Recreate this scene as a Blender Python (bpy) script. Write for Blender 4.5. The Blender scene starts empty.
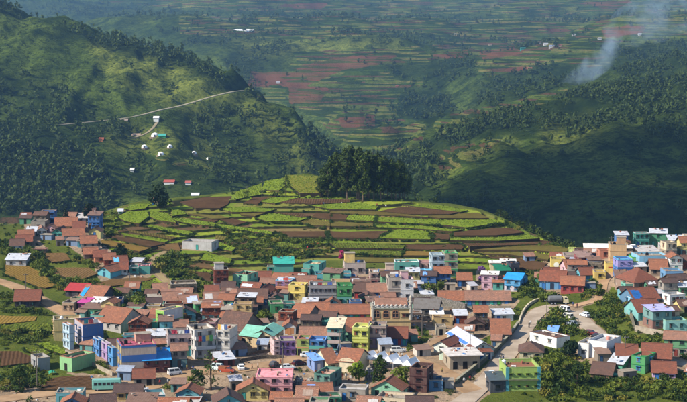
import bpy, bmesh, math, random
import numpy as np

random.seed(7)
RNG = np.random.default_rng(11)
scene = bpy.context.scene
COL = scene.collection

# ------------------------------------------------------------------ camera
F_PX, CX, CY = 1400.0, 343.5, 201.0
CAM_Z = 90.0
PITCH = math.atan(151.0 / F_PX)
cam_data = bpy.data.cameras.new('camera')
cam_data.sensor_width = 36.0
cam_data.lens = 36.0 * F_PX / 687.0
cam_data.clip_start = 1.0
cam_data.clip_end = 30000.0
cam = bpy.data.objects.new('camera', cam_data)
cam.location = (0, 0, CAM_Z)
cam.rotation_euler = (math.pi / 2 - PITCH, 0, 0)
COL.objects.link(cam)
scene.camera = cam

# ------------------------------------------------------------------ light
SUN_EL = math.radians(38)
SUN_H = np.array([-0.93, -0.37]); SUN_H /= np.linalg.norm(SUN_H)     # horizontal direction towards the sun
SUN_DIR = np.array([SUN_H[0] * math.cos(SUN_EL), SUN_H[1] * math.cos(SUN_EL), math.sin(SUN_EL)])
world = bpy.data.worlds.new('World')
scene.world = world
world.use_nodes = True
wn = world.node_tree.nodes
bg = wn['Background']
skyn = wn.new('ShaderNodeTexSky')
skyn.sky_type = 'NISHITA'
skyn.sun_disc = False
skyn.sun_elevation = SUN_EL
skyn.sun_rotation = math.atan2(SUN_DIR[0], SUN_DIR[1])
skyn.altitude = 1900
world.node_tree.links.new(skyn.outputs[0], bg.inputs[0])
bg.inputs[1].default_value = 0.12
sun_data = bpy.data.lights.new('sun', 'SUN')
sun_data.energy = 5.0
sun_data.angle = math.radians(0.53)
sun_data.color = (1.0, 0.93, 0.82)
sun = bpy.data.objects.new('sun', sun_data)
from mathutils import Vector, Matrix
sun.rotation_euler = Vector(tuple(-SUN_DIR)).to_track_quat('-Z', 'Y').to_euler()
sun.location = (-300, 0, 400)
COL.objects.link(sun)
scene.view_settings.view_transform = 'Standard'
scene.view_settings.look = 'None'
scene.view_settings.exposure = 0.82
scene.view_settings.gamma = 1.0
scene.view_settings.use_curve_mapping = False
scene.cycles.max_bounces = 6
scene.cycles.diffuse_bounces = 2
scene.cycles.glossy_bounces = 2
scene.cycles.transparent_max_bounces = 24
scene.cycles.volume_bounces = 0
scene.cycles.use_adaptive_sampling = True
scene.cycles.adaptive_threshold = 0.02
scene.cycles.use_denoising = True
try:
    scene.cycles.denoiser = 'OPENIMAGEDENOISE'
except Exception:
    pass

# ------------------------------------------------------------------ pixel -> ray
SP, CP = math.sin(PITCH), math.cos(PITCH)

def ray(px, py):
    u = (px - CX) / F_PX
    v = (py - CY) / F_PX
    return np.array([u, CP - v * SP, -SP - v * CP])

def at_depth(px, py, Y):
    d = ray(px, py)
    return np.array([0, 0, CAM_Z]) + d * (Y / d[1])

def project(X, Y, Z):
    z = Z - CAM_Z
    dep = Y * CP - z * SP
    vv = Y * SP + z * CP
    return CX + F_PX * X / dep, CY - F_PX * vv / dep

def ppm(Y):
    return F_PX / (Y * 1.0 / CP)

# ------------------------------------------------------------------ noise
_perm = RNG.permutation(256)
_perm = np.concatenate([_perm, _perm, _perm])
_ga = RNG.random(256) * 2 * math.pi
_gx, _gy = np.cos(_ga), np.sin(_ga)

def perlin(x, y):
    x = np.asarray(x, float); y = np.asarray(y, float)
    xi = np.floor(x).astype(int); yi = np.floor(y).astype(int)
    xf, yf = x - xi, y - yi
    u = xf * xf * xf * (xf * (xf * 6 - 15) + 10)
    v = yf * yf * yf * (yf * (yf * 6 - 15) + 10)
    def g(ix, iy, fx, fy):
        h = _perm[_perm[ix & 255] + (iy & 255)]
        return _gx[h] * fx + _gy[h] * fy
    a = g(xi, yi, xf, yf); b = g(xi + 1, yi, xf - 1, yf)
    c = g(xi, yi + 1, xf, yf - 1); d = g(xi + 1, yi + 1, xf - 1, yf - 1)
    return (a + u * (b - a)) * (1 - v) + (c + u * (d - c)) * v

def fbm(x, y, octv=5, gain=0.5):
    s = 0; a = 1.0
    for i in range(octv):
        s = s + a * perlin(x * 2 ** i + 17.3 * i, y * 2 ** i - 9.1 * i)
        a *= gain
    return s

def ridged(x, y, octv=4):
    s = 0; a = 1.0
    for i in range(octv):
        s = s + a * (0.5 - np.abs(perlin(x * 2 ** i + 5.7 * i, y * 2 ** i + 3.3 * i))) 
        a *= 0.5
    return s

# ------------------------------------------------------------------ terrain
class RBF:
    def __init__(self, pts, c, ls=1e-3, yscale=1.0):
        pts = np.array(pts, float)
        self.s = np.array([1.0, yscale])
        self.p = pts[:, :2] * self.s; self.c = c
        n = len(pts)
        A = np.zeros((n + 3, n + 3))
        d = np.sqrt(((self.p[:, None] - self.p[None]) ** 2).sum(-1) + c * c)
        A[:n, :n] = -d + np.eye(n) * ls
        P = np.c_[np.ones(n), self.p / 1000]
        A[:n, n:] = P; A[n:, :n] = P.T
        self.w = np.linalg.solve(A, np.r_[pts[:, 2], 0, 0, 0]); self.n = n
    def __call__(self, X, Y):
        X = np.asarray(X, float); sh = X.shape
        q = np.c_[X.ravel(), np.asarray(Y, float).ravel()] * self.s
        out = np.empty(len(q))
        for i in range(0, len(q), 20000):
            b = q[i:i + 20000]
            d = np.sqrt(((b[:, None] - self.p[None]) ** 2).sum(-1) + self.c ** 2)
            out[i:i + 20000] = -d @ self.w[:self.n] + self.w[self.n] + b / 1000 @ self.w[self.n + 1:]
        return out.reshape(sh)

near_ctrl = [
 (-60,402,345),(100,402,345),(250,402,345),(400,402,345),(560,402,346),(740,402,348),
 (-40,380,365),(40,380,365),(120,383,362),(200,378,366),(280,378,366),(340,383,362),(420,378,367),(500,380,365),(560,372,373),(620,377,367),(672,364,374),(720,372,372),
 (-40,330,412),(40,330,415),(120,340,406),(200,340,406),(270,340,408),(340,345,404),(400,352,396),(470,365,382),(510,350,395),(540,312,438),(556,305,446),(578,316,431),(600,335,408),(612,343,399),(640,353,387),
 (-40,290,460),(40,290,465),(100,300,455),(150,300,458),(200,300,460),(270,300,463),(340,300,465),(400,310,452),(470,330,426),(480,300,465),(540,292,463),
 (-40,262,497),(60,268,500),(100,262,506),(150,285,484),(200,270,508),(270,270,512),(340,275,506),(400,275,506),(480,275,506),(540,278,490),(560,290,466),
 (-40,240,530),(40,242,540),(70,236,552),(100,240,548),(150,248,545),(200,245,556),(270,248,556),(340,245,562),(400,245,562),(480,248,556),(540,258,528),
 (-40,228,556),(20,228,572),(60,224,584),(100,222,592),(130,216,612),(200,222,608),(270,225,606),(340,222,612),(420,222,612),(490,228,600),
 (125,205,650),(160,202,664),(205,197,690),(240,193,704),(290,176,770),(318,178,762),(330,199,676),(365,199,678),(400,201,675),(440,206,662),(480,212,650),(505,221,628),(535,236,590),(572,248,542),
 (595,300,448),(615,320,424),(630,300,438),(640,330,407),(655,332,405),(612,275,470),(600,262,492),(620,252,498),(660,252,490),(730,252,490),(650,280,455),(730,330,410),(590,280,475),(570,268,500),
]
crest = [(-60,226,560),(20,225,582),(60,219,600),(100,216,612),(128,203,660),(160,200,676),(205,195,702),(240,191,716),(290,174,780),(318,176,775),(360,185,740),(400,198,700),(440,204,676),(480,209,664),(507,219,636),(537,234,598),(574,246,550),(600,250,520),(640,248,512),(730,248,510)]
def _closer(c):
    return c[0], c[1], c[2] if c[2] < 500 else 500 + (c[2] - 500) * 0.78
near_ctrl = [_closer(c) for c in near_ctrl]; crest = [_closer(c) for c in crest]
_pts = [at_depth(*c) for c in near_ctrl] + [at_depth(*c) for c in crest]
for (px, py, Y) in crest:
    b = at_depth(px, py, Y)
    for dy, dz in ((45, 12), (110, 48), (220, 110), (380, 170)):
        k = (Y + dy) / Y
        _pts.append(np.array([b[0] * k, Y + dy, b[2] - dz]))
near_rbf = RBF(_pts, 14.0, 0.8)

def near_h(X, Y):
    z = near_rbf(X, Y)
    return z + 0.5 * fbm(np.asarray(X) / 14, np.asarray(Y) / 14, 3)

def ground(px, py, y0=300.0, y1=800.0):
    d = ray(px, py); d = d / d[1]
    Ys = np.arange(y0, y1, 1.5)
    h = near_h(d[0] * Ys, Ys)
    zr = CAM_Z + d[2] * Ys
    s = np.nonzero(zr <= h)[0]
    if len(s) == 0:
        i = int(np.argmin(zr - h)); Y = Ys[i]
    else:
        i = s[0]
        if i == 0: Y = Ys[0]
        else:
            a, b = (zr - h)[i - 1], (zr - h)[i]
            Y = Ys[i - 1] + 1.5 * a / (a - b)
    X = d[0] * Y
    return np.array([X, Y, float(near_h(np.array([X]), np.array([Y]))[0])])

far_ctrl = [
 # valley floor behind the village hill and foot of the western mountain
 (-60,222,1080),(20,220,1090),(60,216,1110),(110,206,1140),(160,200,1150),(210,196,1170),(260,188,1210),
 (-60,170,1230),(20,170,1230),(60,165,1240),(110,170,1240),(160,168,1265),(210,165,1285),(255,165,1310),(300,172,1310),
 (-60,120,1380),(20,120,1380),(70,125,1390),(130,121,1410),(180,106,1465),(230,95,1520),(200,140,1360),(250,130,1420),(290,150,1380),
 (-60,60,1560),(20,60,1560),(80,70,1560),(140,75,1560),(190,80,1550),
 (-60,5,1720),(20,18,1720),(60,28,1715),(100,37,1700),(150,45,1690),(180,58,1670),(215,74,1640),(250,91,1590),(280,108,1550),(310,130,1490),(338,158,1420),
 # middle valley and the far hill with red fields
 (345,178,1500),(360,165,1620),(380,182,1330),(400,190,1200),(440,195,1120),(400,150,1750),(350,140,1900),(430,135,1900),
 (330,115,2250),(380,110,2250),(300,100,2450),(260,92,2560),(240,84,2650),(300,80,2750),(360,80,2750),(410,95,2500),
 (230,66,2950),(290,58,3050),(350,52,3100),(400,50,3100),(300,40,3350),(360,38,3350),
 # eastern mountain
 (480,215,1020),(520,232,960),(580,240,930),(668,244,920),(740,244,920),
 (460,182,1130),(450,160,1290),(490,150,1290),(520,140,1300),(480,178,1150),(530,180,1130),(580,190,1090),(640,190,1080),(700,190,1080),
 (560,140,1290),(620,140,1270),(668,140,1260),(740,140,1260),
 (440,140,1560),(500,118,1560),(560,105,1560),(620,95,1560),(680,85,1560),(740,80,1560),
 (460,110,2000),(520,92,2000),(580,78,2050),(640,66,2050),(700,60,2050),
 (460,85,2500),(540,72,2500),(620,58,2600),(700,48,2600),
 (440,62,3100),(520,52,3200),(600,42,3300),(700,34,3300),
 (200,40,3600),(260,30,3800),(340,27,3900),(440,38,3900),(540,32,4000),(620,26,4000),(720,22,4000),
 (120,24,4300),(200,18,4600),(300,14,4800),(400,16,4800),(500,16,4800),(600,12,4800),(720,10,4800),
 (-60,0,5600),(100,-4,5600),(250,-6,5800),(400,-8,5800),(550,-6,5800),(740,-8,5800),
 (-60,-24,6900),(200,-26,7000),(450,-30,7000),(740,-30,7000),
]
_fp = [at_depth(*c) for c in far_ctrl]
for (px, py, Y) in [(-60,5,1720),(20,18,1720),(60,28,1715),(100,37,1700),(150,45,1690),(180,58,1670),(215,74,1640),(250,91,1590),(280,108,1550),(310,130,1490)]:
    b = at_depth(px, py, Y)
    for dy, dz in ((120, 30), (330, 130), (700, 170)):
        k = (Y + dy) / Y
        _fp.append(np.array([b[0] * k, Y + dy, b[2] - dz]))
for px in (-60, 60, 180, 300, 420, 540, 660, 760):
    _fp.append(np.array([(px - CX) / F_PX * 700, 700, -160.0]))
    _fp.append(np.array([(px - CX) / F_PX * 850, 850, -130.0]))
far_rbf = RBF(_fp, 40.0, 2.0)

FOLDS = [(315,2900,62,300,230),(330,2350,-30,260,200),(160,3300,75,280,240),(530,2600,40,230,170),(470,2250,-25,220,160),(650,2950,55,280,210),(440,3550,62,380,220),(350,3900,-40,600,200),(240,4300,85,460,260),(560,4300,75,460,260),(390,5100,110,620,330),(690,3700,55,300,220),(100,5000,100,500,330),(680,5300,100,500,330)]
def far_h(X, Y):
    z = far_rbf(X, Y)
    X = np.asarray(X, float); Y = np.asarray(Y, float)
    k = np.clip((Y - 900) / 500, 0.15, 1.0)
    z = z + k * (10 * fbm(X / 170, Y / 170, 5, 0.55) + 17 * (ridged(X / 260 + 3.1, Y / 420 - 1.7, 3) - 0.55))
    wx = X + 26 * fbm(X / 120 + 7, Y / 120, 2)
    z = z + k * np.clip((2600 - Y) / 800, 0.25, 1) * 34 * (np.clip(ridged(wx / 120, Y / 420 + 2.2, 3), 0, 2) ** 1.3 - 0.5)
    z = z + np.clip((Y - 1700) / 1200, 0, 1) * (24 * fbm(X / 420, Y / 420, 3) + 62 * (ridged((X + 0.35 * Y) / 620, (Y - 0.2 * X) / 900, 3) - 0.62))
    z = z + k * np.clip((2600 - Y) / 800, 0, 1) * 6 * (ridged(wx / 46 + 4.4, Y / 210, 2) - 0.5)
    for (px, yc, dz, rx, ry) in FOLDS:
        xc = (px - CX) / F_PX * yc; z = z + dz * np.exp(-((X - xc) / rx) ** 2 - ((Y - yc) / ry) ** 2)
    return z

def far_ground(px, py, y0=880.0, y1=7000.0):
    d = ray(px, py); d = d / d[1]
    Ys = np.exp(np.linspace(math.log(y0), math.log(y1), 900))
    h = far_h(d[0] * Ys, Ys)
    zr = CAM_Z + d[2] * Ys
    s = np.nonzero(zr <= h)[0]
    i = s[0] if len(s) else int(np.argmin(zr - h))
    Y = Ys[i]
    return np.array([d[0] * Y, Y, h[i]])

# ------------------------------------------------------------------ materials
def lin(c):
    return tuple(((v / 12.92) if v <= 0.04045 else ((v + 0.055) / 1.055) ** 2.4) for v in c)

class NT:
    def __init__(self, name):
        self.m = bpy.data.materials.new(name); self.m.use_nodes = True
        self.t = self.m.node_tree; self.n = self.t.nodes
        self.b = self.n['Principled BSDF']; self.out = self.n['Material Output']
        self.b.inputs['Roughness'].default_value = 0.85
        self.b.inputs['Specular IOR Level'].default_value = 0.2
    def new(self, typ, **kw):
        n = self.n.new(typ)
        for k, v in kw.items():
            if hasattr(n, k): setattr(n, k, v)
            else: n.inputs[k].default_value = v
        return n
    def link(self, a, b): self.t.links.new(a, b)
    def coord(self, kind='Object'):
        return self.new('ShaderNodeTexCoord').outputs[kind]
    def pos(self):
        return self.new('ShaderNodeNewGeometry').outputs['Position']
    def mapping(self, vec, scale=(1, 1, 1), rot=(0, 0, 0)):
        m = self.new('ShaderNodeMapping'); m.inputs['Scale'].default_value = scale; m.inputs['Rotation'].default_value = rot
        self.link(vec, m.inputs['Vector']); return m.outputs[0]
    def noise(self, vec, scale, detail=4, rough=0.6):
        n = self.new('ShaderNodeTexNoise'); n.inputs['Scale'].default_value = scale
        n.inputs['Detail'].default_value = detail; n.inputs['Roughness'].default_value = rough
        if vec is not None: self.link(vec, n.inputs['Vector'])
        return n.outputs['Fac']
    def ramp(self, fac, stops, interp='LINEAR'):
        r = self.new('ShaderNodeValToRGB'); r.color_ramp.interpolation = interp
        e = r.color_ramp.elements
        while len(e) < len(stops): e.new(0.5)
        for k, (p, c) in enumerate(stops):
            e[k].position = p
            e[k].color = (c, c, c, 1) if isinstance(c, (int, float)) else tuple(c) + (1,)
        self.link(fac, r.inputs[0]); return r.outputs[0]
    def mix(self, fac, a, b, mode='MIX'):
        m = self.new('ShaderNodeMix', data_type='RGBA', blend_type=mode)
        for s, v in ((0, fac), (6, a), (7, b)):
            if isinstance(v, (int, float)): m.inputs[s].default_value = v
            elif isinstance(v, tuple): m.inputs[s].default_value = v + (1,) if len(v) == 3 else v
            else: self.link(v, m.inputs[s])
        return m.outputs[2]
    def math(self, op, a, b=0.0):
        m = self.new('ShaderNodeMath', operation=op)
        for s, v in ((0, a), (1, b)):
            if isinstance(v, (int, float)): m.inputs[s].default_value = v
            else: self.link(v, m.inputs[s])
        return m.outputs[0]
    def attr(self, name, out='Fac'):
        return self.new('ShaderNodeAttribute', attribute_name=name).outputs[out]
    def rand(self):
        return self.new('ShaderNodeObjectInfo').outputs['Random']
    def color(self, c): self.link(c, self.b.inputs['Base Color'])
    def bump(self, h, strength=0.5, dist=0.1):
        b = self.new('ShaderNodeBump', Strength=strength, Distance=dist)
        self.link(h, b.inputs['Height']); self.link(b.outputs[0], self.b.inputs['Normal'])

def soft(c, k=0.24, g=0.92):
    y = 0.25 * c[0] + 0.6 * c[1] + 0.15 * c[2]
    return tuple(g * (v * (1 - k) + y * k) for v in c)
def mul(c, k): return tuple(min(1.0, v * k) for v in c)
_cache = {}

def cached(f):
    def g(*a):
        k = (f.__name__,) + a
        if k not in _cache: _cache[k] = f(*a)
        return _cache[k]
    return g

@cached
def m_wall(c, dirt=0.85):
    t = NT('painted plaster'); c = soft(lin(c))
    p = t.coord()
    n1 = t.noise(t.mapping(p, (0.5, 0.5, 0.35)), 1.0, 6, 0.7)
    n2 = t.noise(t.mapping(p, (2.2, 2.2, 0.35)), 1.0, 4, 0.6)      # vertical rain streaks
    grime = (0.16, 0.13, 0.10)
    col = t.mix(t.ramp(n1, [(0.40, 0.0), (0.66, 0.8 * dirt)]), mul(c, 1.02), t.mix(0.45, c, grime))
    col = t.mix(t.ramp(n2, [(0.47, 0.0), (0.64, 0.75 * dirt)]), col, t.mix(0.5, c, grime))
    bare = t.noise(p, 0.33, 3, 0.8)                                 # patches where the plaster is bare
    col = t.mix(t.ramp(bare, [(0.63, 0.0), (0.66, 0.75)]), col, (0.30, 0.26, 0.22))
    t.color(col); t.bump(t.noise(p, 3.0, 4), 0.3, 0.05)
    return t.m

@cached
def m_tile(c):
    t = NT('clay roof tile'); c = lin(c)
    uv = t.coord('UV')
    br = t.new('ShaderNodeTexBrick', offset=0.5)
    br.inputs['Scale'].default_value = 1.0; br.inputs['Brick Width'].default_value = 0.42
    br.inputs['Row Height'].default_value = 0.45; br.inputs['Mortar Size'].default_value = 0.05
    br.inputs['Color1'].default_value = mul(c, 1.22) + (1,); br.inputs['Color2'].default_value = mul(c, 0.62) + (1,)
    br.inputs['Mortar'].default_value = mul(c, 0.3) + (1,)
    t.link(uv, br.inputs['Vector'])
    p = t.coord()
    big = t.noise(p, 0.55, 5, 0.7)
    col = t.mix(t.ramp(big, [(0.38, 0.0), (0.60, 0.9)]), br.outputs['Color'], mul((c[0] * 0.7, c[1] * 0.85, c[2] * 1.0), 0.66))
    fine = t.noise(p, 2.3, 3, 0.7)
    col = t.mix(t.ramp(fine, [(0.55, 0.0), (0.75, 0.6)]), col, mul((c[0] * 1.15, c[1] * 1.4, c[2] * 1.6), 1.15))
    col = t.mix(t.math('MULTIPLY', t.rand(), 0.5), col, mul((c[0] * 0.52, c[1] * 0.62, c[2] * 0.75), 0.8))
    moss = t.noise(p, 0.9, 5, 0.8)
    col = t.mix(t.ramp(moss, [(0.56, 0.0), (0.66, 0.8)]), col, (0.075, 0.058, 0.045))
    t.color(col); t.bump(br.outputs['Fac'], -0.8, 0.12)
    return t.m

@cached
def m_sheet(c, shine=0.45):
    t = NT('corrugated sheet'); c = lin(c)
    uv = t.coord('UV')
    w = t.new('ShaderNodeTexWave', bands_direction='X', Scale=1.1); t.link(uv, w.inputs['Vector'])
    n = t.noise(t.coord(), 0.8, 5, 0.7)
    col = t.mix(t.ramp(n, [(0.42, 0.0), (0.75, 0.7)]), c, mul((c[0] * 0.9, c[1] * 0.75, c[2] * 0.6), 0.62))
    t.color(col); t.b.inputs['Roughness'].default_value = 1 - shine
    t.bump(w.outputs['Fac'], 0.5, 0.06)
    return t.m

@cached
def m_plain(c, rough=0.7, metal=0.0):
    t = NT('matt paint'); c = soft(lin(c), 0.15, 0.95)
    n = t.noise(t.coord(), 1.6, 4)
    t.color(t.mix(t.ramp(n, [(0.4, 0.0), (0.7, 0.5)]), c, mul(c, 0.72)))
    t.b.inputs['Roughness'].default_value = rough; t.b.inputs['Metallic'].default_value = metal
    return t.m

@cached
def m_concrete(c):
    t = NT('weathered concrete'); c = lin(c); p = t.coord()
    n = t.noise(p, 0.7, 6, 0.7); k = t.noise(p, 4.0, 3)
    col = t.mix(t.ramp(n, [(0.35, 0.0), (0.7, 0.85)]), mul(c, 1.1), mul((c[0], c[1] * 0.93, c[2] * 0.84), 0.5))
    t.color(t.mix(t.ramp(k, [(0.5, 0.0), (0.7, 0.4)]), col, mul(c, 0.55))); t.bump(k, 0.4, 0.04)
    return t.m

@cached
def m_glass():
    t = NT('dark window'); t.b.inputs['Base Color'].default_value = (0.018, 0.02, 0.024, 1)
    t.b.inputs['Roughness'].default_value = 0.25; t.b.inputs['Specular IOR Level'].default_value = 0.5
    return t.m

@cached
def m_stone(c):
    t = NT('rubble stone'); c = lin(c); p = t.coord()
    v = t.new('ShaderNodeTexVoronoi', feature='F1', Scale=2.2); t.link(p, v.inputs['Vector'])
    col = t.mix(v.outputs['Color'], mul(c, 0.6), mul(c, 1.2)) if False else t.mix(t.ramp(v.outputs['Distance'], [(0.1, 0.0), (0.6, 1.0)]), mul(c, 1.15), mul(c, 0.4))
    t.color(t.mix(t.ramp(t.noise(p, 0.6, 4), [(0.4, 0.0), (0.7, 0.6)]), col, mul((c[0] * .8, c[1] * .9, c[2] * .7), 0.6)))
    t.bump(v.outputs['Distance'], -0.7, 0.12)
    return t.m

@cached
def m_leaf(c1, c2, trans=0.25):
    t = NT('leaves'); c1 = lin(c1); c2 = lin(c2)
    tint = t.attr('tint')
    col = t.mix(tint, c1, c2)
    col = t.mix(t.math('MULTIPLY', t.rand(), 0.45), col, mul((c1[0] * 0.9, c1[1] * 0.8, c1[2] * 0.9), 0.75))
    t.color(col); t.b.inputs['Roughness'].default_value = 0.7; t.b.inputs['Specular IOR Level'].default_value = 0.15
    tr = t.new('ShaderNodeBsdfTranslucent'); t.link(col, tr.inputs[0])
    mx = t.new('ShaderNodeMixShader', Fac=trans); t.link(t.b.outputs[0], mx.inputs[1]); t.link(tr.outputs[0], mx.inputs[2])
    t.link(mx.outputs[0], t.out.inputs[0])
    return t.m

@cached
def m_bark(c):
    t = NT('bark'); c = lin(c)
    n = t.noise(t.mapping(t.coord(), (3, 3, 0.6)), 1.0, 4)
    t.color(t.mix(t.ramp(n, [(0.35, 0.0), (0.7, 1.0)]), mul(c, 1.3), mul(c, 0.5)))
    return t.m

@cached
def m_field(kind):
    base = {'G': ((0.50, 0.56, 0.19), (0.39, 0.46, 0.14)), 'g': ((0.41, 0.43, 0.18), (0.30, 0.33, 0.13)), 'O': ((0.42, 0.39, 0.20), (0.33, 0.29, 0.15)),
            'B': ((0.37, 0.285, 0.20), (0.28, 0.21, 0.145)), 'Y': ((0.53, 0.43, 0.21), (0.43, 0.35, 0.18)), 'T': ((0.47, 0.37, 0.24), (0.37, 0.29, 0.18)),
            'L': ((0.54, 0.53, 0.22), (0.44, 0.44, 0.17))}[kind]
    t = NT('field ' + {'G': 'crop', 'g': 'dull crop', 'O': 'stubble', 'B': 'tilled soil', 'Y': 'ripe crop', 'T': 'dry soil', 'L': 'meadow'}[kind])
    a, b = lin(base[0]), lin(base[1])
    p = t.pos(); obj = t.rand()
    w = t.new('ShaderNodeTexWave', bands_direction='X', Scale=0.28, Distortion=1.2, Detail=2.0)
    mp = t.new('ShaderNodeMapping'); t.link(p, mp.inputs['Vector'])
    cmb = t.new('ShaderNodeCombineXYZ'); t.link(t.math('MULTIPLY', obj, 3.1), cmb.inputs[2]); t.link(cmb.outputs[0], mp.inputs['Rotation'])
    t.link(mp.outputs[0], w.inputs['Vector'])
    n = t.noise(p, 0.12, 5, 0.65); f = t.noise(p, 1.3, 4, 0.7)
    col = t.mix(t.ramp(n, [(0.32, 0.0), (0.68, 1.0)]), a, b)
    col = t.mix(t.math('MULTIPLY', t.ramp(w.outputs['Fac'], [(0.35, 0.0), (0.7, 1.0)]), 0.42), col, mul(b, 0.62))
    col = t.mix(t.ramp(f, [(0.5, 0.0), (0.72, 0.6)]), col, mul(b, 0.6) if kind in 'GgL' else mul(a, 1.25))
    col = t.mix(t.math('MULTIPLY', obj, 0.3), col, mul((b[0] * 1.1, b[1] * 0.9, b[2]), 0.8))
    t.color(col); t.b.inputs['Roughness'].default_value = 1.0; t.b.inputs['Specular IOR Level'].default_value = 0.0
    h = t.math('ADD', t.math('MULTIPLY', w.outputs['Fac'], 0.5), f); t.bump(h, 0.6, 0.35)
    return t.m

@cached
def m_earth(c):
    t = NT('bare earth'); c = lin(c); p = t.pos()
    n = t.noise(p, 0.09, 6, 0.65); f = t.noise(p, 0.9, 5, 0.7)
    col = t.mix(t.ramp(n, [(0.35, 0.0), (0.68, 1.0)]), mul(c, 1.15), mul((c[0], c[1] * 0.9, c[2] * 0.8), 0.68))
    t.color(t.mix(t.ramp(f, [(0.48, 0.0), (0.72, 0.7)]), col, mul(c, 0.55)))
    t.b.inputs['Roughness'].default_value = 1.0; t.bump(f, 0.5, 0.2)
    return t.m

@cached
def m_road(c):
    t = NT('worn road'); c = lin(c); p = t.pos()
    n = t.noise(p, 0.16, 5, 0.6); f = t.noise(p, 1.6, 4, 0.7)
    col = t.mix(t.ramp(n, [(0.38, 0.0), (0.66, 1.0)]), mul(c, 1.12), mul((c[0], c[1] * 0.95, c[2] * 0.88), 0.74))
    t.color(t.mix(t.ramp(f, [(0.5, 0.0), (0.75, 0.5)]), col, mul(c, 0.65))); t.bump(f, 0.3, 0.05)
    return t.m

def m_near_ground():
    t = NT('village ground'); p = t.pos()
    dirt = t.attr('dirt')
    n = t.noise(p, 0.05, 6, 0.65); f = t.noise(p, 0.55, 5, 0.7); g = t.noise(p, 2.2, 4, 0.7)
    grass = t.mix(t.ramp(n, [(0.35, 0.0), (0.65, 1.0)]), lin((0.35, 0.38, 0.14)), lin((0.27, 0.31, 0.11)))
    grass = t.mix(t.ramp(f, [(0.5, 0.0), (0.72, 0.9)]), grass, lin((0.39, 0.38, 0.17)))
    grass = t.mix(t.ramp(g, [(0.48, 0.0), (0.7, 0.8)]), grass, lin((0.14, 0.20, 0.06)))
    soil = t.mix(t.ramp(n, [(0.35, 0.0), (0.65, 1.0)]), lin((0.64, 0.55, 0.45)), lin((0.53, 0.45, 0.36)))
    soil = t.mix(t.ramp(f, [(0.46, 0.0), (0.72, 0.9)]), soil, lin((0.38, 0.32, 0.25)))
    soil = t.mix(t.ramp(g, [(0.55, 0.0), (0.72, 0.7)]), soil, lin((0.66, 0.56, 0.45)))
    # terraces: plots of differing crops, scrubby banks between them
    tp = t.ramp(t.attr('plot'), [(0.0, lin((0.53, 0.57, 0.18))), (0.30, lin((0.42, 0.48, 0.15))), (0.52, lin((0.46, 0.46, 0.20))), (0.72, lin((0.38, 0.29, 0.20))), (0.78, lin((0.40, 0.47, 0.14))), (0.94, lin((0.48, 0.41, 0.25)))], 'CONSTANT')
    tp = t.mix(t.ramp(f, [(0.45, 0.0), (0.7, 0.55)]), tp, lin((0.27, 0.28, 0.12)))
    grass = t.mix(t.attr('terrace'), grass, tp)
    bank = t.mix(t.ramp(f, [(0.42, 0.0), (0.58, 1.0)]), lin((0.11, 0.15, 0.055)), lin((0.19, 0.165, 0.09)))
    grass = t.mix(t.attr('bank'), grass, bank)
    fac = t.math('ADD', dirt, t.math('MULTIPLY', t.math('SUBTRACT', f, 0.5), 0.9))
    t.color(t.mix(t.ramp(fac, [(0.42, 0.0), (0.58, 1.0)]), grass, soil))
    t.b.inputs['Roughness'].default_value = 1.0; t.b.inputs['Specular IOR Level'].default_value = 0.05
    t.bump(t.math('ADD', f, t.math('MULTIPLY', g, 0.4)), 0.9, 0.5)
    return t.m

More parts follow.
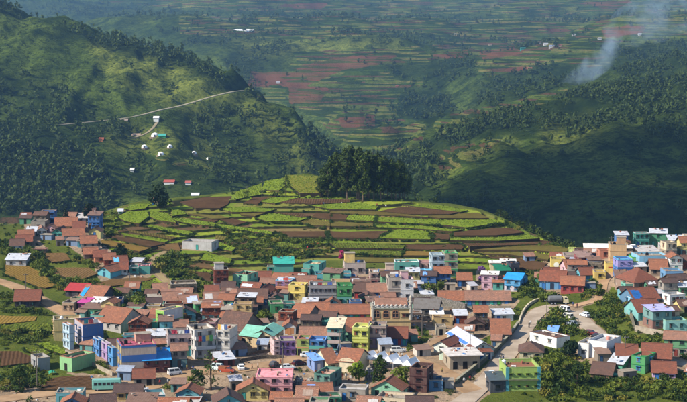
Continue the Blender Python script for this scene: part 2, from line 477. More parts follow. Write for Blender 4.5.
def m_hills():
    t = NT('hillside'); p = t.pos()
    n = t.noise(p, 0.006, 6, 0.6); f = t.noise(p, 0.03, 6, 0.7); g = t.noise(p, 0.2, 6, 0.8)
    grass = t.mix(t.ramp(n, [(0.36, 0.0), (0.64, 1.0)]), lin((0.31, 0.36, 0.14)), lin((0.23, 0.29, 0.11)))
    grass = t.mix(t.ramp(f, [(0.44, 0.0), (0.60, 1.0)]), grass, lin((0.15, 0.20, 0.08)))
    grass = t.mix(t.ramp(g, [(0.47, 0.0), (0.60, 0.95)]), grass, lin((0.095, 0.14, 0.055)))
    lush = t.attr('lush')
    grass = t.mix(t.math('MULTIPLY', lush, t.ramp(f, [(0.46, 0.9), (0.60, 0.1)])), grass, t.mix(t.ramp(g, [(0.42, 0.0), (0.62, 1.0)]), lin((0.44, 0.46, 0.20)), lin((0.20, 0.25, 0.10))))
    wood = t.attr('wood')
    grass = t.mix(t.math('MULTIPLY', wood, 0.85), grass, lin((0.085, 0.13, 0.06)))
    # quilt of small far fields: strips that follow the contour
    v = t.new('ShaderNodeTexVoronoi', feature='F1', Scale=1.0, Randomness=0.9)
    t.link(t.mapping(p, (0.020, 0.013, 0.42)), v.inputs['Vector'])
    sep = t.new('ShaderNodeSeparateColor'); t.link(v.outputs['Color'], sep.inputs[0])
    quilt = t.ramp(sep.outputs[0], [(0.0, lin((0.17, 0.22, 0.085))), (0.28, lin((0.30, 0.34, 0.13))), (0.42, lin((0.36, 0.37, 0.17))), (0.52, lin((0.22, 0.28, 0.10))), (0.68, lin((0.31, 0.23, 0.16))), (0.82, lin((0.40, 0.38, 0.20))), (0.88, lin((0.15, 0.20, 0.085)))], 'CONSTANT')
    quilt = t.mix(t.ramp(g, [(0.45, 0.0), (0.64, 0.8)]), quilt, lin((0.13, 0.18, 0.075)))
    col = t.mix(t.ramp(t.math('ADD', t.attr('field'), t.math('MULTIPLY', t.math('SUBTRACT', f, 0.5), 1.2)), [(0.42, 0.0), (0.56, 1.0)]), grass, quilt)
    red = t.mix(t.ramp(sep.outputs[1], [(0.0, 0.0), (0.5, 0.35), (0.7, 1.0)], 'CONSTANT'), lin((0.36, 0.235, 0.17)), lin((0.22, 0.24, 0.10)))
    col = t.mix(t.ramp(t.math('ADD', t.attr('soil'), t.math('MULTIPLY', t.math('SUBTRACT', f, 0.5), 0.9)), [(0.45, 0.0), (0.56, 0.9)]), col, red)
    t.color(col); t.b.inputs['Roughness'].default_value = 1.0; t.b.inputs['Specular IOR Level'].default_value = 0.0
    t.bump(t.math('ADD', f, t.math('MULTIPLY', g, 0.35)), 1.0, 5.0)
    return t.m

# ------------------------------------------------------------------ mesh helpers
def link(o, parent=None):
    COL.objects.link(o)
    if parent is not None: o.parent = parent
    return o

def tag(o, label=None, cat=None, group=None, kind=None):
    if label: o['label'] = label
    if cat: o['category'] = cat
    if group: o['group'] = group
    if kind: o['kind'] = kind
    return o

def empty(name, loc, rz=0.0, label=None, cat=None, group=None):
    o = bpy.data.objects.new(name, None)
    o.empty_display_size = 0.5
    o.location = tuple(loc); o.rotation_euler = (0, 0, rz)
    link(o); return tag(o, label, cat, group)

def mesh_np(name, V, Fc, mats, attrs=None, uv=None, smooth=False, midx=None):
    """V (n,3); Fc (m,3) or (m,4)"""
    me = bpy.data.meshes.new(name)
    V = np.asarray(V, np.float32); Fc = np.asarray(Fc, np.int32)
    m, k = Fc.shape
    me.vertices.add(len(V)); me.vertices.foreach_set('co', V.ravel())
    me.loops.add(m * k); me.loops.foreach_set('vertex_index', Fc.ravel())
    me.polygons.add(m); me.polygons.foreach_set('loop_start', np.arange(0, m * k, k, dtype=np.int32))
    me.polygons.foreach_set('use_smooth', np.full(m, smooth))
    for mt in mats: me.materials.append(mt)
    if midx is not None: me.polygons.foreach_set('material_index', np.asarray(midx, np.int32))
    for an, (dom, data) in (attrs or {}).items():
        a = me.attributes.new(an, 'FLOAT', dom); a.data.foreach_set('value', np.asarray(data, np.float32))
    me.update(calc_edges=True); me.validate()
    return me

def obj(name, me, parent=None, loc=None, rot=None, scale=None):
    o = bpy.data.objects.new(name, me)
    if loc is not None: o.location = tuple(loc)
    if rot is not None: o.rotation_euler = tuple(rot)
    if scale is not None: o.scale = tuple(scale)
    return link(o, parent)

class MB:
    """collects faces with planar UVs in metres; one mesh object"""
    def __init__(self): self.v = []; self.f = []; self.mi = []; self.uv = []
    def face(self, pts, mi=0, uv=None):
        b = len(self.v); self.v += [tuple(p) for p in pts]; self.f.append(list(range(b, b + len(pts)))); self.mi.append(mi)
        if uv is None:
            p = [Vector(q) for q in pts]; e = (p[1] - p[0])
            e = e.normalized() if e.length > 1e-9 else Vector((1, 0, 0)); n = e.cross(p[-1] - p[0]); s = n.cross(e)
            s = s.normalized() if s.length > 1e-9 else Vector((0, 1, 0))
            uv = [((q - p[0]).dot(e), (q - p[0]).dot(s)) for q in p]
        self.uv += uv
    def box(self, x0, x1, y0, y1, z0, z1, mi=0, skip=''):
        P = [(x0, y0, z0), (x1, y0, z0), (x1, y1, z0), (x0, y1, z0), (x0, y0, z1), (x1, y0, z1), (x1, y1, z1), (x0, y1, z1)]
        for k, q in (('f', (0, 1, 5, 4)), ('r', (1, 2, 6, 5)), ('b', (2, 3, 7, 6)), ('l', (3, 0, 4, 7)), ('t', (4, 5, 6, 7)), ('d', (3, 2, 1, 0))):
            if k not in skip: self.face([P[i] for i in q], mi)
        return self
    def prism(self, poly, z0, z1, mi=0):
        n = len(poly)
        self.face([(x, y, z1) for x, y in poly], mi); self.face([(x, y, z0) for x, y in reversed(poly)], mi)
        for i in range(n):
            a, b = poly[i], poly[(i + 1) % n]
            self.face([(a[0], a[1], z0), (b[0], b[1], z0), (b[0], b[1], z1), (a[0], a[1], z1)], mi)
        return self
    def tube(self, pts, r, n=6, mi=0, cap=True):
        pts = [Vector(p) for p in pts]; rings = []
        rr = r if isinstance(r, (list, tuple)) else [r] * len(pts)
        for i, p in enumerate(pts):
            d = (pts[min(i + 1, len(pts) - 1)] - pts[max(i - 1, 0)]).normalized()
            a = Vector((0, 0, 1)) if abs(d.z) < 0.9 else Vector((1, 0, 0))
            u = d.cross(a).normalized(); w = d.cross(u)
            rings.append([p + (u * math.cos(2 * math.pi * k / n) + w * math.sin(2 * math.pi * k / n)) * rr[i] for k in range(n)])
        for i in range(len(rings) - 1):
            for k in range(n):
                self.face([rings[i][k], rings[i][(k + 1) % n], rings[i + 1][(k + 1) % n], rings[i + 1][k]], mi)
        if cap:
            self.face(list(reversed(rings[0])), mi); self.face(rings[-1], mi)
        return self
    def lathe(self, prof, n=12, c=(0, 0), mi=0):
        for i in range(len(prof) - 1):
            (r0, z0), (r1, z1) = prof[i], prof[i + 1]
            for k in range(n):
                a, b = 2 * math.pi * k / n, 2 * math.pi * (k + 1) / n
                q = [(c[0] + r0 * math.cos(a), c[1] + r0 * math.sin(a), z0), (c[0] + r0 * math.cos(b), c[1] + r0 * math.sin(b), z0),
                     (c[0] + r1 * math.cos(b), c[1] + r1 * math.sin(b), z1), (c[0] + r1 * math.cos(a), c[1] + r1 * math.sin(a), z1)]
                if r0 < 1e-4: q = q[1:]
                if r1 < 1e-4: q = q[:-1]
                self.face(q, mi)
        return self
    def mesh(self, name, mats):
        me = bpy.data.meshes.new(name); me.from_pydata(self.v, [], self.f)
        for m in (mats if isinstance(mats, (list, tuple)) else [mats]): me.materials.append(m)
        me.polygons.foreach_set('material_index', np.array(self.mi, np.int32))
        l = me.uv_layers.new(name='UVMap'); l.data.foreach_set('uv', np.array(self.uv, np.float32).ravel())
        me.update(); return me
    def build(self, name, mats, parent=None, **kw):
        return obj(name, self.mesh(name, mats), parent, **kw)

def in_poly(X, Y, poly):
    X = np.asarray(X); Y = np.asarray(Y); ins = np.zeros(X.shape, bool); n = len(poly)
    for i in range(n):
        x0, y0 = poly[i][:2]; x1, y1 = poly[(i + 1) % n][:2]
        if y0 == y1: continue
        c = ((y0 > Y) != (y1 > Y)) & (X < (x1 - x0) * (Y - y0) / (y1 - y0) + x0)
        ins ^= c
    return ins

def seg_dist(X, Y, pl):
    """distance to polyline pl (k,3) and z on it"""
    D = np.full(X.shape, 1e9); Z = np.zeros(X.shape)
    for a, b in zip(pl[:-1], pl[1:]):
        dx, dy = b[0] - a[0], b[1] - a[1]; L = dx * dx + dy * dy + 1e-9
        t = np.clip(((X - a[0]) * dx + (Y - a[1]) * dy) / L, 0, 1)
        d = np.hypot(X - a[0] - t * dx, Y - a[1] - t * dy)
        m = d < D; D[m] = d[m]; Z[m] = (a[2] + t * (b[2] - a[2]))[m]
    return D, Z

def smooth_line(pts, step=2.0):
    pts = [np.array(p, float) for p in pts]
    P = [2 * pts[0] - pts[1]] + pts + [2 * pts[-1] - pts[-2]]
    out = []
    for i in range(1, len(P) - 2):
        n = max(2, int(np.linalg.norm(P[i + 1][:2] - P[i][:2]) / step))
        for k in range(n):
            t = k / n
            out.append(0.5 * ((2 * P[i]) + (-P[i - 1] + P[i + 1]) * t + (2 * P[i - 1] - 5 * P[i] + 4 * P[i + 1] - P[i + 2]) * t * t + (-P[i - 1] + 3 * P[i] - 3 * P[i + 1] + P[i + 2]) * t ** 3))
    out.append(pts[-1]); return np.array(out)

def G(px, py): return ground(px, py)

# ------------------------------------------------------------------ the village hill: fields, roads, ground
FIELDS = [  # kind, traced outline (photo pixels), hedge along the lower edge
 ('L', [(287,175),(318,176),(321,193),(300,193),(291,186)], 1), ('G', [(265,181),(283,178),(286,185),(279,190),(262,190)], 0), ('G', [(236,192),(262,183),(262,194),(236,199)], 0),
 ('B', [(180,202),(205,197),(232,196),(228,204),(220,208),(196,208)], 0), ('B', [(243,203),(254,197),(277,196),(262,200),(258,204)], 1), ('B', [(277,202),(292,198),(350,199.5),(350,202),(312,204)], 0),
 ('G', [(260,201.5),(270,197),(300,197),(282,201.5),(275,203.5)], 0), ('G', [(306,204.5),(330,202),(361,203),(378,206),(376,209.5),(330,209)], 1),
 ('B', [(380,211),(402,206.5),(428,208.5),(458,212),(450,214),(410,214)], 0), ('G', [(402,204.5),(440,205.5),(468,210),(460,212),(428,208)], 0),
 ('O', [(330,210.2),(378,211),(412,215),(428,217),(380,215),(330,213)], 1), ('O', [(428,216),(455,213),(478,212.5),(489,218),(440,218)], 1),
 ('B', [(330,213.8),(348,215),(346,219.5),(330,219)], 0), ('G', [(349,215),(377,216),(373,221),(346,219.7)], 1),
 ('G', [(378,217),(426,218.5),(462,219.5),(491,218.5),(504,222.5),(466,227.3),(440,224.5),(377,221.5)], 2),
 ('O', [(330,221.5),(373,223.5),(373,226.3),(330,226)], 1), ('G', [(376,224.5),(420,225.5),(446,228.5),(463,229.5),(452,231),(412,228),(376,227)], 1),
 ('B', [(316,213),(330,214),(330,219),(312,217)], 1), ('B', [(330,231),(348,231.5),(389,230.5),(377,238),(330,237)], 2), ('G', [(389.5,230.3),(408,229.5),(431,232.2),(430,239),(379,238)], 2), ('B', [(431.7,232.5),(450,234),(449,239),(430.7,239)], 2),
 ('B', [(454,232),(472,229.8),(509,227),(524,232),(497,235),(454,235.3)], 1), ('G', [(450,237),(500,236.3),(528,234.3),(540,238),(499,240.5),(450,240)], 1),
 ('B', [(462,242.3),(490,241.6),(540,239.5),(554,242),(546,244),(470,246)], 1), ('O', [(472,247),(520,245.5),(552,245),(572,248.5),(564,252.5),(528,249.5),(474,249.5)], 1),
 ('O', [(477,251),(530,251),(552,255.5),(548,259.5),(511,254.5),(479,253.5)], 1), ('B', [(483,256),(510,256.5),(520,258),(548,263),(540,270),(519,268),(513,261)], 0), ('B', [(446,244),(464,245),(462,249),(446,249)], 1),
 ('g', [(330,242.5),(371,243),(405,245.3),(403,248.5),(336,247.5)], 1), ('B', [(405.7,244.5),(446,244.8),(460,248.8),(428,249.5),(405.7,248.3)], 1),
 ('Y', [(402.7,251),(438,251),(436,255.3),(403.5,255.3)], 1), ('g', [(350,250),(402,251),(401,255.6),(350,253.5)], 2), ('O', [(352,257),(402,258),(402,262),(352,262)], 0),
 ('G', [(220,208.8),(243,206.5),(277,209),(265,211.8),(232,212)], 0), ('G', [(255,218),(269,213.8),(292,214.3),(308,218),(296,221.3),(267,221)], 2), ('O', [(240,212.3),(266,212.6),(255,216),(241,215)], 0),
 ('B', [(275,212.5),(300,213),(311,216),(300,217)], 1), ('O', [(295,222.3),(312,219),(330,221),(330,226),(312,225)], 2), ('B', [(220,219.5),(233,218.3),(247,222),(236,225)], 1),
 ('G', [(210,222.5),(230,225.5),(271,231),(273,234.5),(251,231),(210,226)], 2), ('B', [(274,231),(324,231),(326,236.5),(292,236.5)], 2), ('g', [(277,242.5),(304,243.5),(302,248),(275,246.5)], 2),
 ('G', [(118,216.5),(129,210.7),(145,208.7),(149,216),(139,223.5),(125,221)], 1), ('G', [(123,208.5),(137,204),(149,204.5),(145,208.3),(131,210.2)], 0), ('G', [(151,211),(167,213),(176,222.5),(157,220),(149.7,216)], 1), ('G', [(171,208.5),(184,211),(186,214),(172,216)], 1),
 ('G', [(151,224.5),(176,229),(194,232),(188,234.6),(167,231),(145,226.3)], 2), ('G', [(170,217.5),(192,219.7),(216,223),(214,226),(192,224),(174,220)], 1), ('G', [(121,232.5),(141,235.4),(169,240),(165,242.3),(123,235)], 1),
 ('O', [(127,229.3),(161,234.4),(178,237),(171,239),(131,232)], 1), ('B', [(108,235.8),(131,237.6),(165,243.7),(151,246.3),(121,240)], 1), ('Y', [(100,239.5),(110,240.3),(150,247.8),(139,251.3),(102,243.8)], 1),
 ('O', [(188,213.5),(221,215.3),(230,218),(212,218.8)], 0), ('B', [(182,216.5),(204,219.3),(219,219.9),(214,222)], 0), ('g', [(102,218.5),(114,215),(116,223),(111,230),(104,225)], 0),
 ('G', [(219,242),(236,247.5),(232,251),(220,248.5)], 1), ('G', [(205,252),(232,259),(230,263),(201,260)], 1), ('T', [(189,264),(221,267),(256,270.5),(248,273),(191,266.5)], 0), ('B', [(189,270.5),(212,273),(211,281),(201,278)], 2),
 ('O', [(215,235),(231,236),(223,240),(215,240)], 0), ('T', [(152,244.5),(178,243),(181,250),(175,252.5)], 0),
 ('T', [(95,283),(112,279),(140,277),(155,278.5),(130,284),(103,287)], 0), ('g', [(131,284.3),(158,279),(170,284),(145,290.5),(108,288.3)], 1),
 ('T', [(38.5,253),(65,252.5),(71,260),(52,262)], 1), ('T', [(51,267.5),(89,267.5),(97,274),(77,280.2),(56,273.5)], 1), ('Y', [(5,263),(29,265.8),(44,275),(58,285),(46,287.6),(40,287),(5,274)], 1),
 ('G', [(36,343.5),(47,341.5),(68,351),(64,353.7),(56,352.5)], 1), ('g', [(26,347.5),(36,346.5),(51,352.4),(44,355.5),(27,351)], 1), ('B', [(0,351),(19,351),(31,356),(31,362.5),(0,366)], 1), ('B', [(49,378.5),(65,376),(90,375.5),(97,388),(40,389)], 0),
 ('Y', [(0,315.5),(37,316.3),(35,320.5),(0,324)], 0), ('g', [(0,325),(50,322.5),(51,331.6),(28,331),(0,331)], 2),
]
ROADS = [  # name, colour, width, centre line (photo pixels)
 ('road', (0.62, 0.56, 0.49), 5.6, [(450,412),(476,391),(498,367),(517,340),(531,320),(542,310),(556,305.5),(568,307),(577,315),(587,325),(599,334.5),(612,342.5),(640,352.5),(672,361),(712,370)]),
 ('street', (0.60, 0.49, 0.37), 6.5, [(-20,402),(60,392),(120,390),(160,384),(190,373),(230,371),(270,364),(310,357),(350,353.5),(400,357),(432,367),(462,384),(475,392)]),
 ('dirt_track', (0.62, 0.50, 0.37), 4.2, [(-30,272),(0,281),(20,288),(40,299),(55,307),(72,316),(90,322)]),
 ('dirt_path', (0.64, 0.52, 0.40), 3.2, [(572,306.5),(586,303),(598,299),(602,290),(604,282),(610,275),(622,268),(640,264)]),
 ('dirt_lane', (0.58, 0.47, 0.35), 3.0, [(404,356),(420,349),(440,339),(455,332),(468,325),(480,318)]),
 ('village_lane', (0.56, 0.46, 0.36), 2.6, [(283,360),(276,345),(273,330),(277,318),(283,308),(290,303)]),
 ('hill_track', (0.55, 0.48, 0.33), 2.2, [(200,300),(182,292),(160,275),(152,262),(165,252),(182,249),(200,250)]),
]
ROAD_LINES = []
for nm, c, w, pl in ROADS:
    g = smooth_line([G(*p) for p in pl], 2.0)
    for _ in range(6): g[1:-1, 2] = 0.25 * g[:-2, 2] + 0.5 * g[1:-1, 2] + 0.25 * g[2:, 2]
    ROAD_LINES.append((nm, c, w, g))

PLANES = []                     # world outlines and planes of the fields
for kind, poly, hedge in FIELDS:
    g = np.array([G(*p) for p in poly]); c = g.mean(0)
    e = 2.0
    hx = (near_h(np.array([c[0] + e]), c[1:2])[0] - near_h(np.array([c[0] - e]), c[1:2])[0]) / (2 * e)
    ys = np.clip(np.polyfit(g[:, 1], g[:, 2], 1)[0], -0.1, 0.2)
    z0 = float(near_h(c[0:1], c[1:2])[0]) + 0.15
    A_ = np.c_[np.ones(len(g)), g[:, :2] - c[:2]]; cf = np.linalg.lstsq(A_, g[:, 2], rcond=None)[0]
    dep = max(2.0, np.ptp(g[:, 1])); z0 = float(cf[0]) + 0.22
    tx, ty = float(np.clip(cf[1], -0.2, 0.2)) * 0.9, float(np.clip(cf[2], -0.15, 0.25)); ty -= np.sign(ty) * min(0.5 * abs(ty), 1.0 / dep)
    n = np.array([-tx, -ty, 1.0])
    out = []
    for p in poly:
        d = ray(*p); o = np.array([0, 0, CAM_Z])
        t = np.dot(n, np.array([c[0], c[1], z0]) - o) / np.dot(n, d)
        q = o + d * t; out.append(q)
    PLANES.append((kind, np.array(out), (c, z0, tx, ty), hedge))

def plane_z(pl, X, Y): return pl[1] + pl[2] * (X - pl[0][0]) + pl[3] * (Y - pl[0][1])

DIRT = [  # trodden or built-over ground (photo pixels)
 [(150,296),(200,300),(260,285),(330,268),(420,270),(470,282),(520,300),(500,330),(470,345),(480,390),(430,395),(180,395),(165,375),(175,345),(150,330),(90,330),(60,310),(95,300)],
 [(-20,386),(70,380),(180,380),(440,378),(476,392),(476,420),(-20,420)], [(60,345),(115,350),(175,372),(175,400),(60,372),(110,375)], [(25,215),(100,215),(110,250),(130,275),(90,262),(60,240),(25,240)], [(25,228),(45,246),(50,252),(20,248)],
 [(540,262),(640,245),(690,245),(690,300),(640,335),(628,300),(600,268),(560,295),(540,290)], [(575,345),(690,352),(690,372),(600,368),(575,360)], [(92,262),(150,268),(150,277),(100,282)], [(475,270),(525,275),(525,292),(478,290)],
]
PATCH_GREEN = [[(300,318),(326,318),(326,328),(300,328)], [(405,325),(430,330),(428,350),(405,352)], [(415,280),(445,280),(438,300),(412,300)], [(236,318),(272,312),(272,325),(250,322)], [(100,296),(150,292),(160,312),(130,318)], [(500,310),(515,310),(510,335),(496,335)], [(165,308),(200,312),(195,322),(165,318)]]

NX, NY = 430, 560
tt = np.linspace(-0.36, 0.36, NX)
yy = np.concatenate([np.linspace(255, 330, 30)[:-1], np.linspace(330, 720, NY - 90), np.linspace(720, 1000, 62)[1:]])
NYv = len(yy)
T_, Y_ = np.meshgrid(tt, yy)
X_ = T_ * Y_
Z_ = near_h(X_, Y_)
PX_, PY_ = project(X_, Y_, Z_)
HILL = [(96,238),(104,216),(128,205),(160,200),(205,196),(240,192),(290,178),(330,196),(400,201),(440,205),(480,211),(507,220),(537,235),(572,248),(556,264),(520,272),(470,268),(440,258),(400,262),(330,260),(310,262),(260,274),(216,285),(190,292),(160,290),(140,276),(115,258)]
hm = in_poly(PX_, PY_, HILL).astype(float)
for _ in range(3): hm[1:-1, 1:-1] = (hm[1:-1, 1:-1] * 2 + hm[:-2, 1:-1] + hm[2:, 1:-1] + hm[1:-1, :-2] + hm[1:-1, 2:]) / 6
STEP = 1.05
zn = (near_rbf(X_, Y_) + 0.35 * fbm(X_ / 45, Y_ / 45, 2)) / STEP; lev = np.floor(zn); fr = zn - lev
zt = (lev + 0.18 * fr + 0.82 * np.clip((fr - 0.80) / 0.20, 0, 1)) * STEP + 0.06 * fbm(X_ / 6, Y_ / 6, 2)
Z_ = Z_ * (1 - hm) + zt * hm
bank = hm * np.clip((fr - 0.76) / 0.05, 0, 1)
hsh = lambda v: (np.sin(v * 12.9898) * 43758.5453) % 1.0
plot = hsh(lev * 7.13 + 3.7 * np.floor((X_ + 60 * hsh(lev + 0.5)) / (22 + 26 * hsh(lev * 3.3))))
for kind, poly, pl, hedge in PLANES:
    m = in_poly(X_, Y_, poly)
    Z_[m] = np.minimum(Z_[m], plane_z(pl, X_[m], Y_[m]) - 0.35) if False else plane_z(pl, X_[m], Y_[m]) - 0.35
for nm, c, w, g in ROAD_LINES:
    D, Zr = seg_dist(X_, Y_, g)
    k = np.clip((w / 2 + 6 - D) / 5.5, 0, 1); k = k * k * (3 - 2 * k)
    Z_ = Z_ * (1 - k) + (Zr - 0.10) * k
dirt = np.zeros_like(X_)
for d in DIRT: dirt[in_poly(PX_, PY_, d)] = 1
for d in PATCH_GREEN: dirt[in_poly(PX_, PY_, d)] = 0
for nm, c, w, g in ROAD_LINES:
    D, _z = seg_dist(X_, Y_, g); dirt = np.maximum(dirt, np.clip((w / 2 + 1.5 - D) / 1.2, 0, 1))
for _ in range(2):
    dirt[1:-1, 1:-1] = (dirt[1:-1, 1:-1] * 2 + dirt[:-2, 1:-1] + dirt[2:, 1:-1] + dirt[1:-1, :-2] + dirt[1:-1, 2:]) / 6
def grid_faces(ny, nx):
    i = np.arange(ny - 1)[:, None] * nx + np.arange(nx - 1)[None]
    return np.stack([i, i + 1, i + nx + 1, i + nx], -1).reshape(-1, 4)
ground_mesh = mesh_np('ground', np.stack([X_, Y_, Z_], -1).reshape(-1, 3), grid_faces(NYv, NX), [m_near_ground()], {'dirt': ('POINT', dirt.ravel()), 'bank': ('POINT', bank.ravel()), 'plot': ('POINT', plot.ravel()), 'terrace': ('POINT', hm.ravel())}, smooth=True)
tag(obj('ground', ground_mesh), 'grassy and bare earth hill that carries the village and its terraced fields', 'ground', kind='structure')

ROADD = np.full(X_.shape, 1e9)
for nm, c, w, g in ROAD_LINES:
    ROADD = np.minimum(ROADD, seg_dist(X_, Y_, g)[0] - w / 2)
INFIELD = np.zeros(X_.shape, bool)
for kind, poly, pl, hedge in PLANES: INFIELD |= in_poly(X_, Y_, poly)
def near_cell(X, Y):
    j = np.clip(np.searchsorted(yy, Y), 0, NYv - 1); i = np.clip(((X / Y - tt[0]) / (tt[1] - tt[0])).round().astype(int), 0, NX - 1)
    return j, i

def zg(X, Y):
    """height of the built ground sheet"""
    j = np.clip(np.searchsorted(yy, Y) - 1, 0, NYv - 2); fy = (Y - yy[j]) / (yy[j + 1] - yy[j])
    u = np.clip((X / Y - tt[0]) / (tt[1] - tt[0]), 0, NX - 1.001); i = int(u); fx = u - i
    return float((Z_[j, i] * (1 - fx) + Z_[j, i + 1] * fx) * (1 - fy) + (Z_[j + 1, i] * (1 - fx) + Z_[j + 1, i + 1] * fx) * fy)

FNAME = {'G': 'green crop', 'g': 'dull green crop', 'O': 'olive stubble', 'B': 'brown tilled', 'Y': 'ochre ripe', 'T': 'dry tan', 'L': 'pale green meadow'}
RISER = m_earth((0.24, 0.20, 0.12))
for kind, poly, pl, hedge in PLANES:
    mb = MB(); P = [tuple(p[:2]) for p in poly]
    # finely cut and slightly wavy outline so that the plot edges are not ruler straight
    Q = []
    for i in range(len(P)):
        a, b = np.array(P[i]), np.array(P[(i + 1) % len(P)]); L = np.linalg.norm(b - a); n = max(1, int(L / 3))
        for k in range(n):
            q = a + (b - a) * k / n
            if k: q = q + np.array([0.5 * perlin(q[0] / 7, q[1] / 7 + 3), 0.9 * perlin(q[0] / 7 + 9, q[1] / 7)])
            Q.append(q)
    top = [(q[0], q[1], plane_z(pl, q[0], q[1])) for q in Q]
    area = sum(top[i][0] * top[(i + 1) % len(top)][1] - top[(i + 1) % len(top)][0] * top[i][1] for i in range(len(top)))
    if area < 0: top.reverse()
    mb.face(top, 0)
    for i in range(len(top)):
        a, b = top[i], top[(i + 1) % len(top)]
        mb.face([(a[0], a[1], a[2] - 2.2), (b[0], b[1], b[2] - 2.2), b, a], 1)
    c = pl[0]
    o = mb.build('field', [m_field(kind), RISER])
    tag(o, FNAME[kind] + ' field on a terrace of the village hill', 'field', FNAME[kind] + ' fields on the hill', 'structure')

def ribbon(name, g, w, mat, lift, label, thick=0.25):
    mb = MB(); L = []; R = []
    for i in range(len(g)):
        d = g[min(i + 1, len(g) - 1)] - g[max(i - 1, 0)]; n = np.array([-d[1], d[0]]) / (np.hypot(d[0], d[1]) + 1e-9)
        ww = w * (1 + 0.14 * perlin(i * 0.13, 3.3 + w))
        L.append((g[i][0] + n[0] * ww / 2, g[i][1] + n[1] * ww / 2, g[i][2] + lift)); R.append((g[i][0] - n[0] * ww / 2, g[i][1] - n[1] * ww / 2, g[i][2] + lift))
    for i in range(len(g) - 1):
        mb.face([R[i], R[i + 1], L[i + 1], L[i]])
        for E in (L, R):
            a, b = E[i], E[i + 1]; mb.face([(a[0], a[1], a[2] - thick), (b[0], b[1], b[2] - thick), b, a])
    return tag(mb.build(name, mat), label, None, None, 'structure')
RL = {'road': 'pale worn concrete road with a hairpin bend below the houses', 'street': 'sandy main street through the lower village', 'dirt_track': 'sandy track beside the ochre field', 'dirt_path': 'pale dirt path climbing to the houses above the bend',
      'dirt_lane': 'dirt lane between the mosque and the grey roofed hall', 'village_lane': 'narrow trodden lane beside the purple house', 'hill_track': 'dirt track to the roofless concrete building'}
for k, (nm, c, w, g) in enumerate(ROAD_LINES):
    ribbon(nm, g, w, m_road(c), 0.02 + 0.012 * (len(ROAD_LINES) - k), RL[nm])

# ------------------------------------------------------------------ far hills
fx = np.linspace(-0.42, 0.42, 520)
fy = np.exp(np.linspace(math.log(640), math.log(8200), 620))
T2, Y2 = np.meshgrid(fx, fy); X2 = T2 * Y2
Z2 = far_h(X2, Y2)
FAR_ROADS = []
for nm, w, pl in (('mountain_road', 4.4, ((60,126),(72,124),(86,122),(99,120.5),(112,121.5),(125,122.5),(140,119),(154,114.5),(174,107.5),(196,102.5),(222,96.5),(238,93),(252,91))), ('mountain_track', 2.8, ((132,139),(140,138),(148,135),(155,129),(157,124)))):
    g = smooth_line([far_ground(*q) for q in pl], 8.0)
    for _ in range(10): g[1:-1, :2] = 0.25 * g[:-2, :2] + 0.5 * g[1:-1, :2] + 0.25 * g[2:, :2]
    g[:, 2] = far_h(g[:, 0], g[:, 1])
    for _ in range(12): g[1:-1, 2] = 0.25 * g[:-2, 2] + 0.5 * g[1:-1, 2] + 0.25 * g[2:, 2]
    box = (Y2 > 1100) & (Y2 < 1800); D = np.full(X2.shape, 1e9); Zr = np.zeros(X2.shape); D[box], Zr[box] = seg_dist(X2[box], Y2[box], g)
    k = np.clip((w / 2 + 16 - D) / 11, 0, 1); k = k * k * (3 - 2 * k); Z2 = Z2 * (1 - k) + (Zr - 0.25) * k
    FAR_ROADS.append((nm, w, g, D - w / 2))
P2x, P2y = project(X2, Y2, Z2)
WOODS = [  # photo outline, strength, trees
 ([(-40,120),(60,128),(100,160),(118,190),(105,216),(60,214),(-40,220)], 1.0), ([(-40,70),(40,75),(90,110),(110,150),(60,140),(-40,135)], 0.45), ([(100,112),(150,122),(140,140),(100,150)], 0.5),
 ([(60,26),(110,36),(180,52),(255,92),(262,104),(180,68),(110,50),(50,38)], 0.75), ([(200,105),(260,110),(330,140),(342,176),(270,186),(215,180),(190,150)], 0.45), ([(130,165),(200,165),(240,185),(200,196),(120,195)], 0.55),
 ([(300,128),(340,155),(345,176),(310,170)], 0.8),
 ([(370,160),(430,140),(490,116),(560,100),(620,82),(700,66),(740,70),(740,112),(640,118),(560,132),(500,134),(440,150),(410,180),(380,178)], 0.85),
 ([(560,125),(640,115),(740,110),(740,150),(640,150),(570,145)], 0.35), ([(400,150),(440,150),(430,190),(400,192)], 0.8), ([(400,90),(440,84),(455,112),(430,125),(395,115)], 0.9), ([(230,52),(280,42),(300,60),(270,75),(225,78)], 0.7),
 ([(425,62),(470,52),(480,75),(440,85)], 0.75), ([(380,62),(440,66),(450,80),(400,82)], 0.7), ([(220,80),(260,76),(262,95),(235,92)], 0.6), ([(340,100),(400,95),(400,125),(350,130)], 0.5), ([(470,80),(560,62),(600,70),(540,95),(470,110)], 0.6),
 ([(150,26),(250,30),(320,32),(280,42),(190,48)], 0.5), ([(330,30),(440,34),(560,40),(560,52),(440,48),(330,44)], 0.45), ([(-60,-10),(200,10),(430,14),(740,10),(740,22),(430,26),(200,22),(-60,10)], 0.4), ([(600,50),(740,30),(740,68),(620,78)], 0.6),
 ([(330,178),(400,180),(500,205),(580,240),(520,236),(440,212),(340,196)], 0.6), ([(310,172),(400,168),(400,186),(320,186)], 0.6),
]
FFIELD = [[(-60,-12),(740,-12),(740,12),(430,14),(200,10)], [(430,120),(520,96),(600,84),(600,96),(520,112),(440,136)], [(290,52),(420,46),(440,66),(420,88),(400,104),(330,112),(250,98),(240,80),(290,74)], [(440,20),(740,14),(740,46),(600,66),(540,74),(470,82),(430,56)], [(180,16),(440,16),(440,32),(300,40),(180,34)], [(300,108),(360,104),(430,112),(420,150),(370,160),(330,130)], [(430,150),(460,146),(510,134),(470,165),(440,172)], [(130,150),(220,168),(215,178),(150,172)], [(-40,214),(70,214),(70,224),(-40,226)]]
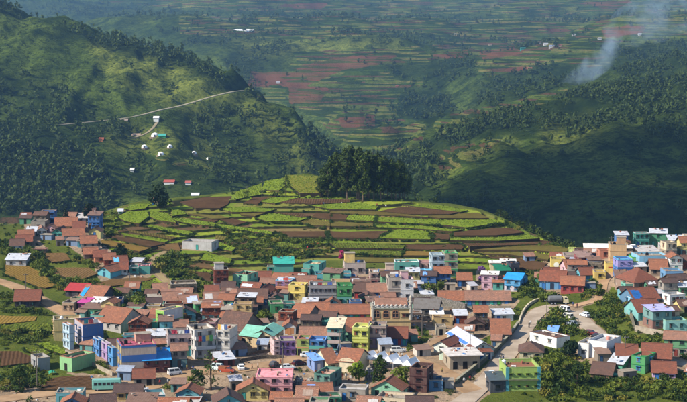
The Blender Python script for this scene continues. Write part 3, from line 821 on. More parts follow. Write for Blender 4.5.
FSOIL = [[(300,66),(345,56),(400,54),(382,64),(345,70),(310,84),(280,88)], [(290,86),(330,88),(320,102),(290,104)], [(250,72),(292,72),(284,84),(248,88)], [(430,54),(470,50),(466,57),(434,60)], [(478,52),(520,46),(524,54),(484,60)], [(530,30),(580,28),(560,34)], [(496,70),(530,66),(522,74)], [(336,118),(376,114),(376,128),(344,130)], [(600,28),(650,24),(640,34),(606,38)], [(250,6),(330,2),(320,10)], [(560,4),(640,0),(620,8)]]
FLUSH = [[(85,42),(170,60),(240,96),(200,120),(110,80)], [(225,96),(262,98),(300,135),(320,168),(300,178),(255,130)], [(420,172),(450,152),(515,134),(520,144),(470,160),(440,182)], [(330,60),(400,50),(400,60),(340,80)], [(230,40),(400,38),(400,50),(250,58)], [(540,115),(600,112),(600,160),(540,150)], [(340,150),(400,140),(430,150),(400,172),(350,176)], [(100,120),(215,140),(225,170),(110,150)]]
wood = np.zeros_like(X2); fld = np.zeros_like(X2); soil = np.zeros_like(X2); lush = np.zeros_like(X2)
for p, s in WOODS: wood = np.maximum(wood, in_poly(P2x, P2y, p) * s)
for p in FFIELD: fld[in_poly(P2x, P2y, p)] = 1
for p in FSOIL: soil[in_poly(P2x, P2y, p)] = 1
for p in FLUSH: lush[in_poly(P2x, P2y, p)] = 1
fld *= (wood < 0.55)
def blur(A, n):
    for _ in range(n):
        A[1:-1, 1:-1] = (A[1:-1, 1:-1] * 2 + A[:-2, 1:-1] + A[2:, 1:-1] + A[1:-1, :-2] + A[1:-1, 2:]) / 6
    return A
wood = blur(wood, 4); fld = blur(fld, 3); soil = blur(soil, 2); lush = blur(lush, 10)
me = mesh_np('hills', np.stack([X2, Y2, Z2], -1).reshape(-1, 3), grid_faces(len(fy), len(fx)), [m_hills()],
             {'wood': ('POINT', wood.ravel()), 'field': ('POINT', fld.ravel()), 'soil': ('POINT', soil.ravel()), 'lush': ('POINT', lush.ravel())}, smooth=True)
tag(obj('hills', me), 'green wooded mountains with far field plateaus behind the village hill', None, None, 'structure')

# ------------------------------------------------------------------ vegetation
def leaf_cloud(rng, clumps, n, size, flat=0.75, up=0.25):
    """quads scattered over ellipsoid clumps [(x,y,z,r)], facing outwards; returns V, F, tint"""
    Vs = []; Ts = []
    for (x, y, z, r) in clumps:
        k = max(3, int(n * (r / max(c[3] for c in clumps)) ** 2))
        d = rng.normal(size=(k, 3)); d /= np.linalg.norm(d, axis=1)[:, None]
        rad = r * (0.55 + 0.5 * rng.random(k)) 
        c = np.array([x, y, z]) + d * rad[:, None] * np.array([1, 1, flat])
        nn = d + 0.75 * rng.normal(size=(k, 3)) + np.array([0, 0, up]); nn /= np.linalg.norm(nn, axis=1)[:, None]
        a = np.cross(nn, rng.normal(size=(k, 3))); a /= np.linalg.norm(a, axis=1)[:, None]
        b = np.cross(nn, a); s = (size * (0.6 + 0.8 * rng.random(k)))[:, None]
        q = np.stack([c - a * s * 0.9, c - b * s * 0.45, c + a * s, c + b * s * 0.5], 1)
        Vs.append(q.reshape(-1, 3)); Ts.append(np.clip(rng.random(k) * 0.55 + 0.45 * rng.random(), 0, 1))
    V = np.concatenate(Vs); T = np.concatenate(Ts)
    return V, np.arange(len(V)).reshape(-1, 4), T

def cloud_mesh(name, vft, mat):
    return mesh_np(name, vft[0], vft[1], [mat], {'tint': ('FACE', vft[2])})

def merge_cloud(protos, places):
    """places: (proto index, x, y, z, scale, yaw, zscale)"""
    Vs, Fs, Ts = [], [], []; off = 0
    for (k, x, y, z, s, a, sz) in places:
        V, F_, T = protos[k]; c, sn = math.cos(a) * s, math.sin(a) * s
        W = np.empty_like(V); W[:, 0] = V[:, 0] * c - V[:, 1] * sn + x; W[:, 1] = V[:, 0] * sn + V[:, 1] * c + y; W[:, 2] = V[:, 2] * s * sz + z
        Vs.append(W); Fs.append(F_ + off); off += len(V); Ts.append(np.clip(T * 0.6 + 0.4 * ((x * 12.9898 + y * 78.233) % 1.0), 0, 1))
    return np.concatenate(Vs), np.concatenate(Fs), np.concatenate(Ts)

def trunk_mesh(name, h, r, limbs, bark, lean=0.3, rng=random):
    mb = MB(); lx, ly = rng.uniform(-lean, lean), rng.uniform(-lean, lean)
    pts = [(lx * (t ** 2), ly * (t ** 2), h * t) for t in (-0.06, 0.12, 0.35, 0.6, 0.85, 1.0)]
    mb.tube(pts, [r * 1.35, r, r * 0.8, r * 0.6, r * 0.4, r * 0.15], 7)
    for (x, y, z) in limbs:
        t = max(0.25, min(0.9, (z - math.hypot(x, y) * 0.9) / h)); b = (lx * t * t, ly * t * t, h * t)
        m = ((b[0] + x) / 2, (b[1] + y) / 2, b[2] * 0.45 + z * 0.55)
        mb.tube([b, m, (x, y, z)], [r * 0.42, r * 0.28, r * 0.1], 5, cap=False)
    return mb.mesh(name, bark)

EUC = m_leaf((0.11, 0.17, 0.05), (0.30, 0.36, 0.10), 0.1)
FOREST = m_leaf((0.15, 0.21, 0.08), (0.31, 0.37, 0.14))
PINE = m_leaf((0.09, 0.15, 0.07), (0.17, 0.24, 0.10))
SHRUB = m_leaf((0.27, 0.33, 0.10), (0.47, 0.51, 0.17))
DARKSHRUB = m_leaf((0.15, 0.22, 0.07), (0.29, 0.37, 0.12))
LIME = m_leaf((0.33, 0.43, 0.07), (0.52, 0.60, 0.12))
PURPLE = m_leaf((0.42, 0.28, 0.46), (0.60, 0.44, 0.62))
CROP = m_leaf((0.42, 0.50, 0.15), (0.56, 0.62, 0.22))
BARK = m_bark((0.36, 0.30, 0.24)); BARKD = m_bark((0.22, 0.17, 0.13))

def eucalypt(rng, h, w, base=0.26, n=190, size=0.66):
    cl = []
    k = 13
    for i in range(k):
        t = base + (1 - base) * (i + 0.6 * rng.random()) / k
        prof = (0.55 + 0.75 * math.sin(math.pi * min(1, (t - base) / (1 - base) * 0.9 + 0.12))) * w * 0.5
        a = i * 2.4 + rng.random(); rr = prof * (0.25 + 0.6 * rng.random()) if t < 0.9 else 0.15 * w * rng.random()
        cl.append((rr * math.cos(a), rr * math.sin(a), h * t - 0.3, w * (0.19 + 0.11 * rng.random()) * (1.0 if t < 0.85 else 0.75)))
    cl.append((0, 0, h * 0.97, w * 0.16))
    return cl, leaf_cloud(rng, cl, n, size, 1.05)

def roundtree(rng, h, w, n=70, size=0.45, base=0.35):
    cl = []
    for i in range(9):
        a = i * 2.4 + rng.random(); rr = w * 0.5 * math.sqrt(rng.random()) * 0.75; z = h * (base + (0.92 - base) * rng.random() ** 0.8)
        cl.append((rr * math.cos(a), rr * math.sin(a), z, w * (0.2 + 0.13 * rng.random())))
    cl.append((0, 0, h * 0.85, w * 0.28))
    return cl, leaf_cloud(rng, cl, n, size, 0.85)

def conifer(rng, h, w, n=26, size=0.7):
    cl = []
    for i in range(11):
        t = 0.14 + 0.84 * i / 10; r = w * 0.5 * (1.05 - t)
        for j in range(2 if t < 0.8 else 1):
            a = i * 1.9 + j * 3.1 + rng.random(); cl.append((r * 0.55 * math.cos(a), r * 0.55 * math.sin(a), h * t, max(0.35, r * 0.75)))
    return cl, leaf_cloud(rng, cl, n, size, 0.6)

def plant_tree(name, protos, x, y, z, s, yaw, label, group, cat='tree', sz=1.0):
    tm, cm = protos
    e = empty(name, (x, y, z), yaw, label, cat, group); e.scale = (s, s, s * sz)
    obj('trunk', tm, e); obj('crown', cm, e); return e

rg = np.random.default_rng(5)
# --- the stand of tall trees on top of the hill
EUCS = []
for i in range(6):
    cl, v = eucalypt(rg, 22, 7.5 + rg.random() * 2.5)
    EUCS.append((trunk_mesh('trunk', 20.5, 0.34, [c[:3] for c in cl[1::2]], BARK), cloud_mesh('crown', v, EUC)))
stand = [(322,178),(326,170),(331,159),(336,153),(341,155),(345,149),(350,147),(354,150),(359,149),(363,153),(367,152),(369,158),(374,156),(378,154),(381,159),(384,157),(388,162),(392,160),(396,164),(400,160),(403,166),(347,154),(328,165),(357,156),(405,172)]
for i, (px, top) in enumerate(stand):
    Yb = 632 + rg.random() * 22 + (6 if px < 335 else 0)
    X = (px - CX) / F_PX * Yb * 1.0
    zb = zg(X, Yb); ht = at_depth(px, top, Yb)[2] - zb
    plant_tree('eucalyptus_tree', EUCS[i % 6], X, Yb, zb, 1.0, rg.random() * 6.28, 'tall dark eucalyptus in the dense stand on top of the terraced hill', 'eucalyptus stand on the hill top', sz=1.0)
    e = bpy.data.objects[-1] if False else None
    o = COL.objects[-3]; o.scale = (0.86, 0.86, ht / 22.0)

# --- forest trees behind the crest of the hill
FTREES = []
for i in range(6):
    cl, v = (eucalypt(rg, 14, 6.2 + rg.random() * 2, 0.16, 30, 0.9) if i < 4 else conifer(rg, 14, 6.0))
    FTREES.append((trunk_mesh('trunk', 13, 0.28, [], BARKD), cloud_mesh('crown', v, FOREST if i < 4 else PINE)))
behind = []
for k in range(54):
    px = 404 + 104 * (k + rg.random()) / 54
    line = np.interp(px, [404, 415, 430, 440, 452, 470, 490, 508], [178, 181, 179, 180, 184, 191, 200, 209])
    behind.append((px, line + rg.random() ** 0.7 * 13, 715 + rg.random() * 75, 'slender tree of the wood behind the terraced hill top', 'wood behind the hill top'))
for k in range(46):
    px = 500 + 84 * (k + rg.random()) / 46
    line = np.interp(px, [500, 510, 525, 545, 565, 584], [207, 214, 220, 229, 237, 244])
    Yc = np.interp(px, [500, 540, 584], [618, 585, 545])
    behind.append((px, line + rg.random() * 7, Yc + 8 + rg.random() * 40, 'tree growing down the shaded flank behind the brown terraces', 'trees on the hill flank'))
for k, (px, top, Yb, lab, grp) in enumerate(behind):
    X = (px - CX) / F_PX * Yb; zb = zg(X, Yb); ht = at_depth(px, top, Yb)[2] - zb
    if ht < 3: continue
    ht = min(ht, 24); s = 0.55 + 0.45 * min(1.2, ht / 14)
    plant_tree('forest_tree', FTREES[int(rg.integers(6))], X, Yb, zb, s, rg.random() * 6.28, lab, grp, sz=ht / 14 / s)

# --- the valley forest on the western mountain: 190 single trees, the rest of the far woods as one mass
FAR = []
for i in range(6):
    cl, v = (roundtree(rg, 11, 8, 16, 1.5, 0.25) if i < 3 else (eucalypt(rg, 14, 7, 0.1, 12, 1.5) if i < 5 else conifer(rg, 13, 6.5, 7, 1.5)))
    mb = MB().tube([(0, 0, -1), (0, 0, 9)], [0.35, 0.12], 5)
    FAR.append(cloud_mesh('forest_tree', v, FOREST))
cnt = 0
for p, lab, n in (([(-30,150),(40,150),(80,152),(104,170),(108,200),(60,212),(-30,214)], 'bushy dark tree of the valley forest below the western mountain', 200), ):
    xs = [q[0] for q in p]; ys = [q[1] for q in p]
    while cnt < n:
        px, py = rg.uniform(min(xs), max(xs)), rg.uniform(min(ys), max(ys))
        if not in_poly(np.array([px]), np.array([py]), p)[0]: continue
        g = far_ground(px, py); cnt += 1
        o = obj('forest_tree', FAR[int(rg.integers(6))], None, (g[0], g[1], g[2] - 0.5), (0, 0, rg.random() * 6.28), (0.75 + 0.5 * rg.random(),) * 3)
        tag(o, lab, 'tree', 'trees of the valley forest')
TINY = []
for i in range(5):
    cl = [(rg.normal() * 1.2, rg.normal() * 1.2, 3 + 5 * rg.random(), 1.6 + rg.random()) for _ in range(4)] + [(0, 0, 8.5, 1.6)]
    TINY.append(leaf_cloud(rg, cl, 8, 1.7, 1.0))
for i in range(3): TINY.append(leaf_cloud(rg, [(rg.normal() * 1.5, rg.normal() * 1.5, 1.0, 1.6 + 0.8 * rg.random()) for _ in range(3)], 6, 1.3, 0.7))
pl = []
Wv = wood.ravel(); Xv, Yv, Zv = X2.ravel(), Y2.ravel(), Z2.ravel(); PXv, PYv = P2x.ravel(), P2y.ravel()
offroad = np.minimum(FAR_ROADS[0][3], FAR_ROADS[1][3]).ravel() > 5.0
vis = offroad & (PXv > -50) & (PXv < 740) & (PYv < 252) & (Yv > 880)
cell = np.zeros_like(X2); cell[:-1, :-1] = np.abs((X2[:-1, 1:] - X2[:-1, :-1]) * (Y2[1:, :-1] - Y2[:-1, :-1])); cell = cell.ravel()
def sow(prob, kinds, smin, smax):
    hit = np.nonzero(vis & (rg.random(len(prob)) < prob))[0]
    for i in hit:
        w = cell[i] ** 0.5
        x, y = Xv[i] + rg.uniform(-.5, .5) * w, Yv[i] + rg.uniform(-.5, .5) * w
        pl.append((int(rg.choice(kinds)), x, y, float(Zv[i]) - 0.6, rg.uniform(smin, smax), rg.random() * 6.28, rg.uniform(0.8, 1.25)))
clus = np.clip(fbm(Xv / 90, Yv / 90, 3) * 1.6 + 0.5, 0, 1)
sow(np.clip(cell * Wv * clus * 0.016 * np.clip(1500 / Yv, 0.35, 1.2), 0, 0.85) * (Wv > 0.2), [0, 1, 2, 3, 4], 0.8, 1.35)
sow(np.clip(cell * clus ** 2 * 0.0024 * np.clip(1800 / Yv, 0.45, 1.2), 0, 0.5) * (Wv <= 0.3), [0, 1, 2, 5, 6, 7], 0.6, 1.1)
sow(np.clip(cell * np.clip(fbm(Xv / 40, Yv / 40, 3) + 0.35, 0.08, 1) * 0.011 * (Yv < 1900), 0, 0.8), [5, 6, 7], 0.35, 0.85)
V, F_, T = merge_cloud(TINY, pl)
print('far trees', len(pl), 'quads', len(F_))
tag(obj('far_woods', cloud_mesh('far_woods', (V, F_, T), FOREST)), 'dark woods and scattered trees covering the far mountainsides', None, None, 'stuff')

# --- shrubs
SH = []
for i in range(6):
    cl = [(rg.normal() * 0.45, rg.normal() * 0.45, 0.35 + 0.5 * rg.random(), 0.45 + 0.25 * rg.random()) for _ in range(5)]
    SH.append(leaf_cloud(rg, cl, 22, 0.26, 0.85))
FOOT = []                      # footprints of buildings and roads to keep clear
def free(x, y, r=0.6):
    for (cx, cy, rad, c, s, w, d) in FOOT:
        if (x - cx) ** 2 + (y - cy) ** 2 < (rad + r) ** 2:
            lx, ly = (x - cx) * c + (y - cy) * s, -(x - cx) * s + (y - cy) * c
            if abs(lx) < w / 2 + r and abs(ly) < d / 2 + r: return False
    return True
def road_clear(X, Y, margin=0.8):
    return ROADD[near_cell(X, Y)] > margin
def field_clear(X, Y):
    return ~INFIELD[near_cell(X, Y)]
def scatter(poly, dens, smin, smax, keep_fields=True, protos=SH):
    g = np.array([G(*p) for p in poly])[:, :2]
    lo, hi = g.min(0), g.max(0); n = int((hi - lo).prod() * dens)
    X = rg.uniform(lo[0], hi[0], n); Y = rg.uniform(lo[1], hi[1], n)
    m = in_poly(X, Y, g) & road_clear(X, Y)
    if keep_fields: m &= field_clear(X, Y)
    out = []
    for x, y in zip(X[m], Y[m]):
        if not free(x, y): continue
        out.append((int(rg.integers(len(protos))), x, y, zg(x, y) - 0.15, rg.uniform(smin, smax) * (0.75 + 0.5 * rg.random()), rg.random() * 6.28, rg.uniform(0.8, 1.3)))
    return out

# ------------------------------------------------------------------ buildings
T1, T2_, T3, T4 = (0.67, 0.42, 0.30), (0.58, 0.34, 0.25), (0.46, 0.33, 0.27), (0.67, 0.47, 0.37)
GREY, LGREY, CONC, WHITE, CREAM = (0.55, 0.52, 0.48), (0.70, 0.68, 0.66), (0.60, 0.56, 0.50), (0.86, 0.85, 0.82), (0.80, 0.71, 0.56)
TEAL, MINT, GREEN, LIMEC, BLUE, LBLUE, NAVY = (0.16, 0.60, 0.54), (0.44, 0.72, 0.55), (0.10, 0.58, 0.30), (0.66, 0.74, 0.15), (0.13, 0.42, 0.68), (0.40, 0.68, 0.80), (0.14, 0.18, 0.26)
YEL, OCH, ORG, PINK, MAG, PURP, RED, BROWN, BRICK, STONE = (0.86, 0.74, 0.12), (0.76, 0.62, 0.32), (0.82, 0.47, 0.22), (0.82, 0.62, 0.64), (0.70, 0.26, 0.52), (0.56, 0.38, 0.64), (0.68, 0.19, 0.16), (0.42, 0.32, 0.25), (0.55, 0.29, 0.21), (0.48, 0.43, 0.37)
TINBLUE, TIN, TARP = (0.18, 0.55, 0.80), (0.72, 0.73, 0.75), (0.45, 0.62, 0.86)
AQUA = (0.20, 0.66, 0.72)

def frame_mesh(fc):
    k = ('frame', fc)
    if k not in _cache:
        mb = MB()
        mb.box(-0.5, -0.38, -0.35, 0.3, 0, 1).box(0.38, 0.5, -0.35, 0.3, 0, 1).box(-0.38, 0.38, -0.35, 0.3, 0.9, 1).box(-0.38, 0.38, -0.35, 0.3, 0, 0.1)
        mb.box(-0.04, 0.04, -0.3, 0.3, 0.1, 0.9).box(-0.62, 0.62, -0.9, 0.3, -0.09, -0.01).box(-0.68, 0.68, -3.2, 0.3, 1.1, 1.17)
        _cache[k] = mb.mesh('window', m_plain(fc))
    return _cache[k]
def pane_mesh():
    if 'pane' not in _cache: _cache['pane'] = MB().box(-0.38, 0.38, -0.08, 0.28, 0.1, 0.9).mesh('pane', m_glass())
    return _cache['pane']
SHUT = [(0.25, 0.40, 0.55), (0.30, 0.45, 0.36), (0.45, 0.32, 0.22), (0.62, 0.58, 0.50), (0.50, 0.22, 0.18)]
def shutter_mesh(c):
    k = ('shutter', c)
    if k not in _cache:
        mb = MB().box(-0.38, -0.06, -0.28, -0.1, 0.1, 0.9)
        for z in (0.2, 0.4, 0.6, 0.8): mb.box(-0.36, -0.08, -0.36, -0.27, z - 0.05, z + 0.05)
        _cache[k] = mb.mesh('shutter', m_plain(c))
    return _cache[k]
def door_mesh(c):
    k = ('door', c)
    if k not in _cache:
        mb = MB().box(-0.5, -0.42, -0.4, 0.3, 0, 1, 1).box(0.42, 0.5, -0.4, 0.3, 0, 1, 1).box(-0.42, 0.42, -0.4, 0.3, 0.95, 1, 1)
        mb.box(-0.42, 0.42, -0.12, 0.28, 0, 0.95, 0)
        for zz in (0.12, 0.55): mb.box(-0.32, -0.04, -0.2, -0.1, zz, zz + 0.32, 0).box(0.04, 0.32, -0.2, -0.1, zz, zz + 0.32, 0)
        _cache[k] = mb.mesh('door', [m_plain(c), m_plain(mul(c, 0.6))])
    return _cache[k]

def add_window(root, x, y, z, w, h, face, fc):
    """face: angle of the wall's outward normal around z, 0 = front (-Y)"""
    o = obj('window', frame_mesh(fc), root, (x, y, z), (0, 0, face), (w * random.uniform(0.85, 1.1), 0.16, h * random.uniform(0.9, 1.1))); obj('pane', pane_mesh(), o)
    if random.random() < 0.3: obj('shutter', shutter_mesh(random.choice(SHUT)), o)
def add_door(root, x, y, z, w, h, face, c):
    obj('door', door_mesh(c), root, (x, y, z), (0, 0, face), (w, 0.16, h))

def roof_slab(mb, a, b, c, d, th=0.14):
    """sloping slab a-b (eave) c-d (ridge) with thickness"""
    A = [Vector(p) for p in (a, b, c, d)]; n = (A[1] - A[0]).cross(A[3] - A[0]).normalized() * th
    B = [p - n for p in A]
    mb.face(A, 0); mb.face(list(reversed(B)), 1)
    for i in range(4):
        j = (i + 1) % 4; mb.face([B[i], B[j], A[j], A[i]], 1)

HOUSES = []
def house(px, py, wpx, d, hpx, rot, roof, wall, roofc, label, st=None, win=2, sw=1, door=None, doors=None, low=None, trim=None, pitch=24, over=0.45, band=True, bal=None, ver=None,
          room=None, awn=None, frame=None, cat='house', group=None, name=None, back=0, stripes=None, sidec=None, backwin=False, par=0.7, sheet=None, flip=False, wh=1.25, ww=1.05, lift=0.0):
    g = G(px, py); k = F_PX / (g[1] * CP - (g[2] - CAM_Z) * SP)
    th = math.radians(rot); w = wpx / k / math.cos(th); h = hpx / k
    if roof in ('G', 'E', 'H') and name != 'outhouse': pitch += 5; d *= 1.15; h *= 0.9
    if st is None: st = max(1, int(round(h / 2.9)))
    z0 = max(min(zg(g[0], g[1]), g[2] + 0.6), g[2] - 1.0) + lift
    nm = name or 'house'
    e = empty(nm, (g[0], g[1], z0), th, label, cat, group)
    c, s = math.cos(th), math.sin(th)
    FOOT.append((g[0] - s * d / 2, g[1] + c * d / 2, math.hypot(w, d) / 2, c, s, w, d))
    HOUSES.append((e, w, d, h))
    tile = roofc in (T1, T2_, T3, T4, (0.40, 0.30, 0.26))
    rm = m_tile(roofc) if tile else (m_concrete(roofc) if roof[0] == 'F' else m_sheet(roofc))
    wm = m_wall(wall) if wall not in (GREY, CONC, STONE, BRICK) else (m_stone(wall) if wall in (STONE, BRICK) else m_concrete(wall))
    tm = m_plain(trim or mul(wall, 0.78)); x0, x1 = -w / 2, w / 2
    rh = 0
    if roof == 'G': rh = d / 2 * math.tan(math.radians(pitch))
    elif roof == 'E': rh = w / 2 * math.tan(math.radians(pitch))
    elif roof == 'S': rh = d * math.tan(math.radians(pitch * 0.5))
    # walls ------------------------------------------------
    mb = MB(); hl = h / st if low else 0
    zb = -2.6
    side_m = 2 if sidec else 0
    if roof == 'F':
        t = 0.22; pz = h
        for (a, b, cc, dd) in ((x0, x1, 0, t), (x0, x1, d - t, d)): mb.box(a, b, cc, dd, hl, pz, 0, 'd' if not low else 'd')
        mb.box(x0, x0 + t, t, d - t, hl, pz, side_m, 'fbd'); mb.box(x1 - t, x1, t, d - t, hl, pz, side_m, 'fbd')
        if not low: mb.box(x0, x1, 0, d, zb, 0.0, 0, 't')
    else:
        mb.box(x0, x1, 0, d, hl if low else zb, h, 0, 't')
        if roof == 'G':
            for x in (x0, x1): mb.face([(x, 0, h), (x, d, h), (x, d / 2, h + rh)] if x > 0 else [(x, d, h), (x, 0, h), (x, d / 2, h + rh)], 0)
        if roof == 'E':
            for y in (0, d): mb.face([(x0, y, h), (x1, y, h), (0, y, h + rh)] if y == 0 else [(x1, y, h), (x0, y, h), (0, y, h + rh)], 0)
        if roof == 'S':
            mb.face([(x1, 0, h), (x1, d, h), (x1, d, h + rh)]); mb.face([(x0, d, h), (x0, 0, h), (x0, d, h + rh)]); mb.face([(x1, d, h), (x0, d, h), (x0, d, h + rh), (x1, d, h + rh)])
    mb.build('wall', [wm, tm] + ([m_wall(sidec)] if sidec else []), e)
    if low: MB().box(x0 + 0.003, x1 - 0.003, 0.003, d - 0.003, zb, hl, 0).build('lower_wall', m_wall(low), e)
    if stripes:
        for (za, zz, col) in stripes: MB().box(x0 - 0.03, x1 + 0.03, -0.03, d + 0.03, h * za, h * zz, 0, 'td').build('painted_band', m_wall(col, 0.35), e)
    # roof -------------------------------------------------
    o_ = over
    if roof in ('G', 'E', 'S', 'H'):
        mb = MB(); lift = 0.05
        if roof == 'G':
            dz = o_ * math.tan(math.radians(pitch))
            roof_slab(mb, (x0 - o_, -o_, h - dz + lift), (x1 + o_, -o_, h - dz + lift), (x1 + o_, d / 2, h + rh + lift), (x0 - o_, d / 2, h + rh + lift))
            roof_slab(mb, (x1 + o_, d + o_, h - dz + lift), (x0 - o_, d + o_, h - dz + lift), (x0 - o_, d / 2, h + rh + lift), (x1 + o_, d / 2, h + rh + lift))
            rg_ = [(x0 - o_, d / 2, h + rh + lift), (x1 + o_, d / 2, h + rh + lift)]
        elif roof == 'E':
            dz = o_ * math.tan(math.radians(pitch))
            roof_slab(mb, (x0 - o_, d + o_, h - dz + lift), (x0 - o_, -o_, h - dz + lift), (0, -o_, h + rh + lift), (0, d + o_, h + rh + lift))
            roof_slab(mb, (x1 + o_, -o_, h - dz + lift), (x1 + o_, d + o_, h - dz + lift), (0, d + o_, h + rh + lift), (0, -o_, h + rh + lift))
            rg_ = [(0, -o_, h + rh + lift), (0, d + o_, h + rh + lift)]
        elif roof == 'S':
            sl = math.tan(math.radians(pitch * 0.5))
            roof_slab(mb, (x0 - o_, -o_, h - o_ * sl + lift), (x1 + o_, -o_, h - o_ * sl + lift), (x1 + o_, d + o_, h + rh + o_ * sl + lift), (x0 - o_, d + o_, h + rh + o_ * sl + lift)); rg_ = None
        else:
            m_ = min(w, d) / 2 + o_; rh = m_ * math.tan(math.radians(pitch)); zz = h + lift - 0.15
            P = [(x0 - o_, -o_, zz), (x1 + o_, -o_, zz), (x1 + o_, d + o_, zz), (x0 - o_, d + o_, zz)]
            if w >= d: r0, r1 = (x0 - o_ + m_, d / 2, zz + rh), (x1 + o_ - m_, d / 2, zz + rh); F4 = [[P[0], P[1], r1, r0], [P[2], P[3], r0, r1], [P[1], P[2], r1], [P[3], P[0], r0]]
            else: r0, r1 = (0, -o_ + m_, zz + rh), (0, d + o_ - m_, zz + rh); F4 = [[P[1], P[2], r1, r0], [P[3], P[0], r0, r1], [P[0], P[1], r0], [P[2], P[3], r1]]
            for f in F4: mb.face(f, 0)
            mb.face([P[3], P[2], P[1], P[0]], 1); rg_ = [r0, r1]
        ro = mb.build('roof', [rm, m_plain((0.30, 0.22, 0.17))], e)
        if rg_ and math.dist(rg_[0], rg_[1]) > 0.4 and tile: MB().tube([(p[0], p[1], p[2] + 0.02) for p in rg_], 0.13, 6).build('ridge_cap', m_plain(mul(roofc, 0.8)), ro)
        if sheet:   # loose sheets laid over the tiles
            fx0, fx1, sc = sheet
            mb = MB(); sl = rh / (d / 2 if roof == 'G' else max(d, 0.1)); n_ = random.choice([1, 2, 3, 4])
            xa, xb = x0 + w * fx0, x0 + w * fx1
            if roof in 'GS':
                ya, yb = -0.3, (d / 2 if roof == 'G' else d) * 0.85
                za = lambda y: h + y * sl + 0.12
                for i in range(n_):
                    a, b = xa + (xb - xa) * i / n_, xa + (xb - xa) * (i + 1) / n_ - 0.02; q = ya + random.uniform(0, 0.9); u = yb - random.uniform(0, 0.9); zl = 0.025 * i
                    mb.face([(a, q, za(q) + zl), (b, q, za(q) + zl), (b, u, za(u) + zl), (a, u, za(u) + zl)])
                mb.build('cover_sheet', m_sheet(sc), ro)
    elif roof == 'F':
        MB().box(x0 + 0.215, x1 - 0.215, 0.215, d - 0.215, h - par - 0.2, h - par).build('roof', rm, e)
        cp = MB(); t = 0.3
        for q in ((x0 - 0.05, x1 + 0.05, -0.05, t - 0.05), (x0 - 0.05, x1 + 0.05, d - t + 0.05, d + 0.05), (x0 - 0.05, x0 + t - 0.05, t - 0.05, d - t + 0.05), (x1 - t + 0.05, x1 + 0.05, t - 0.05, d - t + 0.05)): cp.box(*q, h + 0.003, h + 0.1)
        cp.build('coping', m_wall(trim, 0.6) if trim else m_concrete(roofc), e)
    else:   # slab with overhang
        MB().box(x0 - o_, x1 + o_, -o_, d + o_, h + 0.003, h + 0.2).build('roof', rm, e)
    if room:
        rx, rw, rd, rhh, rc = room; xa = x0 + w * rx
        r_ = MB().box(xa, xa + rw, d - rd - 0.3, d - 0.3, h - 0.6, h + rhh).build('stair_room', m_wall(rc), e)
        MB().box(xa - 0.2, xa + rw + 0.2, d - rd - 0.5, d - 0.1, h + rhh + 0.003, h + rhh + 0.14).build('roof_slab', m_concrete(CONC), r_)
    fc = frame or mul(wall, 0.7); ww *= random.uniform(0.85, 1.3); wh *= random.uniform(0.9, 1.2)
    sh = h / st
    # floor bands
    if band and st > 1:
        for i in range(1, st): MB().box(x0 - 0.09, x1 + 0.09, -0.09, d + 0.09, sh * i - 0.14, sh * i + 0.06).build('floor_band', tm, e)
    front_y = 0
    for i in range(st):
        zc = sh * i + min(1.0, sh * 0.34); wh_ = min(wh, sh * 0.46)
        hd = (door or doors) and i == 0
        n = win
        if i == 0 and doors:
            for j, dc in enumerate(doors): add_door(e, x0 + w * (j + 0.5) / len(doors), 0, 0.05, min(1.25, w / len(doors) * 0.7), min(2.1, sh * 0.78), 0, dc)
            n = 0
        elif hd:
            dx = x0 + w * (0.5 if win % 2 == 0 else 0.2); add_door(e, dx, 0, 0.05, 1.0, min(2.1, sh * 0.78), 0, door)
        for j in range(n):
            x = x0 + w * (j + 0.5) / n
            if hd and abs(x - dx) < 1.2: continue
            add_window(e, x, 0, zc, min(ww, w / n * 0.66), wh_, 0, fc)
        for j in range(sw):
            y = d * (j + 0.5) / sw; wd = min(ww, d / max(1, sw) * 0.6)
            if rot >= -2: add_window(e, x0, y, zc, wd, wh_, -math.pi / 2, fc)
            if rot <= 2: add_window(e, x1, y, zc, wd, wh_, math.pi / 2, fc)
    if roof == 'E' and rh > 1.4: add_window(e, 0, 0, h + 0.15, 0.7, 0.7, 0, fc)
    if bal:
        for i in range(1, st):
            z = sh * i; bb = MB().box(x0 * 0.96, x1 * 0.96, -1.1, -0.092, z - 0.12, z + 0.02).build('balcony', m_concrete(CONC), e)
            rl = MB().box(x0 * 0.96, x1 * 0.96, -1.12, -1.04, z + 0.023, z + 0.95)
            rl.box(x0 * 0.96, x0 * 0.96 + 0.08, -1.037, -0.1, z + 0.023, z + 0.95).box(x1 * 0.96 - 0.08, x1 * 0.96, -1.037, -0.1, z + 0.023, z + 0.95); rl.build('railing', m_wall(bal, 0.4), bb)
    if ver:      # lean-to roof on posts along the front
        dep, vc = ver; z = min(2.5, sh * 0.9)
        mb = MB(); roof_slab(mb, (x0 - 0.2, -dep, z - 0.35), (x1 + 0.2, -dep, z - 0.35), (x1 + 0.2, -0.03, z + 0.15), (x0 - 0.2, -0.03, z + 0.15), 0.08)
        mb.build('veranda_roof', [m_tile(vc) if vc in (T1, T2_, T3, T4) else m_sheet(vc), m_plain((0.3, 0.24, 0.2))], e)
        for j in range(max(2, int(w / 2.6) + 1)):
            x = x0 + w * j / max(1, int(w / 2.6)) if int(w / 2.6) else (x0 if j == 0 else x1)
            MB().box(x - 0.07, x + 0.07, -dep + 0.12, -dep + 0.26, -1.0, z - 0.36).build('post', m_plain((0.45, 0.36, 0.28)), e)
        MB().box(x0 - 0.2, x1 + 0.2, -dep, 0.0, -1.6, 0.06).build('plinth', m_concrete(CONC), e)
    if awn:
        mb = MB(); roof_slab(mb, (x0, -1.3, sh - 0.75), (x1, -1.3, sh - 0.75), (x1, -0.1, sh - 0.25), (x0, -0.1, sh - 0.25), 0.05); mb.build('awning', [m_sheet(awn), m_sheet(awn)], e)
    return e

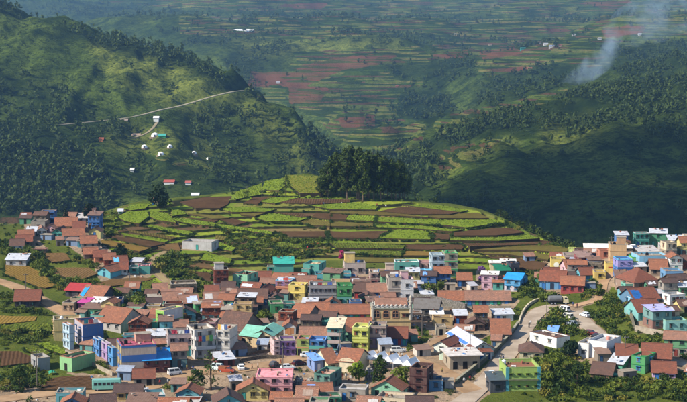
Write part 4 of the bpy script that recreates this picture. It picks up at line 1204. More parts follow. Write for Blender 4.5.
def tank(e_idx, fx, fy, c, label, r=0.55, ht=1.15, dz=None):
    e, w, d, h = HOUSES[e_idx]
    loc = e.matrix_basis @ Vector((-w / 2 + w * fx, d * fy, 0)); z = e.location.z + h - 0.7 if dz is None else e.location.z + h + dz
    mb = MB().lathe([(0, 0), (r, 0), (r, ht * 0.25), (r * 1.04, ht * 0.28), (r, ht * 0.31), (r, ht * 0.55), (r * 1.04, ht * 0.58), (r, ht * 0.61), (r, ht * 0.8), (r * 0.55, ht * 0.95), (r * 0.3, ht * 0.96), (r * 0.3, ht * 1.06), (0, ht * 1.06)], 14)
    o = empty('water_tank', (loc.x, loc.y, z), 0, label, 'tank', None)
    mb.build('body', m_plain(c, 0.45), o)
    MB().box(-r * 1.1, r * 1.1, -r * 1.1, r * 1.1, -0.12, -0.002).build('base', m_concrete(CONC), o)

h = house
IDX = {}
def H(key, *a, **k):
    IDX[key] = len(HOUSES); return house(*a, **k)

# western hamlet at the head of the terraces
H('a1', 38,230.5,14,7,9,0,'F',GREY,CONC,'grey unplastered concrete block building with flat roof in the upper hamlet',win=1)
H('a2', 66,231,21,8,6,8,'G',OCH,T1,'long house with broad orange tile roof at the edge of the upper hamlet',pitch=26)
H('a10',84,223,12,6,5,5,'S',LGREY,LGREY,'low shed under a pale sheet roof beside the orange walled house')
H('a11',95,223,13,7,6,5,'G',ORG,T2_,'orange walled house with tile roof beside the meadow')
H('a15',50,232.5,10,6,5.5,-10,'E',PINK,T4,'small pinkish gabled house behind the grey block building')
H('a4', 79,232.5,11,6,6,10,'G',CREAM,T2_,'tile roofed house with cream wall in the middle of the upper hamlet')
H('a14',42,235,9,6,6,15,'E',WHITE,T4,'small white gabled house with pale tile roof in the upper hamlet')
H('a7', 26,240.5,14,6,5.5,12,'G',WHITE,T1,'white walled house under orange tiles at the lower edge of the hamlet')
H('a3', 57,238.5,11,7,7,-8,'E',TEAL,T3,'teal gable fronted house with brown tiles above the tan field',pitch=30)
H('a5', 74,240,20,7,5.5,15,'G',LGREY,T1,'long pale house with orange roof beside the hamlet lane')
H('a8', 24,246,15,6,5.5,10,'G',STONE,T2_,'stone house with rust coloured tiles below the hamlet')
H('a9', 17,250.5,13,6,6,8,'G',WHITE,T3,'whitewashed house with brown tile roof on the hamlet edge')
H('a6', 89,249,15,7,7,12,'G',GREY,T1,'house with orange tiles and grey wall beside the teal porch',ver=None)
H('a6b',81,247.5,6,4,6.5,12,'FS',AQUA,CONC,'little turquoise flat roofed porch building at the hamlet lane',win=1,sw=0)
H('a13',39,252.5,13,3,4,0,'FS',BROWN,T4,'low brown mud wall shed at the top of the tan field',win=1,sw=0)
H('a16',70,227,12,6,4.5,5,'G',CREAM,T1,'orange tiled house half hidden behind the roofs of the hamlet')
H('a17',31,236,9,5,5,5,'S',LGREY,TIN,'tin roofed shed between the white houses of the hamlet')
# row below the ochre field
H('b1', 91,260,13,6,7,14,'G',BROWN,T1,'uppermost house of the stepped tile roofed row under the ochre field',win=1)
H('b2', 101,262.8,12,6,7,14,'G',ORG,T2_,'second house of the stepped tile roofed row, earthen orange wall',win=1)
H('b3', 110,265.8,11,6,7,14,'G',BRICK,T1,'third house of the stepped tile roofed row, brick wall',win=1)
H('b4', 121,268.5,13,6,7,16,'G',ORG,T2_,'lowest house of the stepped row with a blue sheet on its tiles',sheet=(0.0,0.4,LBLUE),win=1)
H('b5', 104,276.5,14,8,6,-28,'E',AQUA,T1,'turquoise gabled house with tile roof at the corner of the tan field',pitch=26,win=0,sw=0,door=(0.1,0.3,0.4))
H('b6', 120,274.5,15,6,6,10,'G',WHITE,T2_,'white house with tile roof between the two turquoise houses',win=3)
H('b7a',134,273.5,9,6,6,4,'F',TEAL,LGREY,'low flat roofed teal annex beside the teal and red house',win=1)
H('b7', 144,273,12,7,8,4,'F',TEAL,PINK,'teal house with red roof terrace at the head of the green field',trim=(0.7,0.25,0.28),win=0,sw=0,par=0.3)
# single buildings on the hill
H('c1', 197,250,30,8,8.5,-14,'F',LGREY,CONC,'roofless pale concrete building standing alone among the terraces',win=0,sw=1,door=TEAL,band=False,par=1.6,st=1)
H('c2', 155,204.5,6.5,5,4,5,'G',CREAM,T4,'tiny cream house with tile roof on the crest of the hill',win=1,sw=0,door=BLUE)
H('c3', 120.5,213,4,3,3,5,'G',WHITE,TIN,'tiny white hut beside the meadow on the hill',win=0,sw=0,door=GREEN)
H('p7', 16,264.5,20,6,7,0,'S',LGREY,TIN,'pale shed with sheet roof at the end of the ochre field',win=2)
# western middle
H('d1', 221.5,289.5,14,6,20,8,'F',BRICK,CONC,'narrow three storey brick house with whitewashed ground floor',st=3,low=(0.78,0.74,0.74),win=2,room=(0.05,3.2,3,1.8,LGREY))
H('d2', 240,288,15,8,14,-24,'F',MINT,T4,'mint green two storey house beside the narrow brick house',win=1,sw=2,st=2)
H('d3', 184,293,25,8,9,10,'F',STONE,CONC,'rough stone house with flat cluttered roof above the tin roofs',win=2,st=1)
H('d11',161,296.5,13,6,7,14,'G',TEAL,T4,'small teal walled house with faded tile roof beside the stone house')
H('d12',156,304,14,5,7,10,'FS',(0.10,0.50,0.46),CONC,'low teal lean-to with flat roof below the stone house',win=2)
H('d4', 174,306,19,7,7,16,'G',(0.14,0.50,0.44),T4,'teal house with broad orange roof and a tin strip',sheet=(0.78,0.99,LGREY),pitch=22)
H('d6', 190,309,17,7,7,14,'G',(0.12,0.52,0.42),T4,'teal house with white and blue sheets over the tiles',sheet=(0.35,0.98,(0.72,0.76,0.86)),pitch=22,doors=[TEAL,BROWN,TEAL])
H('d8', 215,304,20,6,6,10,'G',CREAM,T4,'cream house with pale tin and tile roof behind the tarped houses',sheet=(0.02,0.4,LGREY),pitch=22)
H('d7', 200,313,9,5,9,14,'FS',GREEN,CONC,'bright green narrow house wedged between the tarped roofs',win=1,sw=0)
H('d9', 214,313,18,6,6.5,12,'G',AQUA,T4,'turquoise house with light blue tarpaulin sheets on its roof',sheet=(0.4,0.95,(0.56,0.68,0.88)),pitch=22,doors=[TEAL,(0.2,0.3,0.3)])
H('d10',227,316,17,6,6.5,6,'S',BROWN,CONC,'dark open shed with grey flat roof beside the turquoise house',win=0,sw=0,doors=[(0.1,0.09,0.08),(0.12,0.1,0.1),(0.09,0.08,0.08)],pitch=10)
# upper middle rows
H('e4', 270.5,271,7,4,4.5,0,'F',TEAL,CONC,'little teal hut beside the long teal shed under the terraces',win=1,sw=0)
H('e3', 284,273.5,19,7,10,4,'S',TEAL,(0.22,0.62,0.55),'long teal shed with teal roof at the foot of the terraces',win=0,sw=0,pitch=22)
H('e5', 311,278,16,9,14,-16,'F',TEAL,CREAM,'tall teal cube house with cream roof terrace under the terraces',win=1,sw=1,st=2,trim=(0.14,0.55,0.5))
H('e5b',305.5,279,8,3,10,-16,'F',TEAL,CONC,'projecting teal stair block in front of the tall teal house',win=1,sw=0)
H('e8', 304,288,24,6,6,2,'G',CREAM,T4,'long tile roofed house between the yellow house and the teal cube',win=3)
H('e2', 264,283.5,13,6,6,3,'G',BLUE,T2_,'small blue walled house with brown tiles beside the mint house',doors=[NAVY,BLUE])
H('e6', 283,294.5,15,6,14,-14,'F',(0.80,0.50,0.34),LBLUE,'orange house with purple upper storey and pale blue roof sheet',st=2,win=2,sw=1,stripes=[(0.62,0.99,(0.50,0.36,0.52))])
H('e7', 296.5,299.5,16,6,15,-10,'F',YEL,CREAM,'bright yellow two storey house with flat roof in the village centre',st=2,win=1,sw=1,door=(0.3,0.2,0.1),low=(0.7,0.62,0.2),trim=(0.9,0.82,0.3))
H('e9a',263,297.5,13,7,7,-12,'E',PINK,T2_,'pinkish gabled house behind the long brown tile roof',pitch=28)
H('e9', 252,304.5,29,7,7.5,-2,'G',BLUE,T3,'long house with brown tile roof and bright blue end wall',doors=[BLUE,(0.15,0.12,0.1),(0.2,0.2,0.25),TEAL],pitch=26)
H('e10',255,310,14,6,6.5,2,'G',(0.1,0.36,0.36),T1,'dark teal house with orange tiles in front of the blue walled house',doors=[NAVY,TEAL,NAVY])
H('e11',277,313.5,13,7,10,8,'F',GREEN,CONC,'green house under a grey cluttered roof beside the lane',win=1,sw=1,st=1)
H('e11b',290,313,12,6,9,8,'F',TEAL,CONC,'teal flat roofed house adjoining the green one by the lane',win=2,sw=0,st=1)
H('f1', 355,275,21,8,12,4,'F',(0.72,0.64,0.58),CONC,'beige house with yellow roof block and blue tank under the terraces',st=1,win=2,ww=1.6,wh=1.5,room=(0.06,3.6,3.2,3.0,(0.86,0.70,0.24)))
H('f2', 333,284,36,7,10,2,'F',AQUA,T4,'long turquoise house with flat tan roof in the upper row',win=6,st=1,trim=(0.30,0.62,0.60))
H('f2b',350,284.5,13,6,8,2,'F',(0.24,0.5,0.72),T4,'short blue house at the end of the long turquoise house',win=2,st=1)
H('f3', 323,305,27,8,20,2,'F',(0.56,0.54,0.54),CONC,'grey two storey block with a row of small upper windows',win=6,st=2,wh=1.1)
H('f4', 344.5,306,14,8,20,2,'F',(0.10,0.55,0.22),(0.25,0.5,0.3),'vivid green house with turquoise ground floor beside the grey block',st=2,low=(0.25,0.62,0.56),win=2)
H('f5', 361,299,14,7,9,-4,'G',BROWN,T3,'dark brown tile roofed house next to the vivid green house',doors=[RED,(0.15,0.1,0.1),NAVY],pitch=26)
H('f6', 379,299.5,22,7,9,2,'G',(0.75,0.55,0.52),T4,'tile roofed house with red and blue doors above the mosque',doors=[RED,BLUE,AQUA,BLUE])
H('f7', 382,285.5,24,8,13,2,'F',(0.74,0.60,0.54),CREAM,'two storey pinkish house with crimson band and cream roof terrace',st=2,win=4,low=(0.70,0.30,0.34),room=(0.7,3,3,2.2,(0.78,0.66,0.58)))
H('g2', 407,271.5,24,7,9.5,1,'F',TEAL,WHITE,'long teal house with white roof sheets at the foot of the terraces',st=1,win=2,trim=(0.80,0.82,0.80))
H('g3', 426,270.5,13,7,8,0,'F',(0.72,0.56,0.50),PINK,'dusty pink flat roofed house between teal and glazed houses',win=2)
H('g4', 438,277,13,8,22,3,'F',(0.66,0.74,0.78),(0.6,0.66,0.66),'pale blue house with wide dark glazed windows at the foot of the terraces',st=3,win=2,ww=1.7,wh=1.7)
H('g4b',451,277,13,8,24,3,'F',(0.58,0.54,0.42),GREEN,'olive house with bright green parapet beside the glazed house',st=3,trim=(0.2,0.68,0.36),win=1,ww=1.8,low=(0.2,0.5,0.34))
H('g5', 422,283.5,11,7,12,5,'F',LBLUE,LBLUE,'pale blue house with a white ground floor above the green thicket',st=1,win=1,ww=1.6)
H('g5b',431,284.5,10,6,12.5,0,'FS',AQUA,LBLUE,'turquoise walled house with pale blue roof slab above the thicket',st=1,win=0,sw=0)
H('g6', 443,284,15,6,12,4,'G',(0.20,0.45,0.72),T1,'tile roofed house with blue upper wall and yellow ground floor',st=2,low=(0.85,0.72,0.2),win=3)
H('g7', 395,301,13,7,24,4,'F',(0.70,0.63,0.56),CONC,'tall beige house with dark terrace opening behind the mosque',st=2,win=1,ww=2.4,wh=1.8)
H('g7b',407,301,13,7,22,4,'F',(0.84,0.82,0.80),PINK,'white two storey house with pink roof room behind the mosque',st=2,win=1,room=(0.1,2.6,2.6,2.0,PINK))
H('h1', 464.5,286.5,14,6,8,-2,'G',NAVY,T1,'dark blue house with orange tiles standing alone above the long row',doors=[BLUE,NAVY,(0.08,0.08,0.1)])
H('h5', 508,267.5,14,6,7,-6,'FS',(0.45,0.46,0.40),WHITE,'shed with white slab roof under the brown terraces',win=2)
H('h6', 495,270.5,10,6,7.5,-4,'FS',(0.82,0.76,0.56),WHITE,'cream hut with white roof behind the green shed',win=1)
H('h7', 515,274.5,9,6,11,10,'F',NAVY,NAVY,'dark navy two storey house beside the brown terrace',st=1,win=1)
H('h8', 504,278.5,13,6,8,8,'S',(0.12,0.40,0.28),(0.12,0.42,0.30),'dark green shed between the white roofed and pink houses',win=0,sw=0)
H('h2', 489.5,289.5,16,7,15,-8,'FS',(0.80,0.60,0.66),WHITE,'pink two storey house with white slab roof beside the purple tree',st=2,win=2)
H('h3', 498,290,10,6,8,-8,'S',TEAL,T1,'small orange roofed house between the pink and the blue house',win=1)
H('h4', 512,291.5,15,8,14,-24,'G',(0.16,0.58,0.78),TINBLUE,'sky blue two storey house with bright blue roof and whitish ground floor',st=2,low=(0.76,0.70,0.72),win=2,pitch=14)
H('h10',453,305.5,28,7,6.5,-3,'G',(0.14,0.48,0.46),T1,'western half of the long tile roofed row with coloured doors',doors=[TEAL,NAVY,BLUE,GREEN],pitch=25)
H('h10b',488,305.5,44,7,6.5,-3,'G',(0.16,0.42,0.50),T4,'eastern half of the long tile roofed row with blue and green doors',doors=[BLUE,GREEN,NAVY,TEAL,GREEN,BLUE],pitch=25)
# eastern ridge
H('i9', 598,254,26,7,6,-6,'G',LGREY,WHITE,'long shed with white sheet roof on the eastern ridge',pitch=14)
H('i17',649,257.5,20,8,6,4,'S',(0.28,0.24,0.2),LGREY,'dark open shed with pale sheet roof on the eastern ridge',pitch=14,win=3)
H('i12',630,252,11,5,4,-5,'S',LGREY,WHITE,'white sheet roof shed behind the ochre tower house',pitch=14)
H('i18',672,254,18,8,9,0,'F',LGREY,CONC,'grey flat roofed house on the eastern ridge above the blue house',win=2)
H('i8', 572,256.5,7,5,7.5,-10,'F',(0.78,0.84,0.36),(0.7,0.75,0.4),'little lime yellow cube house at the edge of the terraces',win=0)
H('i8b',580,258,11,6,8,-8,'F',(0.34,0.22,0.19),T3,'dark maroon flat house beside the little lime cube',win=1)
H('i11',605,258.5,11,6,8,0,'F',(0.74,0.42,0.28),T4,'terracotta orange house next to the ochre tower house',win=1)
H('i10',618,264.5,16,8,20,-6,'F',(0.78,0.60,0.36),CONC,'tall ochre plastered tower house on the eastern ridge',st=3,win=0,sw=1,room=(0.5,3,3,2.0,(0.7,0.52,0.32)))
H('i7', 571,264,15,7,9,-6,'F',(0.68,0.58,0.55),CONC,'pale mauve flat house behind the yellow wall house',win=2)
H('i7b',586,265,15,6,8,8,'S',(0.56,0.24,0.26),(0.56,0.46,0.42),'low crimson walled house with a grey pink roof on the ridge',win=1)
H('i3', 558,272,14,7,13,-6,'F',YEL,CONC,'yellow house with blank front wall beside the brown terraces',st=2,win=0,sw=0,band=False,trim=(0.75,0.62,0.1))
H('i4', 575,275,17,7,8,8,'G',PINK,T1,'pink house with orange tile roof next to the yellow wall house',win=3,pitch=26)
H('i5', 588,281,14,6,7,6,'G',AQUA,T2_,'aqua house with brown tile roof on the ridge path',doors=[AQUA,BLUE,AQUA])
H('i6', 600,281,11,6,8,-4,'F',(0.80,0.66,0.10),CONC,'mustard yellow hut beside the aqua house',win=1)
H('i13',612,273,13,5,9.5,-6,'F',(0.88,0.72,0.08),CONC,'deep yellow walled house with red painted line facing the path',st=1,win=0,sw=0,trim=(0.8,0.65,0.1))
H('i14',625,277,15,7,18,2,'F',(0.18,0.44,0.72),LBLUE,'blue two storey house with lilac upper front on the ridge path',st=2,stripes=[(0.58,0.93,(0.55,0.50,0.74))],win=2)
H('i15',637,268.5,10,6,11,0,'F',(0.46,0.70,0.30),GREEN,'leaf green house between the lilac fronted and sky blue houses',win=1)
H('i16',654,268.5,30,9,13,6,'F',LBLUE,CONC,'long sky blue flat roofed house on the eastern ridge',st=1,win=2,sw=1)
H('i1', 552,289.5,24,8,10,-14,'G',(0.20,0.56,0.76),T2_,'blue house with wide brown tile roof above the road bend',pitch=26,doors=[BLUE,NAVY,BLUE],low=None)
H('i2', 572,293.5,22,7,10,-12,'G',(0.66,0.18,0.16),T1,'red painted house with orange tiles above the road bend',pitch=24,win=3)
H('j2', 659,276,16,8,8,-6,'G',(0.56,0.46,0.36),T1,'house with faded tile roof behind the pyramid roofed house',pitch=24)
H('j3', 674,283,18,7,12,0,'F',(0.30,0.56,0.74),CONC,'blue flat house at the ridge end behind the pyramid roof',win=2)
H('j1', 647,288.5,28,10,8,20,'H',(0.56,0.44,0.36),T2_,'house under a steep pyramid shaped tile roof',pitch=30,win=2)
H('j6', 630,293,10,5,9,6,'F',(0.32,0.66,0.56),(0.5,0.7,0.6),'small turquoise flat hut at the top of the stone steps',win=1)
H('j4', 647,305.5,27,8,8,18,'G',(0.22,0.46,0.60),T2_,'tile roofed house with a blue sheet strip under the pyramid roof',pitch=26,sheet=(0.02,0.35,(0.16,0.36,0.6)))
H('j4b',634,306.5,8,4,9,10,'F',LBLUE,WHITE,'pale blue porch hut beside the stone steps',win=1,sw=0)
H('j5', 650,319,25,8,9,16,'G',(0.34,0.68,0.66),T2_,'turquoise walled house with red brown roof above the green bank',pitch=28,doors=[TEAL,LBLUE,TEAL])
H('j7', 662,328.5,20,7,18,12,'S',(0.36,0.56,0.54),(0.66,0.66,0.82),'two storey house with lilac sheet roof and brown front above the bank',st=2,low=(0.52,0.34,0.28),win=2,pitch=10)
H('j8', 676,331.5,22,6,11,4,'F',(0.44,0.70,0.66),(0.55,0.7,0.6),'pale turquoise house beside the lilac roofed house',win=2,st=1)
# lower east
H('k3', 552,337.5,8,5,6,-14,'S',LBLUE,TARP,'little blue roofed hut inside the road bend',win=1,sw=0,pitch=16)
H('k2', 563,346.5,15,11,10,36,'F',(0.84,0.85,0.82),T3,'white walled shed with brown roof terrace inside the road bend',win=0,sw=2,st=1,par=0.25)
H('k1b',583,357.5,10,8,15,-30,'F',WHITE,CONC,'small white block attached to the big white house',win=1,sw=0,st=1)
H('k1', 597,357.5,17,10,17,-34,'F',(0.88,0.88,0.88),(0.66,0.66,0.66),'big whitewashed cube house below the road',st=1,win=1,sw=0,ww=0.9)
H('k4', 627,363,20,8,9,-8,'G',(0.40,0.32,0.26),T2_,'long house with red tile roof below the lower road',win=2,pitch=20)
H('k5', 615,370.5,13,7,7,-26,'S',(0.18,0.66,0.52),TIN,'green shed with grey tin roof below the white house',pitch=20,win=0,sw=0)
H('k7', 656,366.5,27,9,10,-14,'G',(0.40,0.28,0.22),T2_,'large house with red brown tile roof behind the green house',pitch=24,win=2)
H('k6', 638,373,12,7,17,-36,'F',(0.10,0.58,0.26),(0.2,0.5,0.3),'vivid green two storey house under the red tile roof',st=2,win=1,sw=1,frame=(0.2,0.5,0.7))
H('k8', 664,379.5,22,7,8,-10,'G',(0.78,0.60,0.76),T2_,'pink lilac house with red tiles and blue door',pitch=22,door=BLUE,win=3)
H('k9', 601,379,19,7,6,-22,'G',(0.56,0.40,0.24),T3,'mud walled hut with dark sagging roof among the bushes',pitch=24,win=1)
H('k11',531,358.5,23,8,8,-8,'H',(0.76,0.70,0.52),T3,'cream house with brown hipped roof beside the road',pitch=24,win=2)
H('k10',523,391,34,10,24,4,'F',(0.56,0.68,0.12),T1,'lime green building with turquoise pillars and terracotta terrace',st=2,win=4,ww=0.7,wh=0.6,trim=(0.5,0.62,0.14),par=0.9)
H('k12',498,392,15,6,13,6,'S',(0.2,0.24,0.28),(0.28,0.32,0.34),'dark tin shed beside the lime green building',pitch=14,win=1)
# hall and shops beside the road
H('l4', 501,340.5,18,9,8,-2,'G',(0.50,0.46,0.42),T1,'grey walled house with pale orange roof above the parapet wall',pitch=28,win=3)
H('l5', 441,334.5,10,5,8,0,'F',(0.62,0.58,0.48),CONC,'small ruined block with dark doorway beside the dirt lane',win=0,sw=0,door=(0.05,0.05,0.05))
H('m4', 443,325.5,19,5,8,2,'F',OCH,(0.66,0.56,0.42),'low ochre outbuilding beside the mosque yard',win=1,sw=0,st=1)
H('m3', 437,320,12,6,6,0,'S',GREY,WHITE,'shed with clean white sheet roof behind the ochre outbuilding',pitch=18,win=0,sw=0)
H('m2', 426,317,24,8,10,-10,'G',(0.36,0.34,0.32),(0.42,0.40,0.38),'dark grey shed with weathered grey roof beside the mosque',pitch=22,win=1)
H('l1', 441,353,14,8,9,-28,'E',(0.80,0.82,0.76),T2_,'rear of two small houses with red tin gables by the street corner',pitch=24,win=1)
H('l1b',446,360.5,13,7,9,-28,'E',(0.70,0.78,0.66),T2_,'pale green fronted small house with red gable by the street corner',pitch=24,win=0,door=(0.6,0.25,0.2))
H('l2', 483,356.5,22,20,10,14,'E',(0.72,0.80,0.76),(0.70,0.70,0.72),'long grey roofed hall with a blue sheet strip and pale green gable',pitch=24,win=2,sw=4)
H('l2b',485,359.5,14,4,8,14,'S',(0.74,0.78,0.80),T2_,'small blue fronted shop with red roof before the hall gable',pitch=18,doors=[BLUE,(0.1,0.2,0.4)])
H('l3', 465,369,30,9,14,8,'FS',(0.62,0.55,0.44),(0.78,0.75,0.72),'open fronted shop with broad whitish flat roof at the junction',st=1,doors=[(0.08,0.07,0.06),(0.12,0.1,0.08),(0.07,0.06,0.06)],over=0.9)
# centre
H('n7', 318,317.5,22,7,7,1,'G',(0.30,0.28,0.26),T1,'dark walled house with orange tiles under the grey block',doors=[NAVY,GREEN,(0.3,0.3,0.3)])
H('n6', 351,320.5,40,7,8,1,'G',(0.20,0.40,0.50),T1,'long tile roofed row with many brightly painted doors',doors=[NAVY,BLUE,TEAL,AQUA,GREEN,RED,LIMEC],pitch=24)
H('n14',229,337,26,11,9,-26,'G',(0.42,0.36,0.32),T3,'big barn like house with a wide brown tile roof',pitch=28,win=2,sw=1)
H('n17',180,333.5,15,6,6,8,'G',CREAM,T4,'small house with salmon coloured tiles below the stone wall',pitch=24)
H('n18',199,332.5,12,6,7,-20,'E',(0.70,0.78,0.26),T1,'lime gabled little house with orange tiles behind the white block',pitch=28)
H('n19',209,330,13,6,8,-6,'F',PINK,CONC,'small pink flat house in front of the barn roof',win=2)
H('n13b',249,346,18,7,12,-30,'G',(0.78,0.66,0.44),(0.46,0.68,0.60),'porch wing with pale teal roof of the cream gabled house',pitch=24,door=(0.2,0.14,0.1),win=1)
H('n13',262,346,21,10,13,-14,'E',(0.82,0.72,0.50),(0.46,0.68,0.60),'cream gabled house with pale teal roof beside the lane',pitch=20,st=2,win=2,awn=(0.34,0.28,0.22))
H('n12r',297,323,18,8,7,-34,'G',(0.52,0.46,0.42),T1,'house with steep orange roof behind the little white shrine house',pitch=30,win=1)
H('n12',289.5,334.5,12,5,10,0,'E',(0.82,0.80,0.78),T1,'white gabled shrine house with an orange painted front',pitch=28,win=0,sw=0,door=(0.75,0.45,0.15))
H('n8', 313,345,27,8,7.5,-2,'G',(0.56,0.44,0.38),T4,'house with weathered tile roof behind the olive and blue shops',pitch=24)
H('n4', 356,335,30,8,7,0,'G',(0.52,0.42,0.36),T1,'tile roofed house behind the acid yellow house',pitch=24,win=3)
H('n5', 334.5,349.5,14,8,23,-8,'S',(0.30,0.64,0.62),(0.82,0.76,0.64),'tall turquoise three storey house with cream sloping roof',st=3,win=1,ww=1.7,bal=(0.72,0.62,0.58),pitch=18)
H('n1', 360,349.5,16,7,23,-10,'F',(0.74,0.76,0.08),(0.8,0.8,0.5),'acid yellow two storey house on the main street',st=2,win=2,ww=1.2)
H('n2', 377,347.5,18,7,22,-4,'F',(0.64,0.54,0.50),CONC,'mauve grey two storey house next to the acid yellow house',st=2,win=3,low=(0.48,0.40,0.52))
H('n3', 397,345,19,7,8.5,-4,'G',(0.28,0.45,0.66),T2_,'tile roofed shop row with blue and red fronts by the street',doors=[RED,BLUE,RED,TEAL],pitch=26)
H('n9', 303,355,12,6,17,-6,'F',(0.54,0.60,0.16),TARP,'olive green two storey shop with blue sheet roof on the street',st=2,win=1,door=(0.1,0.08,0.08),trim=(0.75,0.45,0.3),sidec=(0.76,0.46,0.3))
H('n10',317,355.5,16,6,16,-6,'F',(0.14,0.46,0.70),TARP,'deep blue two storey shop beside the olive green shop',st=2,win=2,bal=TEAL)
H('n11',288,355,15,7,15,6,'F',PURP,CONC,'purple two storey house at the corner of the narrow lane',st=2,win=3,ww=0.8)
H('n11b',277,356,6,6,16,14,'F',(0.80,0.66,0.66),CONC,'slim pink striped house squeezed against the purple house',st=3,win=1,sw=0)
H('n16',182,356.5,27,8,23,10,'F',(0.72,0.62,0.60),CONC,'two storey house with pinkish upper wall and green shopfront',st=2,low=(0.10,0.50,0.40),win=3,ww=1.5,doors=[(0.1,0.2,0.2),TEAL,AQUA])
H('n15',205,358.5,20,8,30,22,'F',(0.76,0.73,0.70),CONC,'three storey whitish apartment house with balconies on the street',st=3,win=2,sw=2,bal=(0.74,0.72,0.70))
H('n15b',223,357.5,14,8,28,-12,'F',(0.78,0.75,0.70),CONC,'three storey cream wing with small windows beside the balconied house',st=3,win=2,sw=0)
H('n20',226,366.5,17,6,8,18,'S',(0.46,0.16,0.14),TIN,'market stall with grey tin roof beside the whitish apartment house',pitch=16,win=0,sw=0,doors=[(0.12,0.08,0.08),(0.2,0.08,0.08)])
# lower west
H('p6', 27,307.5,24,8,8,6,'G',(0.12,0.11,0.13),T2_,'black walled house with rust tiles beside the sandy track',pitch=26,door=(0.2,0.2,0.25))
H('p1', 75,297.5,20,8,8,-16,'G',(0.20,0.18,0.22),(0.62,0.22,0.22),'dark house with a red tin roof above the sandy track',pitch=16)
H('p2', 90,304.5,24,9,8,-22,'G',(0.18,0.19,0.26),T1,'dark walled house with orange tiles and a blue sheet',pitch=26,sheet=(0.0,0.2,TINBLUE),win=2)
H('p5', 118,306.5,10,6,7,6,'F',(0.14,0.34,0.58),CONC,'small blue cube house beside the green thicket',win=1)
H('p3', 98,312.5,24,7,9,-12,'S',(0.80,0.74,0.66),WHITE,'long house with gleaming white sheet roof',pitch=14,win=1)
H('p3b',83,311,9,5,9,-12,'S',(0.70,0.24,0.50),(0.72,0.28,0.54),'magenta walled lean-to beside the white sheet roof',pitch=14,win=0,sw=0)
H('p4', 68,312,12,6,10,-10,'F',(0.66,0.52,0.38),CONC,'sand coloured block house beside the sandy track',win=2)
H('o1', 108,330.5,28,10,10,-28,'G',(0.68,0.65,0.62),T1,'large house with broad orange tile roof and pale gable',pitch=26,win=3,sw=1)
H('o1b',97,326.5,14,6,11,-20,'F',(0.30,0.60,0.54),CONC,'turquoise lattice fronted annex beside the large orange roof',win=3,st=1)
H('o3', 160,332,9,9,22,-34,'F',(0.52,0.74,0.12),CREAM,'lime green balconied house with white side wall',st=2,win=1,ww=1.7,sw=0,sidec=(0.80,0.78,0.76))
H('o2', 147,335.5,22,6,13,6,'F',(0.18,0.66,0.54),(0.4,0.5,0.4),'blank turquoise walled house below the lime balconies',st=1,win=0,sw=1)
H('o4', 68,341,26,6,22,14,'F',(0.82,0.70,0.36),(0.7,0.66,0.56),'cream yellow house with pinkish window front at the row end',st=2,win=0,sw=2,sidec=(0.78,0.68,0.66))
H('o5', 72,349.5,4,4.7,25,34,'F',(0.60,0.72,0.78),T4,'pale blue three storey house next to the cream yellow house',st=3,win=0,sw=2,sidec=(0.64,0.74,0.80))
H('o6', 93.5,348.5,19,10,25,24,'F',(0.12,0.38,0.66),T4,'royal blue house with grey pink window front in the row',st=2,win=0,sw=2,sidec=(0.66,0.62,0.66))
H('o7', 102,356.5,5,5.4,17,28,'F',(0.16,0.50,0.76),LGREY,'bright blue house with pale terrace beside the royal blue house',st=2,win=1,sw=2)
H('o7b',109.5,361.5,4,5,18,28,'F',(0.60,0.50,0.70),LGREY,'lilac fronted narrow house in the blue row',st=2,win=0,sw=1,sidec=(0.62,0.48,0.68))
H('o7c',115,366.5,4,4,19,28,'F',(0.12,0.52,0.76),CONC,'narrow azure house beside the cream and blue striped building',st=2,win=0,sw=1)
H('o8', 139.5,373.5,33,10,29,16,'F',(0.80,0.68,0.58),(0.62,0.32,0.40),'big cream building with broad blue stripes',st=3,win=0,sw=1,band=False,stripes=[(0.0,0.16,(0.10,0.38,0.66)),(0.42,0.66,(0.10,0.40,0.70)),(0.92,1.0,(0.12,0.42,0.70))],sidec=(0.62,0.54,0.34),room=(0.5,4.2,3.0,1.6,(0.76,0.52,0.42)),ww=2.0,wh=1.7)
H('o9', 157,372.5,26,8,13,10,'S',(0.46,0.22,0.18),TINBLUE,'brick red annex with shining blue sheet roof',pitch=22,st=2,win=3)
H('o10',144,386,20,6,10,8,'G',(0.58,0.54,0.46),T2_,'low open shed with rusty roof below the striped building',pitch=20,doors=[(0.08,0.07,0.07),(0.1,0.09,0.08)])
H('o13',66,371,14,9,14,-34,'F',(0.46,0.72,0.42),T4,'light green flat house among the vegetable plots',st=1,win=0,sw=0,door=(0.16,0.12,0.1))
H('o13b',44,370.5,11,6,13,30,'F',(0.56,0.56,0.56),CONC,'grey annex with turquoise edge beside the light green house',st=1,win=0,sw=1)
# bottom edge
H('q1', 274,394,36,10,17,0,'F',(0.84,0.56,0.58),(0.88,0.58,0.60),'house with a salmon pink roof terrace beside the street',st=2,win=3,par=0.35)
H('q3', 347,372.5,20,8,13,-22,'G',(0.80,0.72,0.52),T1,'cream temple hall with arched front and red tile roof',pitch=24,win=0,sw=0)
H('q3b',333,372,10,9,11,22,'G',(0.80,0.72,0.52),T1,'side wing of the cream temple hall with red tiles',pitch=24,win=1)
H('q6', 319,371,9,6,11,22,'S',(0.42,0.54,0.76),TARP,'small blue and white striped kiosk beside the temple hall',pitch=14,win=0,door=(0.8,0.8,0.85))
H('q7', 322,392,16,9,18,-20,'F',(0.30,0.52,0.46),(0.74,0.60,0.52),'flat roofed house with green edged terrace beside the kiosk',st=2,win=2,trim=(0.16,0.46,0.36))
H('q5', 418,392,17,7,24,-18,'F',(0.30,0.14,0.13),T3,'dark maroon brick tower like house with open roof',st=3,win=1,sw=1,par=1.0)
H('q5b',436,391,14,5,11,0,'F',(0.12,0.44,0.62),CONC,'low bright blue hut beside the maroon tower house',win=1)

